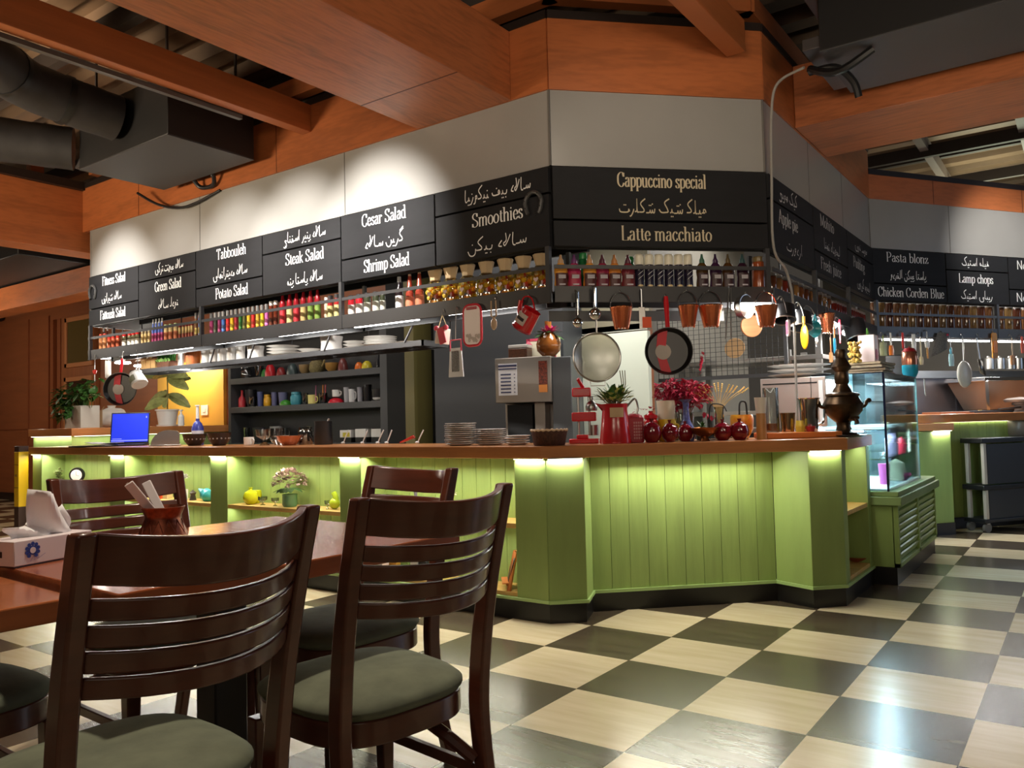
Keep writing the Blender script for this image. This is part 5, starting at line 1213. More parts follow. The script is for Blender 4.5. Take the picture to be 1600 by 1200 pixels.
# far end hangings
t, w, h = H(FL, 'enamel_jug', 'white enamel jug with a dark print hanging beside the far frying pan', 'jug', 215, 570, 606, 24, v=-.02)
b = B(Matrix.Translation((0, 0, -h*.6)) @ Matrix.Rotation(radians(-35), 4, 'Y')); b.lathe([(0, -.07), (.07, -.07), (.075, -.06), (.055, .05), (.06, .06), (.05, .055), (0, .05)], 22); b.build('jug_body', m_((206, 206, 204), .25), t)
b = B(Matrix.Translation((0, 0, -h*.6)) @ Matrix.Rotation(radians(-35), 4, 'Y')); b.grid(lambda u, v: (.072*sin((u-.5)*1.4), -.072*cos((u-.5)*1.4)-.002, -.045+.06*v), 8, 4); b.build('print_patch', m_((120, 124, 104), .5), t)
b = B(); b.tube(spline([(.03, 0, -h*.35), (.02, 0, -.01), (0, 0, 0), (-.03, 0, -h*.3)], 5), .006, 8); b.build('handle', m_((206, 206, 204), .25), t)
t, w, h = H(FL, 'hanging_cloth', 'white embroidered cloth hanging at the far end of the rack', 'cloth', 168, 563, 590, 15, v=.0)
b = B(); b.grid(lambda u, v: (-w/2+w*u, .012*sin(u*14), -h*v), 14, 4); b.build('cloth_panel', m_((238, 234, 228), .8), t, thick=.003)
t, w, h = H(FL, 'heart_charm', 'tiny red heart charm on a cord at the far end of the rack', 'ornament', 148, 577, 596, 8, v=-.04)
b = B(); b.sph((-.012, 0, -.02), .016, 10); b.sph((.012, 0, -.02), .016, 10); b.sph((0, 0, -.034), .017, 10); b.build('heart', m_((214, 52, 36), .4), t)
b = B(); b.box(-.006, .006, -.002, .002, -h, -.04); b.build('tag_strip', white, t)
t, w, h = H(FL, 'cleaning_mop', 'small mop head doll hanging behind the far frying pan', 'ornament', 173, 588, 612, 11, v=.02)
b = B(); b.sph((0, 0, -h*.25), h*.26, 12); b.build('head', m_((206, 196, 186), .6), t)
b = B(); b.lathe([(.01, -h*.45), (.04, -h*.9), (0, -h)], 12); b.build('dress', m_((96, 110, 84), .7), t)
# right hand rack
def blackpot(lab, x, y0, y1, wpx, spin=.3):
    t, w, h = H(FR, 'black_pot', lab, 'pot', x, y0, y1, wpx, spin=spin, group='black pots on the right rack'); R = w/2
    b = B(Matrix.Translation((0, 0, -h*.5)) @ Matrix.Rotation(radians(18), 4, 'Y')); b.lathe([(0, h*.4), (R*.85, h*.4), (R*.95, h*.34), (R, -h*.45), (R*.96, -h*.45), (R*.88, h*.3), (0, h*.34)], 28); b.build('pot_body', M('pot black', (34, 34, 36), .3), t)
    b = B(Matrix.Translation((0, 0, -h*.5)) @ Matrix.Rotation(radians(18), 4, 'Y')); b.tube([(R*cos(2*pi*k/28), R*sin(2*pi*k/28), -h*.45) for k in range(28)], .005, 6, closed=True); b.build('rim', steel, t)
    b = B(); b.tube([(0, 0, -h*.2), (0, 0, 0)], .008, 8); b.build('handle', black_p, t)
blackpot('black cooking pot hanging beside the copper pail under the oval lamps', 1226, 474, 503, 34)
blackpot('black cooking pot hanging left of the yellow spoon', 1252, 486, 515, 34)
t, w, h = H(FR, 'pink_grater', 'pink plastic hand grater hanging below the black pots', 'grater', 1232, 500, 525, 14, v=-.09, spin=.5)
b = B(Matrix.Rotation(radians(90), 4, 'X')); b.prism(rrect(.075, h, .02, -h/2), -.006, .006); b.build('frame', m_((222, 206, 212), .4), t)
b = B(Matrix.Rotation(radians(90), 4, 'X')); b.prism(rrect(.05, h*.8, .015, -h/2), -.009, .009); b.build('pink_face', m_((186, 96, 128), .4), t)
t, w, h = H(FR, 'spoon_rest', 'yellow spoon shaped dish hanging beside the teal colander', 'spoon', 1258, 495, 546, 12, v=-.09, spin=.9)
b = B(); b.sph((0, 0, -h*.62), h*.38, 18, (.5, .12, 1)); b.build('spoon_bowl', m_((240, 186, 30), .3), t)
b = B(); b.tube([(0, 0, -h*.28), (0, 0, 0)], .01, 8); b.build('handle', m_((240, 186, 30), .3), t)
t, w, h = H(FR, 'colander', 'teal round colander hanging on the right rack', 'colander', 1274, 492, 527, 26, v=-.1, spin=1.0); R = h*.36
b = B(Matrix.Translation((0, 0, -h+R)) @ Matrix.Rotation(radians(90), 4, 'X')); b.lathe([(0, -.04), (R*.7, -.035), (R, 0), (R*1.04, .002), (R*.9, -.005), (0, -.03)], 26); b.build('colander_bowl', m_((40, 146, 160), .3), t)
b = B(); b.tube([(-.02, 0, -h+R*1.9), (-.006, 0, 0), (.02, 0, -h+R*1.9)], .006, 8); b.build('handle', m_((60, 170, 186), .3), t)
t, w, h = H(FR, 'steel_whisk', 'steel balloon whisk hanging below the teal colander', 'whisk', 1276, 520, 542, 16, v=.05)
b = B()
for k in range(4): s = (k-1.5)*.02; b.tube(spline([(0, 0, 0), (s, 0, -h*.6), (0, .01*(k % 2), -h)], 5), .0025, 6)
b.build('wires', chrome, t)
def slim(F, name, lab, cat, x, y0, y1, wpx, parts, v=-.06, spin=.8):
    """a slim utensil: parts = (name, colour, from, to, width) down its length"""
    t, w, h = H(F, name, lab, cat, x, y0, y1, wpx, v=v, spin=spin)
    for nm, c, a, z, ww in parts:
        b = B(); b.tube([(0, 0, -h*a), (0, 0, -h*(a+z)/2), (0, 0, -h*z)], [ww*.4, ww*.5, ww*.42], 10, flat=.4); b.build(nm, m_(c, .35), t)
slim(FR, 'silicone_spatula', 'orange and blue handled spatula on the right rack', 'spatula', 1305, 505, 552, 5, [('handle', (226, 120, 60), 0, .5, .02), ('blade', (30, 140, 180), .5, 1, .035)])
slim(FR, 'red_tongs', 'pair of red tongs beside the orange and blue spatula', 'tongs', 1313, 500, 536, 6, [('handle', (206, 40, 60), 0, .6, .03), ('tip', (206, 60, 70), .6, 1, .018)])
slim(FR, 'wooden_spoon', 'wooden spoon hanging above the samovar', 'spoon', 1299, 528, 566, 6, [('handle', (190, 130, 84), 0, .6, .016), ('bowl', (190, 130, 84), .6, 1, .05)], v=-.02)
blackpot('black wok hanging at the inner end of the right rack', 1337, 497, 532, 34, 1.0)
# far right rack
def fr(*a, **k): return slim(FG, *a, spin=0, **k)
fr('glass_bottle', 'green glass bottle hanging at the inner corner of the far right rack', 'bottle', 1381, 524, 556, 15, [('neck', (130, 140, 60), 0, .35, .02), ('body', (150, 150, 110), .35, 1, .1)])
fr('orange_spatula', 'white handled orange spatula on the far right rack', 'spatula', 1393, 520, 556, 8, [('handle', (236, 230, 220), 0, .55, .025), ('blade', (232, 120, 36), .55, 1, .06)])
fr('red_tongs', 'red silicone tongs on the far right rack', 'tongs', 1411.5, 520, 546, 7, [('arm', (214, 50, 40), 0, .95, .035)])
fr('white_scraper', 'long white scraper right of the red tongs', 'scraper', 1428.5, 522, 550, 8, [('blade', (240, 238, 232), 0, 1, .055)])
fr('wooden_paddle', 'wooden paddle leaning from the far right rack', 'paddle', 1440, 528, 570, 7, [('handle', (230, 210, 170), 0, .7, .02), ('blade', (230, 206, 160), .7, 1, .05)])
fr('scissors', 'kitchen scissors hanging left of the oven mitt', 'scissors', 1450, 518, 560, 9, [('handle', (226, 224, 220), .35, .6, .06), ('blade', (190, 190, 190), 0, .35, .02), ('grip', (206, 150, 80), .6, 1, .025)])
t, w, h = H(FG, 'oven_mitt', 'grey knitted oven mitt hanging on the far right rack', 'oven mitt', 1474, 520, 560, 44)
b = B()
b.grid(lambda u, v: ((-.06+.12*u)*(1+.8*v)+(-.05*v), -.018*sin(pi*u)*1.4, -.0-h*.95*v*(1-.35*u)), 12, 10); b.grid(lambda u, v: ((-.06+.12*u)*(1+.8*v)+(-.05*v), .018*sin(pi*u), -.0-h*.95*v*(1-.35*u)), 12, 10)
b.build('mitt_body', M('knit grey', (128, 126, 124), .9, kind='noise', s=(90, 90, 120), amt=.4, bump=.6), t)
b = B(); b.box(.03, .07, -.01, .01, -.03, -.01); b.build('red_loop', m_((186, 30, 60), .6), t)
fr('dish_brush', 'pale blue dish brush hanging below the oven mitt', 'brush', 1487, 543, 572, 14, [('handle', (110, 190, 214), 0, .35, .03), ('head', (186, 224, 228), .35, 1, .07)])
t, w, h = H(FG, 'skimmer', 'large white skimmer ladle hanging on the far right rack', 'ladle', 1508, 528, 606, 18)
b = B(); b.tube([(0, 0, 0), (0, 0, -h*.5)], .008, 8); b.build('handle', steel, t)
b = B(); b.sph((0, 0, -h*.73), h*.27, 20, (.72, .2, 1)); b.build('ladle_bowl', m_((206, 200, 190), .3), t)
t, w, h = H(FG, 'slotted_turner', 'slotted steel turner hanging right of the skimmer', 'turner', 1532, 528, 588, 18)
b = B(); b.bar((-.03, 0, 0), (.0, 0, -h*.55), .012, .008); b.build('handle', steel, t)
b = B(); b.poly([(-.03, 0, -h*.55), (.035, 0, -h*.6), (.08, 0, -h), (.0, 0, -h*.92)]); b.build('blade', steel, t, thick=.003)
t, w, h = H(FG, 'orange_grater', 'orange handled vegetable slicer on the far right rack', 'slicer', 1555, 520, 560, 15)
b = B(Matrix.Rotation(radians(90), 4, 'X')); b.prism(rrect(.07, h, .02, -h/2), -.006, .004); b.build('frame', m_((190, 130, 40), .4), t)
b = B(Matrix.Rotation(radians(90), 4, 'X')); b.prism(rrect(.05, h*.45, .008, -h*.55), -.008, .012); b.build('orange_grip', m_((240, 140, 20), .3), t)
fr('wooden_spoon', 'wooden spoon near the right edge of the far rack', 'spoon', 1583, 528, 570, 9, [('handle', (226, 200, 170), 0, .65, .018), ('bowl', (190, 140, 100), .65, 1, .07)])
fr('red_spatula', 'red spatula at the very right edge of the far rack', 'spatula', 1598, 526, 552, 6, [('blade', (206, 90, 70), 0, 1, .04)])
# ------------------------------------------------------------------ things standing on the bar
ZW = 1.046
SF = Frame((-7.1, 1.82), (-4.25, 1.82))
def on(F, v, x0, y0, x1, y1, base=ZW):
    p, w, h = F.box(x0, y0, x1, y1, v); return Vector((p.x, p.y, base)), w, p.z+h-base
def put(name, lab, cat, F, v, bx, base=ZW, group=None, spin=0):
    p, w, h = on(F, v, *bx, base); return T(name, lab, cat, p, F.rz+spin, group), w, h
def lathe_thing(name, lab, cat, F, v, bx, prof, m, base=ZW, part='body', group=None, n=24, extra=None):
    """prof in units of half width and height"""
    t, w, h = put(name, lab, cat, F, v, bx, base, group); R = w/2
    b = B(); b.lathe([(r*R, z*h) for r, z in prof], n); b.build(part, m, t)
    if extra: extra(t, R, h)
    return t
def L2(t, name, R, h, prof, m, n=24): b = B(); b.lathe([(r*R, z*h) for r, z in prof], n); return b.build(name, m, t)
# stacks of side plates with dark rims
prim = M('white plate dark rim', (236, 232, 226), .25)
def stack(lab, F, v, x0, y0, x1, y1, n, group):
    p, w, h = on(F, v, x0, y0, x1, y1); R = w/2; st = h/n; f = None
    for k in range(n):
        lb = f'{ORD[k]} {lab} counting from the bottom'
        if f is None:
            f = T('side_plate', lb, 'plate', p, 0, group)
            b = B(); b.lathe([(0, 0), (R*.62, 0), (R*.66, .002), (R, st*.86), (R*.97, st*.98), (R*.62, .004), (0, .004)], 28); b.build('dish', prim, f)
            b = B(); b.lathe([(R*.995, st*.7), (R*1.002, st*.84), (R*.985, st*.99)], 28); b.build('brown_rim', m_((186, 170, 156), .3), f)
        else: dup(f, (p.x+.003*sin(k*2.7), p.y+.003*cos(k*1.9), p.z+k*st), 0, lb, group)
stack('side plate of the tallest stack on the bar', CL, .14, 695, 661, 744, 694, 11, 'tallest plate stack')
stack('side plate of the middle stack on the bar', CL, .2, 742, 670, 791, 693, 8, 'middle plate stack')
stack('side plate of the low stack beside the brown basket', CL, .2, 789, 680, 828, 693, 4, 'low plate stack')
t, w, h = put('bread_basket', 'brown wicker basket with scalloped pale rim on the bar', 'basket', CD, .12, (830, 672, 887, 694)); R = w/2
b = B(); b.lathe([(0, 0), (R*.82, 0), (R*.86, .006), (R, h), (R*.95, h), (R*.8, .01), (0, .01)], 48, flute=.012, nf=24); b.build('basket_body', M('dark wicker', (92, 54, 38), .7, kind='noise', s=(90, 90, 60), amt=.45, bump=.6), t)
b = B(); b.tube([(R*.99*cos(a), R*.99*sin(a), h+.003*sin(a*22)) for a in [2*pi*k/88 for k in range(88)]], .006, 6, closed=True); b.build('scalloped_rim', m_((206, 176, 140), .6), t)
# coffee machine on the rear counter and what stands on it
FM = Frame((-3.4, 1.14), (-1.6, 1.14))
p, w, h = FM.box(771, 557, 897, 690, 0)
t = T('coffee_machine', 'large grey steel coffee machine with a menu sticker', 'coffee machine', (p.x, p.y, .932), radians(14)); h = p.z+h-.932; k_ = .32
b = B(); b.box(-w*.5, w*.25, 0, k_, h*.52, h); b.box(-w*.5, w*.25, .22, k_, 0, h*.52); b.box(-w*.5, w*.25, 0, .2, 0, .06); b.build('front_body', M('machine steel', (148, 140, 132), .38, .7), t, bv=.006)
b = B(); b.box(w*.25, w*.5, .02, k_+.02, 0, h*.985); b.build('side_body', M('machine side', (84, 86, 88), .4, .3), t, bv=.006)
b = B(); b.box(-w*.4, -w*.06, .1, .225, .08, h*.5); b.build('dispenser_recess', void, t, sm=0)
b = B(); b.box(-w*.45, -w*.2, -.006, 0, h*.6, h*.94); stk = b.build('menu_sticker', m_((226, 226, 230), .5), t, sm=0)
b = B(); b.box(-w*.45, -w*.2, -.008, -.005, h*.905, h*.925)
b.box(-w*.45, -w*.2, -.008, -.005, h*.875, h*.888)
for q in range(6): b.box(-w*.42, -w*.28, -.008, -.005, h*(.625+q*.038), h*(.64+q*.038)); b.box(-w*.24, -w*.225, -.008, -.005, h*(.627+q*.038), h*(.637+q*.038))
b.build('sticker_lines', m_((50, 56, 96), .5), stk, sm=0)
b = B(); b.box(w*.09, w*.2, -.006, 0, h*.62, h*.95); b.build('bean_strip', M('bean strip', (150, 60, 34), .5, kind='noise', s=(70, 70, 70), amt=.75), t, sm=0)
b = B(); b.box(w*.09, w*.2, -.008, -.005, h*.62, h*.7); b.build('strip_foot', m_((222, 140, 66), .5), t, sm=0)
b = B(); b.box(-w*.02, w*.12, .08, .2, h*.2, h*.52); b.build('side_spout', M('machine steel', (148, 140, 132)), t, bv=.004)
topz = .932+h
FT = Frame((p.x-1, p.y+.22), (p.x+1, p.y+.22))
q, w, h = FT.box(797, 533, 829, 556, 0)
t = T('coffee_bean_jar', 'dark jar of coffee beans with pale lid on the coffee machine', 'jar', (q.x, q.y, topz+.001), .2)
b = B(); b.box(-w/2, w/2, -w*.35, w*.35, 0, h*.75); b.build('jar_body', M('coffee beans', (92, 52, 32), .3, kind='noise', s=(80, 80, 80), amt=.5), t, bv=.008)
b = B(); b.box(-w*.5, w*.5, -w*.36, w*.36, h*.75, h); b.build('lid', m_((176, 170, 164), .3), t, bv=.008)
q, w, h = FT.box(820, 523, 872, 556, .1)
t = T('gift_box', 'pink and white patterned box behind the gourd vase', 'box', (q.x, q.y, topz+.001), .1)
b = B(); b.box(-w/2, w/2, 0, .09, 0, h); b.build('carton', m_((222, 214, 190), .5), t, bv=.003)
b = B()
for a in (-.5, .5-.12): b.box(w*a, w*(a+.12), -.003, 0, 0, h)
b.box(-w/2, w/2, -.003, 0, h*.88, h); b.build('pink_border', m_((206, 70, 96), .5), t, sm=0)
b = B(); b.cbox((-w*.42, -.006, h*.72), .05, .004, .05, Matrix.Rotation(.78, 3, 'Y')); b.build('rosette', m_((226, 120, 140), .5), t)
t = lathe_thing('gourd_vase', 'amber brown gourd vase holding magenta flowers', 'vase', FT, -.1, (838, 502, 877, 554), [(0, 0), (.5, 0), (.92, .16), (1, .34), (.8, .55), (.34, .7), (.26, .82), (.28, 1), (.2, 1), (.2, .75), (0, .7)], M('amber glaze', (160, 96, 44), .12, kind='noise', s=(9, 9, 3), amt=.35), topz+.001, 'vase_body', n=36)
b = B()
for k in range(40): a = R2.random()*6.28; b.leaf((0, 0, .2), (cos(a), sin(a), R2.uniform(.3, 1.6)), R2.uniform(.06, .14), .035, .2, 3)
b.build('flowers', m_((190, 40, 110), .5), t, sm=0)
b = B()
for k in range(16): a = R2.random()*6.28; b.leaf((0, 0, .19), (cos(a), sin(a), R2.uniform(-.1, .6)), R2.uniform(.1, .17), .05, .3, 3)
b.build('leaves', leafm, t, sm=0)
# red manual press
t, w, h = put('juice_press', 'red iron lever press with steel columns', 'press', CD, .34, (885, 592, 942, 690), spin=-.3)
b = B(); b.box(-w*.4, w*.4, -.07, .07, 0, .03); b.box(-w*.2, w*.12, -.05, .05, .03, .055); b.build('foot_plate', red, t, bv=.006)
b = B()
for x in (-.035, .035): b.tube([(x, 0, .05), (x, 0, h*.82)], .008, 10)
b.build('column', steel, t)
b = B(); b.box(-.075, .08, -.05, .05, h*.34, h*.48); b.build('lower_head', red, t, bv=.008)
b = B(); b.box(-.07, .05, -.045, .045, h*.72, h*.86); b.build('upper_head', red, t, bv=.008)
b = B(); b.lathe([(0, h*.5), (.035, h*.5), (.04, h*.56), (.03, h*.62), (.012, h*.66), (.012, h*.72)], 18, (.05, 0, 0)); b.lathe([(0, h*.12), (.03, h*.12), (.03, h*.28), (0, h*.28)], 16, (.06, 0, 0)); b.build('steel_cup', steel, t)
b = B(); b.tube([(0, 0, h*.86), (-.02, -.02, h*.95), (-.03, -.03, h)], .012, 8); b.build('lever', red, t)
# red jug of flowers
t, w, h = put('flower_jug', 'tall red pouring jug filled with pale green flowers', 'jug', CD, .14, (937, 631, 987, 692)); R = w/2
b = B(); b.lathe([(0, 0), (R*.98, 0), (R, .01), (R*.86, h*.5), (R*.78, h*.85), (R*.84, h), (R*.78, h), (R*.7, h*.8), (0, h*.7)], 28); b.build('jug_body', M('jug red', (176, 28, 34), .25, coat=.4), t)
b = B(); b.poly([(-R*.7, -.03, h*.98), (-R*.7, .03, h*.98), (-R*1.25, 0, h*1.03)]); b.poly([(-R*.68, -.035, h*.8), (-R*.7, -.03, h*.98), (-R*1.25, 0, h*1.03)]); b.poly([(-R*.68, .035, h*.8), (-R*1.25, 0, h*1.03), (-R*.7, .03, h*.98)]); b.build('spout', M('jug red', (176, 28, 34)), t, sm=0)
b = B(); b.grid(lambda u, v: (R*.9*sin((u-.5)*1.0)-.01, -R*.93*cos((u-.5)*1.0), h*(.66+.24*v)), 8, 3); b.build('label_panel', m_((190, 160, 120), .4), t)
b = B(); b.tube(spline([(R*.75, 0, h*.9), (R*1.3, 0, h*1.12), (R*1.5, 0, h*.9), (R*1.4, 0, h*.72)], 6), .006, 8); b.build('wire_handle', steel, t)
fl, lv, st = B(), B(), B()
for k in range(190):
    a = R2.random()*6.28; d = Vector((cos(a)*R2.uniform(.2, 1.4), sin(a)*.8, R2.uniform(.25, 1.3))).normalized(); L_ = R2.uniform(.08, .16); e = Vector((0, 0, h*.95))+d*L_
    (fl if k % 2 else lv).leaf(e-d*.05, d+Vector((R2.uniform(-.5, .5), R2.uniform(-.5, .5), 0)), (.04 if k % 2 else .07), .03, .2, 3)
    if k % 8 == 0: st.tube([(0, 0, h*.85), tuple(e)], .0025, 5)
for k in range(3): st.tube([(0.03, 0, h*.9), (.05+k*.012, 0, h*1.5), (.04+k*.016, 0, h*1.85)], .003, 5)
fl.build('yellow_blossom', m_((206, 204, 120), .6), t, sm=0); lv.build('foliage', leafm, t, sm=0); st.build('stems', m_((120, 110, 80), .6), t)
# red telephone box tin
t, w, h = put('telephone_box_tin', 'small red telephone box tin beside the red jug', 'tin', CD, .2, (980, 646, 1004, 691)); hw = w/2
b = B(); b.box(-hw, hw, -hw, hw, 0, h*.86); b.build('box_body', M('tin red', (158, 28, 44), .35), t, bv=.004)
b = B(); b.lathe([(hw*1.1, h*.86), (hw*1.0, h*.93), (hw*.5, h), (0, h)], 20); b.build('domed_roof', M('tin red', (158, 28, 44)), t)
b = B()
for i in range(4):
    for j in range(6): b.box(-hw*.4+i*hw*.3, -hw*.4+i*hw*.3+hw*.2, -hw-.003, -hw+.001, h*(.12+j*.105), h*(.19+j*.105))
b.build('window_grid', m_((196, 130, 130), .4), t, sm=0)
# red jar, pomegranates, copper bowl
wine = M('wine red glaze', (110, 12, 26), .1, coat=.5)
lathe_thing('lidded_jar', 'tall red lidded jar behind the left pomegranate pot', 'jar', CD, .3, (1007, 642, 1029, 688), [(0, 0), (.85, 0), (1, .1), (1, .66), (.8, .72), (.96, .76), (.96, .86), (.3, .93), (.3, 1), (0, 1)], red, part='jar_body')
def pomegranate(lab, x0, y0, x1, y1, v):
    def crown(t, R, h): L2(t, 'crown', R, h, [(.18, .8), (.14, .9), (.24, 1.0), (.16, 1.0), (0, .9)], wine)
    return lathe_thing('pomegranate_pot', lab, 'ornament', CD, v, (x0, y0, x1, y1), [(0, 0), (.55, 0), (.92, .2), (1, .42), (.85, .68), (.45, .82), (.16, .86), (0, .86)], wine, part='body', group='dark red pomegranate pots', extra=crown)
pomegranate('largest dark red pomegranate pot below the tall red jar', 1004, 654, 1034, 690, .12)
pomegranate('dark red pomegranate pot in front of the yellow jug', 1034, 656, 1060, 690, .12)
pomegranate('dark red pomegranate pot below the blue vase', 1058, 658, 1084, 689, .16)
pomegranate('dark red pomegranate pot right of the copper bowl', 1115, 655, 1144, 688, .12)
pomegranate('dark red pomegranate pot below the yellow fruit bowl', 1141, 654, 1171, 687, .1)
t, w, h = put('copper_bowl', 'shallow footed copper bowl between the pomegranate pots', 'bowl', CD, .1, (1078, 668, 1124, 688)); R = w/2
b = B(); b.lathe([(0, 0), (R*.35, 0), (R*.25, h*.3), (R*.8, h*.6), (R, h), (R*.94, h), (R*.7, h*.66), (0, h*.45)], 28); b.build('bowl_body', M('old copper', (140, 84, 44), .25, .8), t)
def yhandle(t, R, h):
    b = B(); b.tube(spline([(R*.95, 0, h*.42), (R*1.4, 0, h*.36), (R*1.3, 0, h*.12), (R*.9, 0, h*.08)], 6), .008, 8); b.build('handle', m_((226, 190, 40), .3), t)
    L2(t, 'paper_frill', R, h, [(.9, .52), (1.05, 1.0), (.98, 1.0), (.84, .52)], m_((232, 222, 196), .6))
lathe_thing('yellow_jug', 'yellow jug with a white paper collar behind the pomegranates', 'jug', CD, .3, (1028, 626, 1056, 676), [(0, 0), (.9, 0), (1, .1), (1, .46), (.92, .54), (.8, .54), (.8, .1), (0, .1)], m_((226, 190, 40), .3), part='jug_body', extra=yhandle)
blue = M('blue tile glaze', (96, 106, 170), .25, kind='noise', s=(60, 60, 60), amt=.4)
lathe_thing('blue_vase', 'slender blue patterned vase before the red dried flowers', 'vase', CD, .2, (1058, 624, 1088, 676), [(0, 0), (.7, 0), (.95, .12), (.85, .3), (.4, .5), (.28, .75), (.34, .95), (.75, 1), (.7, 1), (.2, .9), (0, .85)], blue, part='vase_body')
# red dried flower bouquet
t, w, h = put('dried_bouquet', 'big bunch of crimson dried flowers in a clear vase', 'flowers', CD, .36, (1020, 585, 1115, 676))
b = B(); b.lathe([(0, 0), (.06, 0), (.065, .01), (.075, h*.42), (.07, h*.42), (.06, .01), (0, .008)], 22); b.build('glass_vase', glass, t)
b = B(); st = B()
for k in range(900):
    a = R2.random()*6.28; e = R2.random()**.6
    c = Vector((cos(a)*e*w*.46, sin(a)*e*w*.32, h*.72+R2.uniform(-.42, .34)*h*.7*(1-.55*e)))
    b.leaf(c, (R2.uniform(-1, 1), R2.uniform(-1, 1), R2.uniform(-.5, 1)), .036, .024, .2, 2, .4)
for k in range(16):
    x = w*.34+.012*k; b.leaf((x, -.03, h*(.42-.014*k)), (R2.uniform(-1, 1), -.3, -.6), .035, .022, .2, 2); x = -w*.46-.009*k; b.leaf((x, 0, h*(.5-.003*k)), (-.5, R2.uniform(-1, 1), R2.uniform(-1, 1)), .03, .016, .2, 2)
    b.leaf((w*.3+.003*k, 0, h*(.98+.022*k)), (R2.uniform(-1, 1), -.3, .8), .034, .02, .2, 2)
b.build('crimson_blossom', m_((176, 34, 66), .6), t, sm=0)
for k in range(24): a = k*.9; st.tube([(cos(a)*.03, sin(a)*.02, .02), (cos(a)*.05, sin(a)*.03, h*.4), (cos(a)*w*.3, sin(a)*w*.2, h*.66)], .0025, 5)
st.build('stems', m_((120, 60, 50), .6), t)
# wheat in a jar
t, w, h = put('wheat_vase', 'narrow jar holding a fan of dry wheat ears', 'vase', CD, .3, (1108, 594, 1142, 682)); 
b = B(); b.lathe([(0, 0), (.03, 0), (.03, h*.5), (.036, h*.55), (.032, h*.55), (.026, .01), (0, .008)], 20); b.build('glass_jar', glass, t)
b = B(); e_ = B()
for k in range(13):
    x = (k-6)*.02; y = .02*sin(k*2.1); tip = Vector((x*1.7, y, h*(.95-.02*abs(k-6)*.8))); b.tube(spline([(x*.1, 0, .02), (x*.25, 0, h*.55), tuple(tip)], 4), .002, 5)
    d = (tip-Vector((x*.25, 0, h*.55))).normalized()
    for q in range(5): e_.sph(tip-d*.012*q, .006, 6)
b.build('straw', m_((206, 170, 96), .7), t); e_.build('wheat_ears', m_((214, 178, 100), .7), t)
# green sprig pot, wire kettle stand, fruit bowl
t, w, h = put('sprig_pot', 'tiny potted green sprig behind the copper bowl', 'plant', CD, .3, (1084, 642, 1108, 680))
b = B(); b.lathe([(0, 0), (.03, 0), (.035, .04), (.03, .04), (0, .035)], 16); b.build('pot', m_((60, 56, 52), .5), t)
b = B()
for k in range(50): a = R2.random()*6.28; b.leaf((0, 0, .04+R2.random()*.05), (cos(a), sin(a), R2.uniform(.1, 1.6)), .05, .014, .1, 2)
b.build('sprig', leafm, t, sm=0)
t, w, h = put('fruit_bowl', 'yellow and red painted bowl at the back of the bar', 'bowl', CD, .34, (1142, 648, 1178, 684)); R = w/2
b = B(); b.lathe([(0, 0), (R*.5, 0), (R*.95, h*.4), (R, h*.85), (R*.92, h), (R*.86, h), (R*.9, h*.6), (0, h*.1)], 26); b.build('bowl_body', M('fruit glaze', (222, 176, 40), .3, rgb2=(190, 60, 30), kind='noise', s=(12, 12, 12)), t)
b = B(); b.tube(spline([(-R*.2, 0, h), (-R*.1, 0, h*1.5), (R*.4, 0, h*1.5), (R*.5, 0, h)], 6), .006, 8); b.build('wire_handle', black_p, t)
t, w, h = put('plate_hanger', 'thin black wire stand behind the wheat jar', 'stand', CD, .22, (1096, 632, 1140, 686))
b = B(); b.tube(spline([(-w*.2, 0, .0), (-w*.2, 0, h*.7), (-w*.1, 0, h), (w*.3, 0, h*.98), (w*.45, 0, h*.8)], 5), .004, 6); b.tube([(-w*.35, -.05, .003), (w*.1, .05, .003)], .004, 6); b.build('wire_frame', black_p, t)
# frosted drink bottle, stemmed glass, tray, cups
t, w, h = put('frosted_tumbler', 'tall frosted tumbler with amber drink at the tray end', 'glass', CD, .1, (1181, 621, 1200, 689)); R = w/2
b = B(); b.lathe([(0, 0), (R*.85, 0), (R*.8, h*.5), (R*.78, h*.62), (0, h*.62)], 22); b.build('amber_drink', m_((176, 128, 70), .3), t)
b = B(); b.lathe([(R*.8, h*.62), (R*.84, h*.72), (R, h), (R*.95, h), (R*.78, h*.7), (0, h*.66)], 22); b.build('frosted_top', m_((216, 210, 196), .35), t)
t, w, h = put('serving_board', 'flat orange wooden serving board on the bar', 'board', CD, .22, (1187, 672, 1305, 689), spin=radians(-4))
b = B(); b.box(-w/2, w/2, -.12, .12, 0, .038); b.build('board', M('board orange', (204, 118, 50), .4, kind='grain', s=(3, 20, 20), amt=.12), t, bv=.006)
ZB2 = ZW+.0385
t, w, h = put('pitcher', 'clear glass pitcher on the orange serving board', 'pitcher', CD, .22, (1193, 606, 1219, 676), ZB2); R = w/2
b = B(); b.lathe([(0, 0), (R*.9, 0), (R*.95, .01), (R*.92, h), (R*.88, h), (R*.9, .012), (0, .01)], 22); b.build('glass_wall', glass, t)
b = B(); b.lathe([(0, .012), (R*.86, .012), (R*.86, h*.2), (0, h*.2)], 20); b.build('fruit_drink', m_((196, 110, 60), .4), t)
b = B(); b.tube(spline([(-R*.9, 0, h*.7), (-R*.7, 0, h*.98), (0, 0, h*.9), (R*.5, 0, h*.98), (R*.9, 0, h*.6)], 6), .003, 6); b.build('bent_straw', m_((226, 226, 226)), t)
lathe_thing('steel_cup', 'polished steel cup on the serving board', 'cup', CD, .24, (1220, 645, 1243, 676), [(0, 0), (.85, 0), (1, .9), (1.05, 1), (.95, 1), (.8, .05), (0, .05)], M('brass steel', (190, 160, 130), .15, 1), ZB2, 'cup_body')
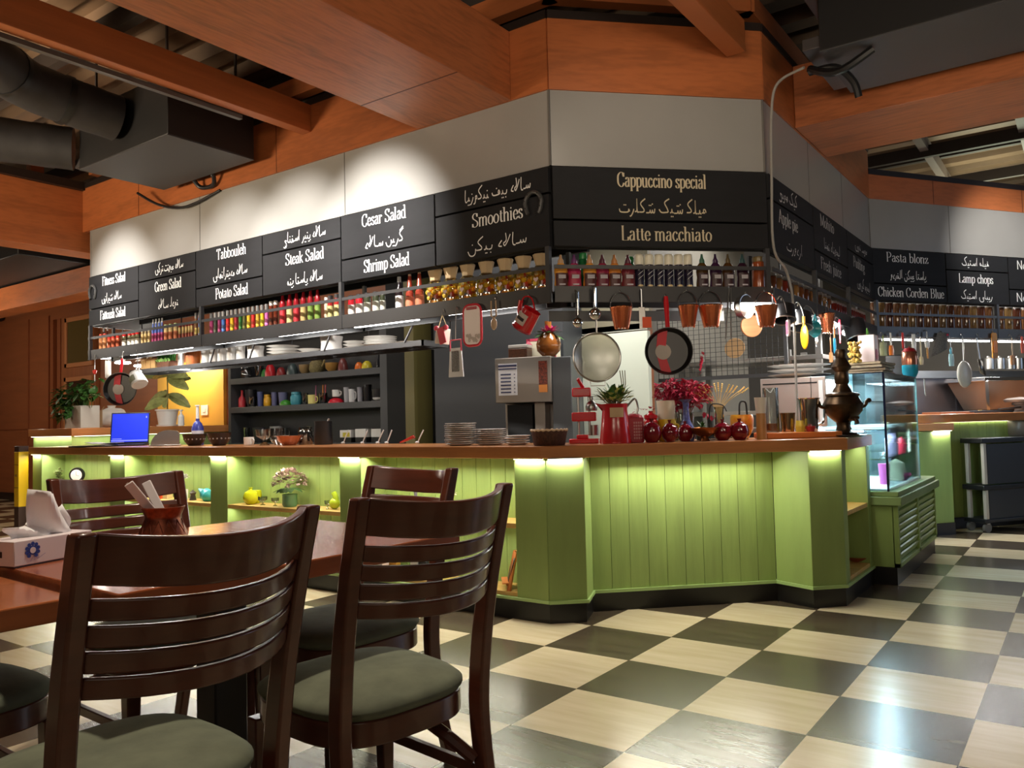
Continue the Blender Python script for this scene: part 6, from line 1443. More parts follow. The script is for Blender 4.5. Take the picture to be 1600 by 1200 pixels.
lathe_thing('yellow_cup', 'little yellow candle cup on the serving board', 'cup', CD, .16, (1243, 657, 1258, 676), [(0, 0), (.8, 0), (1, .5), (.9, .5), (.8, 1), (.7, 1), (.7, .1), (0, .1)], m_((214, 190, 70), .3), ZB2, 'cup_body')
def chandle(t, R, h):
    L2(t, 'bright_rim', R, h, [(.98, .97), (1.06, 1.0), (.92, 1.0), (.9, .96)], chrome)
    b = B(); b.tube(spline([(R*.9, 0, h*.8), (R*1.5, 0, h*.7), (R*1.4, 0, h*.3), (R*.9, 0, h*.2)], 6), .008, 8); b.build('handle', chrome, t)
lathe_thing('milk_pitcher', 'shiny chrome milk pitcher beside the samovar', 'pitcher', CD, .22, (1248, 622, 1282, 676), [(0, 0), (.75, 0), (.8, .1), (.8, .6), (.98, 1), (.92, .98), (.74, .6), (0, .1)], chrome, ZB2, 'pitcher_body', extra=chandle)
lathe_thing('red_cup', 'small red cup at the foot of the milk pitcher', 'cup', CD, .13, (1259, 666, 1275, 677), [(0, 0), (.7, 0), (1, 1), (.9, 1), (.6, .1), (0, .1)], m_((150, 30, 40), .3), ZB2, 'cup_body')
# samovar
br = M('aged bronze', (86, 66, 46), .34, .85, kind='noise', s=(14, 14, 14), amt=.35)
t, w, h = put('samovar', 'tall dark bronze samovar at the right end of the bar', 'samovar', CD, .2, (1276, 546, 1362, 684)); R = .125; zk = h
prof = [(0, .03), (.62, .03), (.66, .045), (.4, .075), (.34, .12), (.36, .16), (.6, .2), (.95, .29), (1.0, .37), (.82, .44), (.78, .455), (.86, .47), (.84, .49), (.5, .51), (.42, .55), (.34, .57), (.3, .6), (.36, .62), (.36, .7), (.32, .74), (.44, .77), (.5, .8), (.42, .83), (.36, .86), (.26, .9), (.3, .96), (.22, 1.0), (0, 1.0)]
b = B(); b.lathe([(r*R, z*h) for r, z in prof], 40); b.build('body', br, t)
b = B(); b.lathe([(R*.3, h*.06), (R*.3, h*.16)], 30); b.box(-R*.6, R*.6, -R*.6, R*.6, 0, h*.03); b.build('pierced_base', br, t, bv=.004)
for s in (-1, 1):
    b = B(); b.tube(spline([(s*R*.9, 0, h*.33), (s*R*1.25, 0, h*.35), (s*R*1.35, 0, h*.4), (s*R*1.5, 0, h*.42), (s*R*1.55, 0, h*.39)], 6), .011, 10); b.build('handle', br, t)
b = B(); b.tube(spline([(0, -R*.6, h*.2), (0, -R*1.15, h*.19), (0, -R*1.3, h*.15)], 5), .012, 8); b.box(-.03, .03, -R*1.1, -R*1.0, h*.2, h*.23); b.build('tap', br, t)
t, w, h = put('black_saucer', 'black round tray beneath the samovar edge', 'tray', CD, .08, (1288, 672, 1358, 689))
t.location = t.location + CD.x*.03; b = B(); b.lathe([(0, 0), (.07, 0), (.1, .012), (.097, .014), (.068, .004), (0, .004)], 26); b.build('dish', black_p, t)
# stack of white platters on the oven
FO = Frame((-2, 1.7), (2, 1.7))
plates('serving_platter', 'white platter on top of the steel oven', 3, 0, FO, 0, 1201, 567, 1296, 586, 1.102+.378, 'white platters on the oven', rim=.02)
# ------------------------------------------------------------------ at the till
t, w, h = put('laptop', 'open laptop with a bright blue screen at the till', 'laptop', CL, .3, (169, 644, 226, 692), spin=.85)
b = B(); b.box(-w*.5, w*.52, -.12, .13, 0, .016); b.build('keyboard_base', black_p, t, bv=.003)
sc_ = B(Matrix.Translation((0, .12, .016)) @ Matrix.Rotation(radians(-14), 4, 'X')); sc_.box(-w*.5, w*.5, 0, .012, 0, h*.98); sc_.build('lid', black_p, t, bv=.003)
sc_ = B(Matrix.Translation((0, .12, .016)) @ Matrix.Rotation(radians(-14), 4, 'X')); sc_.box(-w*.47, w*.47, -.003, 0, .02, h*.94); sc_.build('screen', M('blue screen', (36, 52, 190), .2, emis=1.0), t, sm=0)
sc_ = B(Matrix.Translation((0, .12, .016)) @ Matrix.Rotation(radians(-14), 4, 'X')); sc_.box(-w*.47, w*.47, -.004, -.003, .03, .04); sc_.box(-w*.44, -w*.2, -.004, -.003, .05, .056); sc_.box(w*.4, w*.43, -.004, -.003, h*.8, h*.86); sc_.build('screen_icons', M('screen icons', (130, 140, 230), .2, emis=.8), t, sm=0)
t, w, h = put('papers', 'open white papers and dark folder beside the laptop', 'papers', CL, .12, (118, 684, 206, 699), spin=.5)
b = B(); b.box(-w*.55, w*.4, -.1, .14, 0, .012); b.build('folder', black_p, t, bv=.002)
b = B(); b.cbox((.02, .02, .022), w*.6, .2, .006, Matrix.Rotation(.12, 3, 'Y')); b.cbox((-.0, .03, .03), w*.5, .2, .004, Matrix.Rotation(-.05, 3, 'Y') @ Matrix.Rotation(.2, 3, 'Z')); b.build('sheets', white, t, sm=0)
t, w, h = put('bread_bin', 'domed chrome bread bin on the bar near the till', 'bread bin', CL, .3, (238, 672, 279, 697), spin=1.0)
b = B(); N = 14
pr = [(-w*.5+w*.62*(1-cos(pi/2*k/N)), h*sin(pi/2*k/N)) for k in range(N+1)]+[(w*.42, h*.94), (w*.5, h*.8), (w*.5, 0)]; pr = pr[::-1]
b.m = Matrix.Rotation(radians(90), 4, 'X'); b.prism(pr, -.16, .16); b.build('dome', M('brushed dome', (190, 182, 178), .22, .8), t)
b = B(); b.box(-w*.55, w*.55, -.17, .17, 0, .012); b.build('base_plate', steel, t, bv=.003)
def dbowl(lab, bx): 
    t, w, h = put('dark_bowl', lab, 'bowl', CL, .3, bx, group='dark bowls near the till'); R = w/2
    b = B(); b.lathe([(0, 0), (R*.5, 0), (R*.8, h*.35), (R, h), (R*.95, h), (R*.7, h*.3), (0, h*.1)], 40, flute=.012, nf=20); b.build('bowl_body', M('dark lattice', (40, 28, 28), .35), t)
    b = B()
    for k in range(16): a = k*.3927; b.sph((R*.86*cos(a), R*.86*sin(a), h*.55), .008, 6)
    b.build('pearl_studs', m_((150, 140, 136), .4), t)
dbowl('dark studded bowl right of the chrome bread bin', (286, 678, 322, 698)); dbowl('dark studded bowl further right below the ochre wall', (324, 676, 361, 697))
def bcap(t, R, h):
    L2(t, 'label_band', R, h, [(1.01, .1), (1.01, .36)], m_((216, 214, 222))); L2(t, 'trigger_top', R, h, [(.3, .6), (.25, .98), (.45, .98), (.4, 1.0), (0, 1.0)], white)
lathe_thing('cleaning_bottle', 'white and blue cleaning bottle behind the dark bowls', 'bottle', CL, .45, (300, 633, 318, 690), [(0, 0), (.95, 0), (1, .05), (1, .42), (.7, .54), (.32, .6), (.3, .66), (0, .66)], m_((60, 66, 150), .3), part='bottle_body', extra=bcap)
def mug(name, lab, bx, m, F=CL, v=.3, base=ZW, group=None, cat='mug'):
    def hd(t, R, h): b = B(); b.tube(spline([(R*.95, 0, h*.8), (R*1.5, 0, h*.7), (R*1.45, 0, h*.3), (R*.9, 0, h*.2)], 5), R*.13, 8); b.build('handle', m, t)
    return lathe_thing(name, lab, cat, F, v, bx, [(0, 0), (.85, 0), (.95, .06), (1, 1), (.92, 1), (.86, .1), (0, .1)], m, base, 'mug_body', group, extra=hd)
mug('mug', 'small white mug standing alone on the bar near the shelf unit', (381, 683, 397, 699), white)
lathe_thing('glass_bowl', 'clear glass pedestal bowl right of the white mug', 'bowl', CL, .3, (399, 671, 428, 698), [(0, 0), (.6, 0), (.2, .2), (.2, .35), (.9, .6), (1, 1), (.95, 1), (.8, .6), (0, .4)], glass, part='bowl_body')
lathe_thing('glass_bowl', 'stacked clear glass bowl behind the copper coloured bowl', 'bowl', CL, .42, (421, 669, 452, 694), [(0, 0), (.5, 0), (.9, .3), (.92, .5), (1, .55), (1, 1), (.95, 1), (.85, .4), (0, .2)], M('grey glass', (206, 204, 200), .05, kind='glass', amt=1), part='bowl_body')
lathe_thing('copper_dish', 'wide copper coloured dish on the bar', 'bowl', CL, .28, (432, 681, 472, 698), [(0, 0), (.5, 0), (.85, .5), (1, 1), (.95, 1), (.8, .5), (0, .1)], M('rose copper', (176, 116, 90), .2, .7), part='bowl_body')
lathe_thing('tea_jar', 'lidded clear jar behind the copper coloured dish', 'jar', CL, .42, (466, 666, 489, 694), [(0, 0), (.9, 0), (1, .1), (1, .7), (.8, .8), (.9, .84), (.9, .96), (0, 1)], M('grey glass', (206, 204, 200)), part='jar_body')
def lad(t, R, h): b = B(); b.tube([(R*.5, 0, h*.8), (R*.9, 0, h*1.1)], .008, 8); b.build('spoon_handle', steel, t)
lathe_thing('black_pitcher', 'black pitcher standing before the shelf unit', 'pitcher', CL, .42, (491, 658, 520, 694), [(0, 0), (.95, 0), (1, .05), (.92, .9), (.98, 1), (.86, 1), (.85, .1), (0, .08)], black_p, part='pitcher_body', extra=lad)
for k, (x0, y0, x1, y1, lab) in enumerate(((527, 672, 552, 686, 'white sugar tray with yellow sachets at the foot of the shelf unit'), (551, 670, 575, 684, 'short white ceramic tray at the foot of the shelf unit'), (575, 670, 607, 684, 'long white ceramic tray at the right foot of the shelf unit'))):
    t, w, h = put('ceramic_tray', lab, 'tray', SF, 0, (x0, y0, x1, y1), 1.001)
    b = B(); b.box(-w/2, w/2, 0, .1, .055, h); b.build('tray_body', white, t, bv=.006)
    b = B(); b.box(-w/2, w/2, .005, .095, 0, .055); b.build('dark_stand', black_p, t, sm=0)
    if k == 0: b = B(); b.box(-w*.2, w*.4, -.004, 0, h*.45, h*.8); b.build('yellow_sachets', m_((206, 190, 70)), t)
for k, (x, a) in enumerate(((536, .5), (566, .45), (590, .6), (604, .3), (652, .5))):
    t, w, h = put('serving_spoon', f'steel serving spoon leaning behind the bar edge, {ORD[k]} from the black pitcher', 'spoon', CL, .5, (x-6, 672, x+6, 696), group='leaning serving spoons')
    b = B(); b.tube(spline([(0, 0, 0), (.03, 0, h*.5), (.05+a*.03, 0, h)], 4), .006, 8, flat=.5); b.sph((0, 0, .01), .02, 10, (1, .6, .5)); b.build('spoon_body', M('spoon steel', (206, 206, 206), .35, .5), t)
t, w, h = put('red_tongs', 'red handled tongs lying on the bar edge', 'tongs', CL, .5, (622, 681, 650, 697))
b = B(); b.bar((-w/2, 0, .01), (w/2, 0, h), .016, .006); b.bar((-w/2, .02, .01), (w*.45, .02, h*.8), .016, .006); b.build('arms', red, t)
# ------------------------------------------------------------------ plants on the raised wing
WF = Frame((-8.2, -.2), (-7.2, -.2)); ZR = 1.2385
t, w, h = put('ivy_planter', 'white rectangular planter with trailing green ivy', 'plant', WF, .3, (102, 592, 152, 669), ZR); hp = h*.45
b = B(); b.box(-w/2, w/2, -.1, .12, 0, hp); b.build('planter_box', M('planter white', (206, 200, 188), .4), t, bv=.005)
b = B()
for k in range(210):
    u = R2.random(); x = -w*.6+u*w*1.35; z = hp+R2.uniform(-.02, .2)+.12*u; y = R2.uniform(-.14, .1)
    if k % 4 == 0: x = -w*.78+R2.uniform(-.1, .1); z = hp+R2.uniform(-.14, .2); y = -.1
    if k % 9 == 0: x = -.02; z = hp-R2.uniform(0, .1); y = -.13
    b.leaf((x, y, z), (R2.uniform(-1, 1), R2.uniform(-1, .2), R2.uniform(-.8, .5)), .085, .07, .25, 3, .25)
b.build('ivy_foliage', leafm, t, sm=0)
b = B()
for k in range(8): b.tube(spline([(-w*.3+k*.05, 0, hp*.9), (-w*.4+k*.07, -.05, hp+.12), (-w*.8+k*.14, -.1, hp+.1-.03*(k % 3))], 4), .004, 5)
b.build('vines', m_((90, 100, 50), .6), t)
t, w, h = put('white_bag', 'crumpled white bag tied with a tan tag behind the laptop', 'bag', WF, .75, (147, 632, 202, 668), ZR)
b = B(); b.sph((0, 0, h*.42), 1, 22, (w*.5, .14, h*.45)); o = b.build('bag_body', M('bag white', (232, 228, 222), .7), t)
for v_ in o.data.vertices: q = noise.noise(v_.co*9)*.03; v_.co += Vector((q, q, q*.6))
b = B(); b.lathe([(.02, h*.85), (.05, h*.95), (.03, h*.8)], 12); b.build('gathered_neck', M('bag white', (232, 228, 222)), t)
b = B(); b.box(.04, .1, -.17, -.165, h*.0, h*.75); b.tube([(.02, -.1, h*.9), (.07, -.16, h*.75)], .005, 6); b.build('tan_tag', m_((170, 140, 100), .6), t)
t, w, h = put('rubber_plant', 'leafy rubber plant in a white tapered pot', 'plant', WF, 1.2, (241, 584, 282, 668), ZR); hp = h*.32; R = w*.42
b = B(); b.lathe([(0, 0), (R*.72, 0), (R*.95, hp*.9), (R*1.05, hp*.92), (R*1.05, hp), (R*.95, hp), (R*.9, hp*.8), (0, hp*.75)], 26); b.build('pot', white, t)
b = B(); b.lathe([(0, -.0), (R*.9, .0), (R*.95, .02), (R*.8, .022), (0, .02)], 26); b.build('saucer', white, t)
b = B(); b.tube([(0, 0, hp*.7), (.01, 0, h*.7), (0, 0, h)], .008, 6); b.build('stem', m_((120, 110, 60), .6), t)
b = B()
for a, el, z, L_ in ((2.9, .35, .55, .34), (3.3, -.1, .62, .36), (.2, -.15, .9, .36), (.1, .2, .95, .4), (3.5, .3, .95, .36), (-.6, -.3, .55, .24), (-2.2, -.2, .5, .26), (-1.2, .1, .98, .26), (1.3, .3, .9, .3), (.6, -.3, .6, .3)):
    b.leaf((0, 0, h*z), (cos(a), sin(a), el), L_, .15, .25, 6, .2, roll=(1.0 if cos(a) > 0 else -1.0))
b.build('broad_leaves', M('rubber leaf', (176, 184, 112), .3, kind='noise', s=(12, 12, 12), amt=.35), t, sm=0)
lathe_thing('soap_bottle', 'slim white pump bottle right of the rubber plant pot', 'bottle', WF, 1.2, (278, 640, 288, 667), [(0, 0), (.9, 0), (1, .1), (.9, .6), (.3, .75), (.25, .9), (.6, .92), (.6, 1), (0, 1)], white, ZR, 'bottle_body')
t = T('hose_cabinet', 'tall narrow yellow box standing at the left end of the bar', 'cabinet', (-7.36, -.66, 0))
b = B(); b.box(-.05, .05, -.05, .05, .42, 1.0); b.build('yellow_case', m_((232, 186, 20), .4), t, bv=.004)
b = B(); b.box(-.05, .05, -.05, .05, 0, .42); b.box(-.05, .05, -.05, .05, 1.0, 1.06); b.build('dark_stand', m_((60, 34, 26), .5), t, bv=.004)
b = B(); b.box(-.05, .05, -.052, -.05, .62, .626); b.box(-.05, .05, -.052, -.05, .86, .866); b.sph((.0, -.052, .75), .012, 8); b.build('case_seams', m_((120, 90, 10), .5), t)
t = T('security_camera', 'white dome security camera high on the panelled wall', 'camera', (-14.3, 1.97, 3.38)); b = B(); b.lathe([(0, .1), (.14, .1), (.16, .0), (.12, -.02), (0, -.02)], 20); b.build('housing', white, t); b = B(); b.sph((0, -.05, -.04), .09, 14); b.build('dark_dome', black_p, t)
# ------------------------------------------------------------------ cups and jars on the wall shelf unit
def shelf_items(items, base, wh):
    for kind, x0, y0, x1, y1, c, lab in items:
        c2 = M('shelf glass clear', (190, 196, 200), .05, kind='glass', amt=1.2) if c is None else m_(c, .3)
        if kind == 'mug': mug('mug', lab, (x0, y0, x1, y1), c2, SF, 0, base)
        elif kind == 'bowl': lathe_thing('bowl', lab, 'bowl', SF, 0, (x0, y0, x1, y1), [(0, 0), (.5, 0), (.9, .4), (1, 1), (.94, 1), (.84, .45), (0, .15)], c2, base, 'bowl_body')
        elif kind == 'cap': lathe_thing('bowl', lab, 'bowl', SF, 0, (x0, y0, x1, y1), [(1, 0), (.97, .3), (.75, .75), (.4, .98), (.35, 1), (0, 1)], c2, base, 'bowl_body')
        elif kind == 'glass': lathe_thing('drinking_glass', lab, 'glass', SF, 0, (x0, y0, x1, y1), [(0, 0), (.75, 0), (.8, .03), (1, 1), (.95, 1), (.74, .08), (0, .06)], c2, base, 'glass_body')
        elif kind == 'jar': lathe_thing('jar', lab, 'jar', SF, 0, (x0, y0, x1, y1), [(0, 0), (.85, 0), (1, .15), (1, .62), (.75, .78), (.85, .8), (.85, .97), (0, 1)], c2, base, 'jar_body')
        elif kind == 'bottle': lathe_thing('bottle', lab, 'bottle', SF, 0, (x0, y0, x1, y1), [(0, 0), (.95, 0), (1, .06), (1, .5), (.4, .68), (.35, .95), (.45, 1), (0, 1)], c2, base, 'bottle_body')
shelf_items([('jar', 376, 572, 393, 587, None, 'clear glass jar at the left end of the top wall shelf'), ('glass', 398, 571, 412, 586, None, 'clear glass beaker beside the red bowl on the top wall shelf'), ('cap', 408, 577, 420, 585, (60, 130, 60), 'upturned green bowl on the top wall shelf'),
  ('cap', 414, 569, 431, 584, (206, 40, 50), 'upturned red bowl on the top wall shelf'), ('cap', 432, 574, 447, 583, (150, 50, 50), 'dull red small bowl on the top wall shelf'), ('cap', 448, 568, 466, 582, (70, 84, 84), 'dark teal bowl on the top wall shelf'),
  ('bowl', 467, 570, 486, 580, (150, 124, 84), 'tan woven bowl left of the wicker jug'), ('bowl', 508, 567, 530, 577, (176, 132, 66), 'golden bowl right of the wicker jug'), ('cap', 528, 560, 544, 576, (120, 60, 56), 'dark red tin behind the golden bowl'),
  ('cap', 554, 566, 568, 574, (236, 120, 40), 'upturned orange bowl on the top wall shelf'), ('cap', 565, 564, 582, 573, (226, 206, 60), 'upturned yellow bowl on the top wall shelf'), ('bottle', 588, 548, 596, 570, (40, 40, 44), 'black bottle at the right end of the top wall shelf')], 1.8255, 0)
def whandle(t, R, h): b = B(); b.tube(spline([(R*.3, 0, h*.9), (R*1.3, 0, h*1.05), (R*1.35, 0, h*.6), (R*.9, 0, h*.3)], 6), .012, 8); b.build('handle', m_((150, 130, 80), .6), t)
lathe_thing('wicker_jug', 'wicker covered jug in the middle of the top wall shelf', 'jug', SF, 0, (483, 552, 508, 580), [(0, 0), (.8, 0), (1, .2), (.9, .5), (.45, .72), (.4, .95), (.5, 1), (0, 1)], M('wicker jug', (150, 134, 84), .7, kind='noise', s=(70, 70, 70), amt=.5, bump=.5), 1.8255, 'jug_body', extra=whandle)
shelf_items([('bottle', 373, 610, 384, 638, (206, 60, 70), 'pink and white bottle at the left of the middle wall shelf'), ('bowl', 383, 609, 401, 622, (44, 44, 48), 'black domed lid on the middle wall shelf'), ('glass', 388, 620, 402, 636, None, 'clear tumbler at the left of the middle wall shelf'), ('glass', 402, 612, 412, 635, (90, 100, 150), 'blue tinted glass on the middle wall shelf'),
  ('jar', 412, 616, 424, 631, (226, 170, 40), 'yellow and white mug on the middle wall shelf'), ('glass', 424, 613, 434, 631, (110, 112, 150), 'patterned glass left of the green bowl'), ('glass', 435, 613, 450, 630, (110, 112, 150), 'patterned glass above the green bowl'), ('cap', 437, 625, 456, 634, (70, 150, 50), 'upturned green bowl on the middle wall shelf'),
  ('jar', 454, 612, 472, 633, (70, 150, 166), 'teal jar with pale lid on the middle wall shelf'), ('glass', 472, 614, 482, 631, None, 'clear glass right of the teal jar'), ('mug', 481, 617, 496, 631, (226, 214, 130), 'cream and yellow mug on the middle wall shelf'), ('glass', 498, 614, 512, 630, None, 'glass of coloured straws on the middle wall shelf'),
  ('cap', 513, 622, 538, 631, (206, 30, 50), 'upturned red bowl under the white cup'), ('glass', 537, 605, 548, 627, (180, 180, 186), 'silver patterned glass on the middle wall shelf'), ('mug', 545, 608, 556, 627, (226, 226, 228), 'white cup among the silver glasses'), ('glass', 558, 605, 568, 626, (160, 160, 170), 'silver patterned glass beside the black tumbler'),
  ('glass', 568, 601, 581, 626, (30, 30, 34), 'black tumbler with straw on the middle wall shelf'), ('bowl', 581, 608, 604, 622, (60, 60, 62), 'grey toaster shaped pot at the right of the middle wall shelf'), ('bowl', 582, 621, 606, 626, (226, 226, 226), 'white dish at the right of the middle wall shelf')], 1.4595, 0)
mug('mug', 'white cup standing on the upturned red bowl', (519, 609, 533, 623), white, SF, 0, 1.53)
for k, (x, c) in enumerate(((493, (190, 110, 150)), (504, (236, 150, 60)), (508, (220, 110, 120)))):
    q = SF.hit(x, 614, -.0); b = B(); b.tube([(0, 0, 0), (.01, 0, .2)], .008, 8); o = b.build('drinking_straw', m_(c)); o.location = SF.P(q[0], 0, 1.48); tag(o, f'{["pink", "orange", "red"][k]} drinking straw standing in the glass on the middle shelf', 'straw')
shelf_items([('glass', 380, 668, 391, 690, None, 'clear cup at the foot of the wall shelf unit'), ('bowl', 395, 668, 416, 678, (50, 50, 54), 'dark dish at the foot of the wall shelf unit'), ('glass', 422, 666, 444, 690, (150, 150, 150), 'steel canister at the foot of the wall shelf unit')], 1.001, 0)
# ------------------------------------------------------------------ ornaments in the bar bays
ZS1, ZS2 = .5755, .1605
BV = .12
t, w, h = put('small_plant', 'little dried plant in a dark pot on the far shelf bay', 'plant', CL, BV, (80, 724, 105, 753), ZS1+.12)
t.location.z = ZS1; b = B(); b.lathe([(0, 0), (.04, 0), (.05, .1), (.045, .1), (0, .09)], 14); b.build('pot', m_((60, 50, 44), .5), t)
b = B()
for k in range(60): a = R2.random()*6.28; b.leaf((0, 0, .1+R2.random()*.12), (cos(a), sin(a), R2.uniform(-.2, 1)), .06, .03, .1, 2)
b.build('dry_leaves', m_((150, 160, 110), .6), t, sm=0)
t, w, h = put('book', 'reddish brown book lying in the far shelf bay under the clock', 'book', CL, BV, (98, 740, 145, 751), ZS1)
b = B(); b.box(-.2, .2, -.1, .1, 0, .1); b.build('cover', m_((150, 60, 44), .5), t, bv=.003)
b = B(); b.box(-.195, .1, -.104, .095, .012, .088); b.build('pages', m_((214, 196, 160), .7), t, sm=0)
t, w, h = put('desk_clock', 'small black clock with white dial standing on the book', 'clock', CL, BV, (111, 721, 130, 741), ZS1+.101, spin=.75)
b = B(Matrix.Translation((0, 0, .08)) @ Matrix.Rotation(radians(90), 4, 'X')); b.lathe([(0, -.025), (.07, -.025), (.078, 0), (.07, .025), (.06, .02), (0, .02)], 24); b.build('case', black_p, t)
b = B(Matrix.Translation((0, 0, .08)) @ Matrix.Rotation(radians(90), 4, 'X')); b.lathe([(0, .022), (.055, .022)], 24); b.build('dial', white, t)
b = B(); b.bar((0, -.025, .08), (0, -.025, .12), .004, .002); b.bar((0, -.025, .08), (.025, -.025, .07), .004, .002); b.build('hands', black_p, t)
b = B(); b.box(-.05, .05, -.03, .03, 0, .015); b.build('foot', black_p, t, bv=.003)
t, w, h = put('red_box', 'little orange red lidded box on the second bay shelf', 'box', CL, BV, (247, 770, 262, 783), ZS1)
b = B(); b.box(-w/2, w/2, -.05, .05, 0, h); b.build('carton', m_((206, 90, 50), .5), t, bv=.003); b = B(); b.box(w*.5, w*1.3, -.03, .03, 0, h*1.2); b.build('cream_flap', m_((226, 206, 160), .5), t, bv=.002)
t, w, h = put('bud_vase', 'white bud vase with a white flower on the second bay shelf', 'vase', CL, BV, (281, 740, 292, 785), ZS1)
b = B(); b.box(-.03, .03, -.03, .03, 0, h*.4); b.build('vase_body', white, t, bv=.004)
b = B()
for k in range(26): a = k*2.4; b.leaf((0, 0, h*.8), (cos(a), sin(a), .2+.06*k), .06, .04, .1, 3, .4)
b.build('white_petals', white, t, sm=0); b = B(); b.tube([(0, 0, h*.35), (0, 0, h*.8)], .005, 6); b.build('stem', leafm, t)
t, w, h = put('conch_shell', 'turquoise spiral conch shell on the second bay shelf', 'shell', CL, BV, (297, 760, 340, 788), ZS1)
b = B(Matrix.Translation((w*.15, 0, h*.45)) @ Matrix.Rotation(radians(-68), 4, 'Y')); b.lathe([(0, -w*.42), (h*.3, -w*.32), (h*.46, -w*.14), (h*.4, -.0), (h*.43, .015), (h*.3, w*.12), (h*.32, w*.14), (h*.2, w*.26), (h*.2, w*.28), (h*.06, w*.48), (0, w*.52)], 24); b.build('shell_whorls', m_((70, 176, 190), .3), t)
t, w, h = put('dark_figurine', 'tiny dark figurine left of the turquoise shell', 'ornament', CL, BV, (297, 765, 306, 784), ZS1); b = B(); b.lathe([(0, 0), (.03, 0), (.02, h*.5), (.03, h*.7), (0, h)], 12); b.build('figure', m_((60, 50, 44), .4), t)
yg = M('lime glass', (206, 206, 30), .1, coat=.4)
lathe_thing('lime_vase', 'round lime yellow vase with narrow neck on the third bay shelf', 'vase', CL, .1, (380, 762, 404, 790), [(0, 0), (.5, 0), (.95, .25), (1, .45), (.8, .72), (.25, .86), (.2, .94), (.35, 1), (.25, 1), (0, .9)], yg, ZS1, 'vase_body')
lathe_thing('lime_bowl', 'lime yellow bowl just behind the round lime vase', 'bowl', CL, .17, (392, 766, 409, 788), [(0, 0), (.5, 0), (1, .6), (.9, 1), (.82, 1), (0, .2)], yg, ZS1, 'bowl_body')
lathe_thing('glass_goblet', 'low clear goblet beside the lime vase', 'glass', CL, .1, (403, 776, 418, 791), [(0, 0), (.6, 0), (.15, .15), (.15, .35), (.95, .6), (1, 1), (.94, 1), (.8, .6), (0, .45)], glass, ZS1, 'goblet')
lathe_thing('glass_goblet', 'low clear goblet beside the hydrangea vase', 'glass', CL, .1, (424, 778, 436, 792), [(0, 0), (.6, 0), (.15, .15), (.15, .35), (.95, .6), (1, 1), (.94, 1), (.8, .6), (0, .45)], glass, ZS1, 'goblet')
t = lathe_thing('hydrangea_vase', 'green glass vase of faded pink hydrangea on the third bay shelf', 'flowers', CL, .105, (441, 772, 465, 795), [(0, 0), (.8, 0), (1, .2), (.95, .9), (1.02, 1), (.92, 1), (.85, .15), (0, .1)], M('green glass', (96, 146, 110), .06, spec=.8), ZS1, 'vase_body')
b = B(); lv = B()
for k in range(230):
    a = R2.random()*6.28; e = math.acos(1-R2.random()*1.25); r_ = .115
    d = Vector((sin(e)*cos(a)*1.15, sin(e)*sin(a)*.8, cos(e)*.8)); b.leaf(Vector((0, 0, .19))+d*r_, d+Vector((R2.uniform(-.6, .6), R2.uniform(-.6, .6), R2.uniform(-.4, .4))), .034, .03, .1, 2, .3)
    if k % 14 == 0: lv.leaf((0, 0, .14), (cos(a), sin(a), .1), .13, .06, .3, 4)
b.build('hydrangea_blossom', m_((166, 140, 132), .7), t, sm=0); lv.build('leaves', leafm, t, sm=0)
t, w, h = put('glass_bird', 'lime green glass bird at the right of the third bay shelf', 'ornament', CL, BV, (514, 770, 532, 797), ZS1)
b = B(); b.sph((0, 0, h*.35), 1, 16, (w*.5, .04, h*.34)); b.tube(spline([(w*.2, 0, h*.5), (w*.1, 0, h*.8), (-w*.1, 0, h)], 5), [.02]*11, 8); b.build('bird_body', M('lime clear glass', (190, 210, 60), .1), t)
lathe_thing('glass_goblet', 'low clear goblet beside the glass bird', 'glass', CL, .1, (507, 782, 517, 797), [(0, 0), (.6, 0), (.15, .15), (.15, .35), (.95, .6), (1, 1), (.94, 1), (.8, .6), (0, .45)], glass, ZS1, 'goblet')
lathe_thing('grey_vase', 'grey bottle vase on the fourth bay shelf behind the chair', 'vase', CL, BV, (643, 768, 657, 806), [(0, 0), (.9, 0), (1, .3), (.5, .6), (.35, .9), (.5, 1), (0, .95)], m_((120, 116, 130), .3), ZS1, 'vase_body')
t, w, h = put('rose_stem', 'single pale rose on the fourth bay shelf', 'flowers', CL, BV, (690, 766, 716, 808), ZS1)
b = B(); b.lathe([(0, 0), (.02, 0), (.025, h*.4), (.02, h*.4), (0, .01)], 12); b.build('tube_vase', glass, t)
b = B(); [b.leaf((.01, 0, h*.8), (cos(k*2.4), sin(k*2.4), .2+.1*k), .05, .04, .1, 3, .4) for k in range(16)]; b.build('petals', m_((226, 222, 200), .6), t, sm=0)
b = B(); [b.leaf((0, 0, h*.5), (cos(k*1.4), sin(k*1.4), .3), .08, .03, .2, 3) for k in range(6)]; b.tube([(0, 0, 0), (.01, 0, h*.8)], .004, 6); b.build('leaves', leafm, t, sm=0)
t, w, h = put('easel_board', 'small wooden easel with chalkboard on the lowest fourth bay shelf', 'easel', CL, .08, (783, 862, 806, 925), ZS2, spin=-.9)
for s in (-1, 1): b = B(); b.bar((s*.09, 0, 0), (s*.03, .05, h), .02, .016); b.build('leg', m_((190, 110, 50), .5), t)
b = B(); b.bar((0, .11, 0), (0, .05, h*.9), .02, .016); b.build('rear_leg', m_((190, 110, 50), .5), t)
b = B(); b.poly([(-.075, .0, h*.22), (.075, .0, h*.22), (.055, .04, h*.85), (-.055, .04, h*.85)]); b.build('slate', black_p, t, thick=.006)
b = B(); b.box(-.1, .1, -.04, .0, h*.2, h*.23); b.build('ledge', m_((190, 110, 50), .5), t)
def plid(t, R, h): L2(t, 'lid', R, h, [(1.02, .76), (1.02, 1), (0, 1.02)], steel)
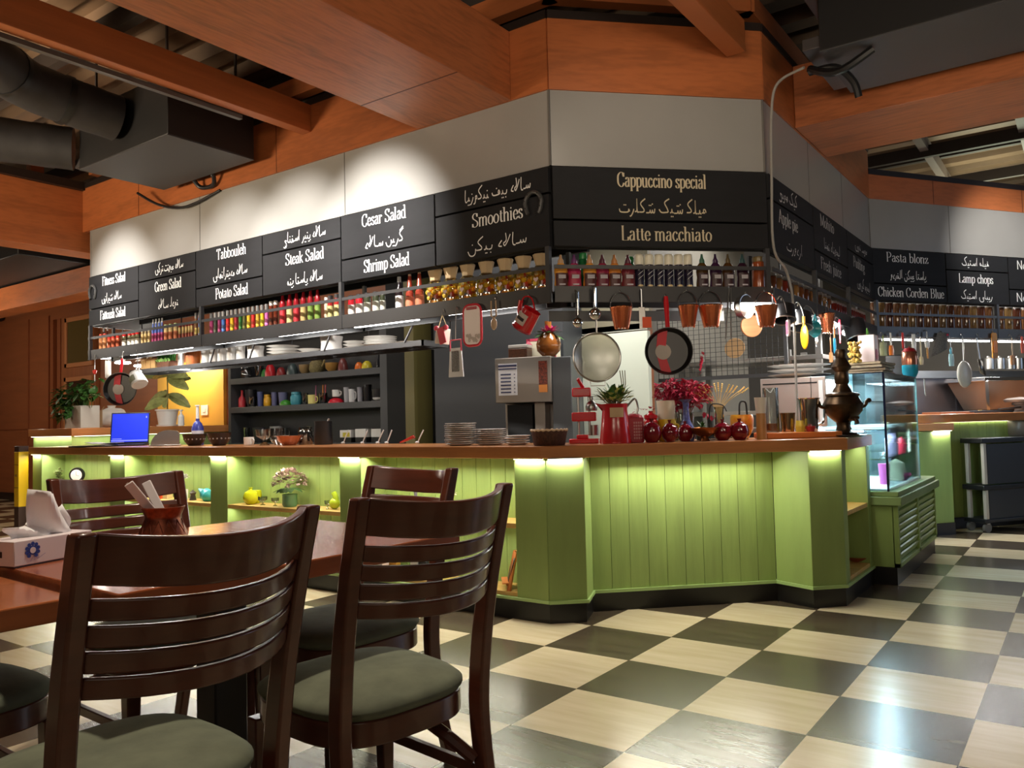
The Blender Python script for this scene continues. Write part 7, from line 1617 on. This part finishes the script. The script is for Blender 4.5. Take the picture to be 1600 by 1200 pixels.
lathe_thing('salt_pot', 'little glass pot with metal lid beside the easel', 'pot', CL, .1, (753, 895, 767, 914), [(0, 0), (.9, 0), (1, .1), (1, .75), (.9, .75), (.85, .1), (0, .1)], glass, ZS2, 'pot_body', extra=plid)
for k, (x, c, n) in enumerate(((600, (226, 200, 200), 'pink'), (622, (206, 150, 60), 'amber'), (640, (120, 150, 80), 'green'), (655, (206, 206, 214), 'white'), (668, (40, 40, 46), 'black'))):
    t, w, h = put('spice_box', f'small {n} box on the lowest shelf of the fourth bay', 'box', CL, .1, (x-8, 868, x+8, 916), ZS2); b = B(); b.box(-w/2, w/2, -.05, .05, 0, h*.8); b.build('carton', m_(c, .5), t, bv=.003)
# ------------------------------------------------------------------ in and on the display case
CF = Frame((.74, 1.5), (.74, 2.77))
def case(name, lab, cat, v, bx, prof, m, base, part='body', extra=None, group=None): return lathe_thing(name, lab, cat, CF, v, bx, prof, m, base, part, group, extra=extra)
case('cake', 'cream roll cake with a brown end on the case floor', 'cake', .09, (1386, 716, 1416, 746), [(0, 0), (.8, 0), (1, .3), (.8, .8), (0, 1)], m_((236, 226, 190), .5), .661, 'cake_body')
case('berry_bowl', 'purple berry bowl in front of the roll cake', 'bowl', .055, (1396, 738, 1424, 758), [(0, 0), (.5, 0), (1, .7), (.9, 1), (.5, .9), (0, 1)], M('berries', (90, 50, 130), .4, kind='noise', s=(50, 50, 50), rgb2=(200, 60, 90)), .661, 'bowl_body')
case('jelly_cup', 'magenta and white layered cup at the near corner of the case', 'cup', .1, (1374, 724, 1392, 762), [(0, 0), (.8, 0), (1, 1), (.9, 1), (0, .9)], m_((176, 60, 130), .4), .661, 'cup_body')
case('tea_glass', 'clear dessert glass on the lower glass shelf', 'glass', .13, (1374, 706, 1386, 735), [(0, 0), (.8, 0), (1, 1), (.9, 1), (.7, .1), (0, .1)], glass, .869, 'glass_body')
case('cookie_jar', 'clear jar with dark contents on the lower glass shelf', 'jar', .1, (1384, 675, 1404, 708), [(0, 0), (.9, 0), (1, .1), (1, .7), (.7, .85), (.75, 1), (0, 1)], m_((120, 116, 140), .2), .869, 'jar_body')
def rh(t, R, h):
    b = B(); b.tube(spline([(R*.9, 0, h*.7), (R*1.5, 0, h*.6), (R*.95, 0, h*.2)], 5), .01, 8); b.build('handle', m_((190, 40, 60)), t)
case('red_teapot', 'red teapot on the lower glass shelf', 'teapot', .07, (1402, 682, 1418, 706), [(0, 0), (.6, 0), (1, .4), (.6, .85), (.15, .9), (.2, 1), (0, 1)], m_((190, 40, 60), .2), .869, 'pot_body', rh)
case('candle', 'white candle in a clear holder at the far end of the case', 'candle', .06, (1419, 668, 1424, 700), [(0, 0), (1, 0), (1, .8), (.4, .85), (0, 1)], m_((240, 240, 214), .4), .869, 'wax')
t, w, h = put('paper_drawing', 'white sheet with a pale blue drawing lying in the case', 'paper', CF, .25, (1335, 660, 1395, 678), 1.079); b = B(); b.box(-.1, .5, -.15, .15, 0, .02); b.build('sheet', white, t, bv=.003)
ZC = 1.4835
t, w, h = put('newspaper', 'folded newspapers stacked on the glass case', 'newspaper', CF, .25, (1322, 555, 1392, 576), ZC)
b = B()
for k in range(4): b.cbox((.012*sin(k*2), 0, .022+k*.025), .44, .3, .02, Matrix.Rotation(.06*sin(k*1.7), 3, 'Z'))
b.build('sheets', M('newsprint', (170, 150, 120), .8, kind='noise', s=(30, 30, 90), amt=.3), t, bv=.004)
b = B(); b.box(-.24, .24, -.17, .17, 0, .012); b.build('blue_folder', m_((40, 90, 200), .4), t, bv=.002)
t, w, h = put('black_bin', 'black square tissue bin on the glass case beside the newspapers', 'bin', CF, .2, (1390, 556, 1413, 584), ZC); b = B(); b.box(-w*.5, w*.5, -.08, .08, 0, h); b.build('bin_body', black_p, t, bv=.008); b = B(); b.box(-w*.3, w*.3, -.05, .05, h, h+.004); b.build('opening', void, t, sm=0)
def tl(t, R, h): L2(t, 'copper_band', R, h, [(1.0, .42), (1.03, .6), (.95, .85), (.8, .9)], M('rose copper', (176, 116, 90), .2, .7)); L2(t, 'red_lid', R, h, [(.95, .88), (.6, 1.0), (.1, 1.02), (0, 1.1)], m_((150, 30, 40), .4))
case('teal_pot', 'copper and teal pot with a dark red lid on the glass case', 'pot', .03, (1411, 545, 1434, 588), [(0, 0), (.7, 0), (1, .15), (1, .45), (.9, .8), (0, .85)], m_((20, 140, 160), .3), ZC, 'pot_body', tl)
t, w, h = put('gift_bag', 'white and pink gift bag with a red side on the newspapers', 'bag', CF, .25, (1342, 525, 1374, 560), ZC+.11)
b = B(); b.box(-w*.5, w*.3, -.06, .06, 0, h); b.build('bag_body', m_((236, 220, 222), .5), t, bv=.003); b = B(); b.box(w*.3, w*.55, -.055, .065, 0, h*1.02); b.build('red_side', m_((176, 24, 60), .4), t, bv=.003)
b = B(); b.sph((-.02, -.062, h*.3), .045, 12, (1, .1, 1)); b.build('pink_print', m_((222, 140, 160), .5), t); b = B(); b.tube(spline([(-.05, 0, h), (-.03, 0, h*1.25), (.02, 0, h)], 5), .005, 6); b.build('handle', m_((90, 150, 60)), t)
t, w, h = put('gilded_sprig', 'bunch of gold dried seed heads on the newspapers', 'flowers', CF, .3, (1326, 535, 1346, 566), ZC+.11)
b = B()
for k in range(90): b.sph((R2.uniform(-.05, .05), R2.uniform(-.04, .04), R2.uniform(0, h)), R2.uniform(.008, .016), 6)
b.build('seed_heads', m_((170, 136, 60), .4), t); b = B(); b.tube([(0, 0, 0), (0, 0, h)], .01, 6); b.build('stems', m_((120, 100, 50)), t)
t, w, h = put('price_card', 'white price card hanging at the far corner of the glass case', 'card', Frame((.75, 2.6), (.75, 3.2)), 0, (1440, 578, 1450, 598), 1.35)
b = B(); b.poly([(-.03, 0, 0), (.04, 0, -.02), (.02, 0, .12), (-.05, 0, .13)]); b.build('card', white, t, thick=.002, sm=0); b = B(); b.tube([(-.01, 0, .12), (-.06, .0, .134)], .002, 5); b.build('clip', steel, t)
# wooden plate in the right bay
t, w, h = put('wooden_plate', 'brown wooden plate on the lowest shelf of the narrow right bay', 'plate', FRB, .1, (1330, 880, 1352, 893), ZS2); b = B(); b.lathe([(0, 0), (.07, 0), (.1, .03), (.095, .032), (.06, .01), (0, .01)], 24); b.build('dish', m_((150, 84, 50), .4), t)
lathe_thing('pepper_mill', 'dark wooden pepper mill in the narrow right bay', 'mill', FRB, .14, (1331, 828, 1341, 882), [(0, 0), (1, 0), (.6, .3), (.8, .5), (.5, .7), (.9, .85), (.4, 1), (0, 1)], m_((76, 50, 34), .3), ZS2, 'mill_body')
# ------------------------------------------------------------------ trolley and lamp at the right
q = at_z(1543, 832, 0); TF = Frame((q.x, q.y), (q.x+.56, q.y+.83))
t = T('trolley', 'black serving trolley on castors with pale upright posts', 'trolley', TF.P(0, 0, 0), TF.rz); Lx, D = .95, .22
for z, hh in ((.92, .05), (.46, .05), (.13, .04)): b = B(); b.box(-.05, Lx, -.03, D, z-hh, z); b.build('shelf', M('trolley black', (26, 27, 30), .4), t, bv=.008)
for z0, z1 in ((.47, .86), (.13, .41)):
    b = B(); b.box(.03, Lx-.08, -.012, .0, z0, z1); b.build('front_panel', M('trolley panel', (44, 46, 52), .45), t, sm=0)
for x in (0, Lx-.06):
    for y in (0, D-.04): b = B(); b.box(x-.018, x+.018, y-.018, y+.018, .12, .46); b.box(x-.018, x+.018, y-.018, y+.018, .47, .87); b.build('post', M('trolley post', (176, 168, 158), .4), t, bv=.003)
for x in (0, Lx-.06):
    for y in (0, D-.04):
        b = B(Matrix.Translation((x, y, .045)) @ Matrix.Rotation(radians(90), 4, 'X')); b.lathe([(0, -.015), (.045, -.015), (.045, .015), (0, .015)], 18); b.build('castor', M('castor grey', (110, 106, 102), .5), t)
        b = B(); b.box(x-.02, x+.02, y-.02, y+.02, .08, .12); b.build('castor_fork', steel, t)
t, w, h = put('gas_lantern', 'grey metal gas burner flask standing on the trolley', 'burner', TF, .2, (1574, 620, 1620, 684), .921)
R = w*.42; b = B(); b.lathe([(0, 0), (R*.9, 0), (R, .02), (R, h*.42), (R*.7, h*.58), (R*.42, h*.66), (R*.42, h*.78), (R*.6, h*.8), (R*.6, h*.86), (0, h*.86)], 26); b.build('flask', M('lantern grey', (122, 112, 106), .4, .3), t)
b = B(); b.lathe([(0, h*.86), (R*1.1, h*.87), (R*1.2, h*.93), (R*.9, h*.97), (0, h)], 26); b.build('burner_head', M('lantern grey', (122, 112, 106)), t)
# pans on the far counter
FE = Frame((.80, 4.36), (2.25, 6.3))
t, w, h = put('griddle_pan', 'flat black griddle pan lying on the far counter', 'pan', FE, .3, (1505, 640, 1565, 650), 1.1655); b = B(); b.box(-.3, .3, -.12, .12, 0, .025); b.build('pan_body', black_p, t, bv=.006); b = B(); b.tube([(.1, -.1, .03), (.3, -.2, .05)], .01, 8); b.build('handle', black_p, t)
t, w, h = put('chopping_board', 'brown chopping board on the far counter', 'board', FE, .3, (1458, 640, 1505, 648), 1.1655); b = B(); b.box(-.22, .22, -.12, .12, 0, .02); b.build('board', m_((130, 80, 50), .5), t, bv=.003)
t, w, h = put('paper_towel', 'slim yellow roll standing behind the griddle pan', 'roll', FE, .6, (1529, 618, 1534, 646), 1.1655); b = B(); b.lathe([(0, 0), (.02, 0), (.02, h), (0, h)], 14); b.build('roll', m_((222, 190, 110), .6), t)
for k, x in enumerate((1545, 1562, 1578, 1590)):
    p, w, h = Frame((1.6, 6.55), (2.6, 8.0)).box(x-9, 560, x+9, 577, 0)
    t = T('steel_pot', f'steel pot on the cabinets behind the hanging ladles, {ORD[k]} from the skimmer', 'pot', (p.x, p.y, 1.645), 0, 'steel pots on the cabinets'); b = B(); b.lathe([(0, 0), (w*.5, 0), (w*.52, .12), (w*.48, .12), (0, .02)], 18); b.build('pot_body', steel, t); b = B(); b.sph((0, 0, .13), .02, 8); b.build('knob', steel, t)
# ------------------------------------------------------------------ on the tables
t = T('cutlery_pot', 'copper pot holding wrapped cutlery on the cherry table', 'pot', (-.629, -3.09, .8405), 0)
R = .068
b = B(); b.lathe([(0, 0), (R*1.12, 0), (R*1.12, .01), (R*.84, .058), (R*.84, .07), (R*1.02, .098), (R*.97, .1), (R*.78, .066), (0, .02)], 36); b.build('pot_body', M('hammered copper', (158, 84, 58), .3, .75, kind='noise', s=(40, 40, 40), amt=.35, bump=.5), t)
b = B()
for k in range(12): a = k*.5236; b.tube([(R*1.1*cos(a), R*1.1*sin(a), .012), (R*.86*cos(a+.26), R*.86*sin(a+.26), .056), (R*1.1*cos(a+.52), R*1.1*sin(a+.52), .012)], .0022, 5)
b.build('engraved_pattern', M('dark copper', (110, 56, 40), .4, .6), t)
def packet(lab, a, lean, L_, m):
    o = T('cutlery_packet', lab, 'cutlery', (-.64, -3.095+.012*a, .905), 0); b = B(); rot = Matrix.Rotation(radians(lean), 3, 'Y') @ Matrix.Rotation(a*.3, 3, 'X')
    rot = Matrix.Rotation(radians(235), 3, 'Z') @ rot
    b.cbox(rot @ Vector((0, 0, L_*.3)), .03, .007, L_, rot); b.build('sleeve', m, o, bv=.003)
    b = B(); b.cbox(rot @ Vector((0.004, -.005, L_*.32)), .008, .003, L_*.98, rot); b.build('fork_handle', steel, o)
packet('white paper sleeve of cutlery leaning out of the copper pot', -1, 34, .19, m_((232, 220, 216), .6))
packet('second cutlery sleeve leaning behind the first in the copper pot', 1, 26, .17, m_((214, 206, 206), .6))
t = T('tissue_box', 'long white tissue box with a blue flower on the front', 'tissue box', (-.55, -3.655, .8405), radians(-3.4))
A_ = at_z(22, 889, .84); A2_ = at_z(112, 872, .84); dr = (A2_-A_); rzz = math.atan2(dr.y, dr.x)
t.location = (A_.x, A_.y, .8405); t.rotation_euler[2] = rzz; Lb, Wb, Hb = .24, .12, .07
b = B(); b.box(0, Lb, 0, Wb, .004, Hb); b.build('carton', m_((236, 224, 226), .5), t, bv=.002)
b = B(); b.box(.003, Lb-.003, .003, Wb-.003, 0, .004); b.build('dark_base', m_((60, 26, 20), .5), t, sm=0)
b = B()
for k in range(10):
    a = 2*pi*k/10+.3
    if k in (7,): continue
    b.m = Matrix.Translation((.052, -.0012, .041)) @ Matrix.Rotation(radians(90), 4, 'X'); b.prism([(.0175*cos(a)+.0054*cos(q*.785), .0175*sin(a)+.0054*sin(q*.785)) for q in range(8)], 0, .0008)
b.prism([(.0125*cos(q*.3927)+0, .0125*sin(q*.3927)) for q in range(16)], 0, .0009); b.build('blue_flower_mark', m_((34, 60, 150), .5), t, sm=0)
b = B(); b.m = Matrix.Translation((.052, -.0024, .041)) @ Matrix.Rotation(radians(90), 4, 'X'); b.prism([(.0085*cos(q*.5236), .0085*sin(q*.5236)) for q in range(12)], 0, .0006); b.build('flower_centre', m_((236, 224, 226), .5), t, sm=0)
b = B(); ribbon(b, [(q.x, q.y) for q in spline([(.045, .012, 0), (.06, .03, 0), (.056, .014, 0), (.07, .026, 0), (.066, .016, 0), (.09, .028, 0)], 5)], lambda tt: .0007, -.0016); b.build('signature_mark', m_((176, 160, 196), .5), t, sm=0)
b = B(); b.m = Matrix.Translation((-.0012, Wb*.5, .036)); b.box(0, .001, -.014, .014, -.01, .006); b.build('end_hole', m_((40, 26, 30), .5), t, sm=0)
b = B(); N = 16
b.grid(lambda u, v: (.03+.17*u+.01*sin(v*5), Wb*.5+.018*sin(u*9+v*3)+.02*(v-.5), Hb-.003+v*(.034+.05*max(0, u-.35)*1.5)), N, 6); b.grid(lambda u, v: (.08+.13*u-.05*u*v, Wb*.42+.02*sin(u*6+v*2)-.012*v, Hb-.003+v*(.135-.02*u)), 10, 6)
b.build('pulled_tissue', m_((250, 248, 248), .8), t, thick=.0012)
t = T('table_card', 'flat white card lying on the cherry table beside the tissue box', 'card', (-.47, -3.28, .8405), .3); b = B(); b.box(-.05, .05, -.035, .035, 0, .004); b.build('card', white, t, sm=0)
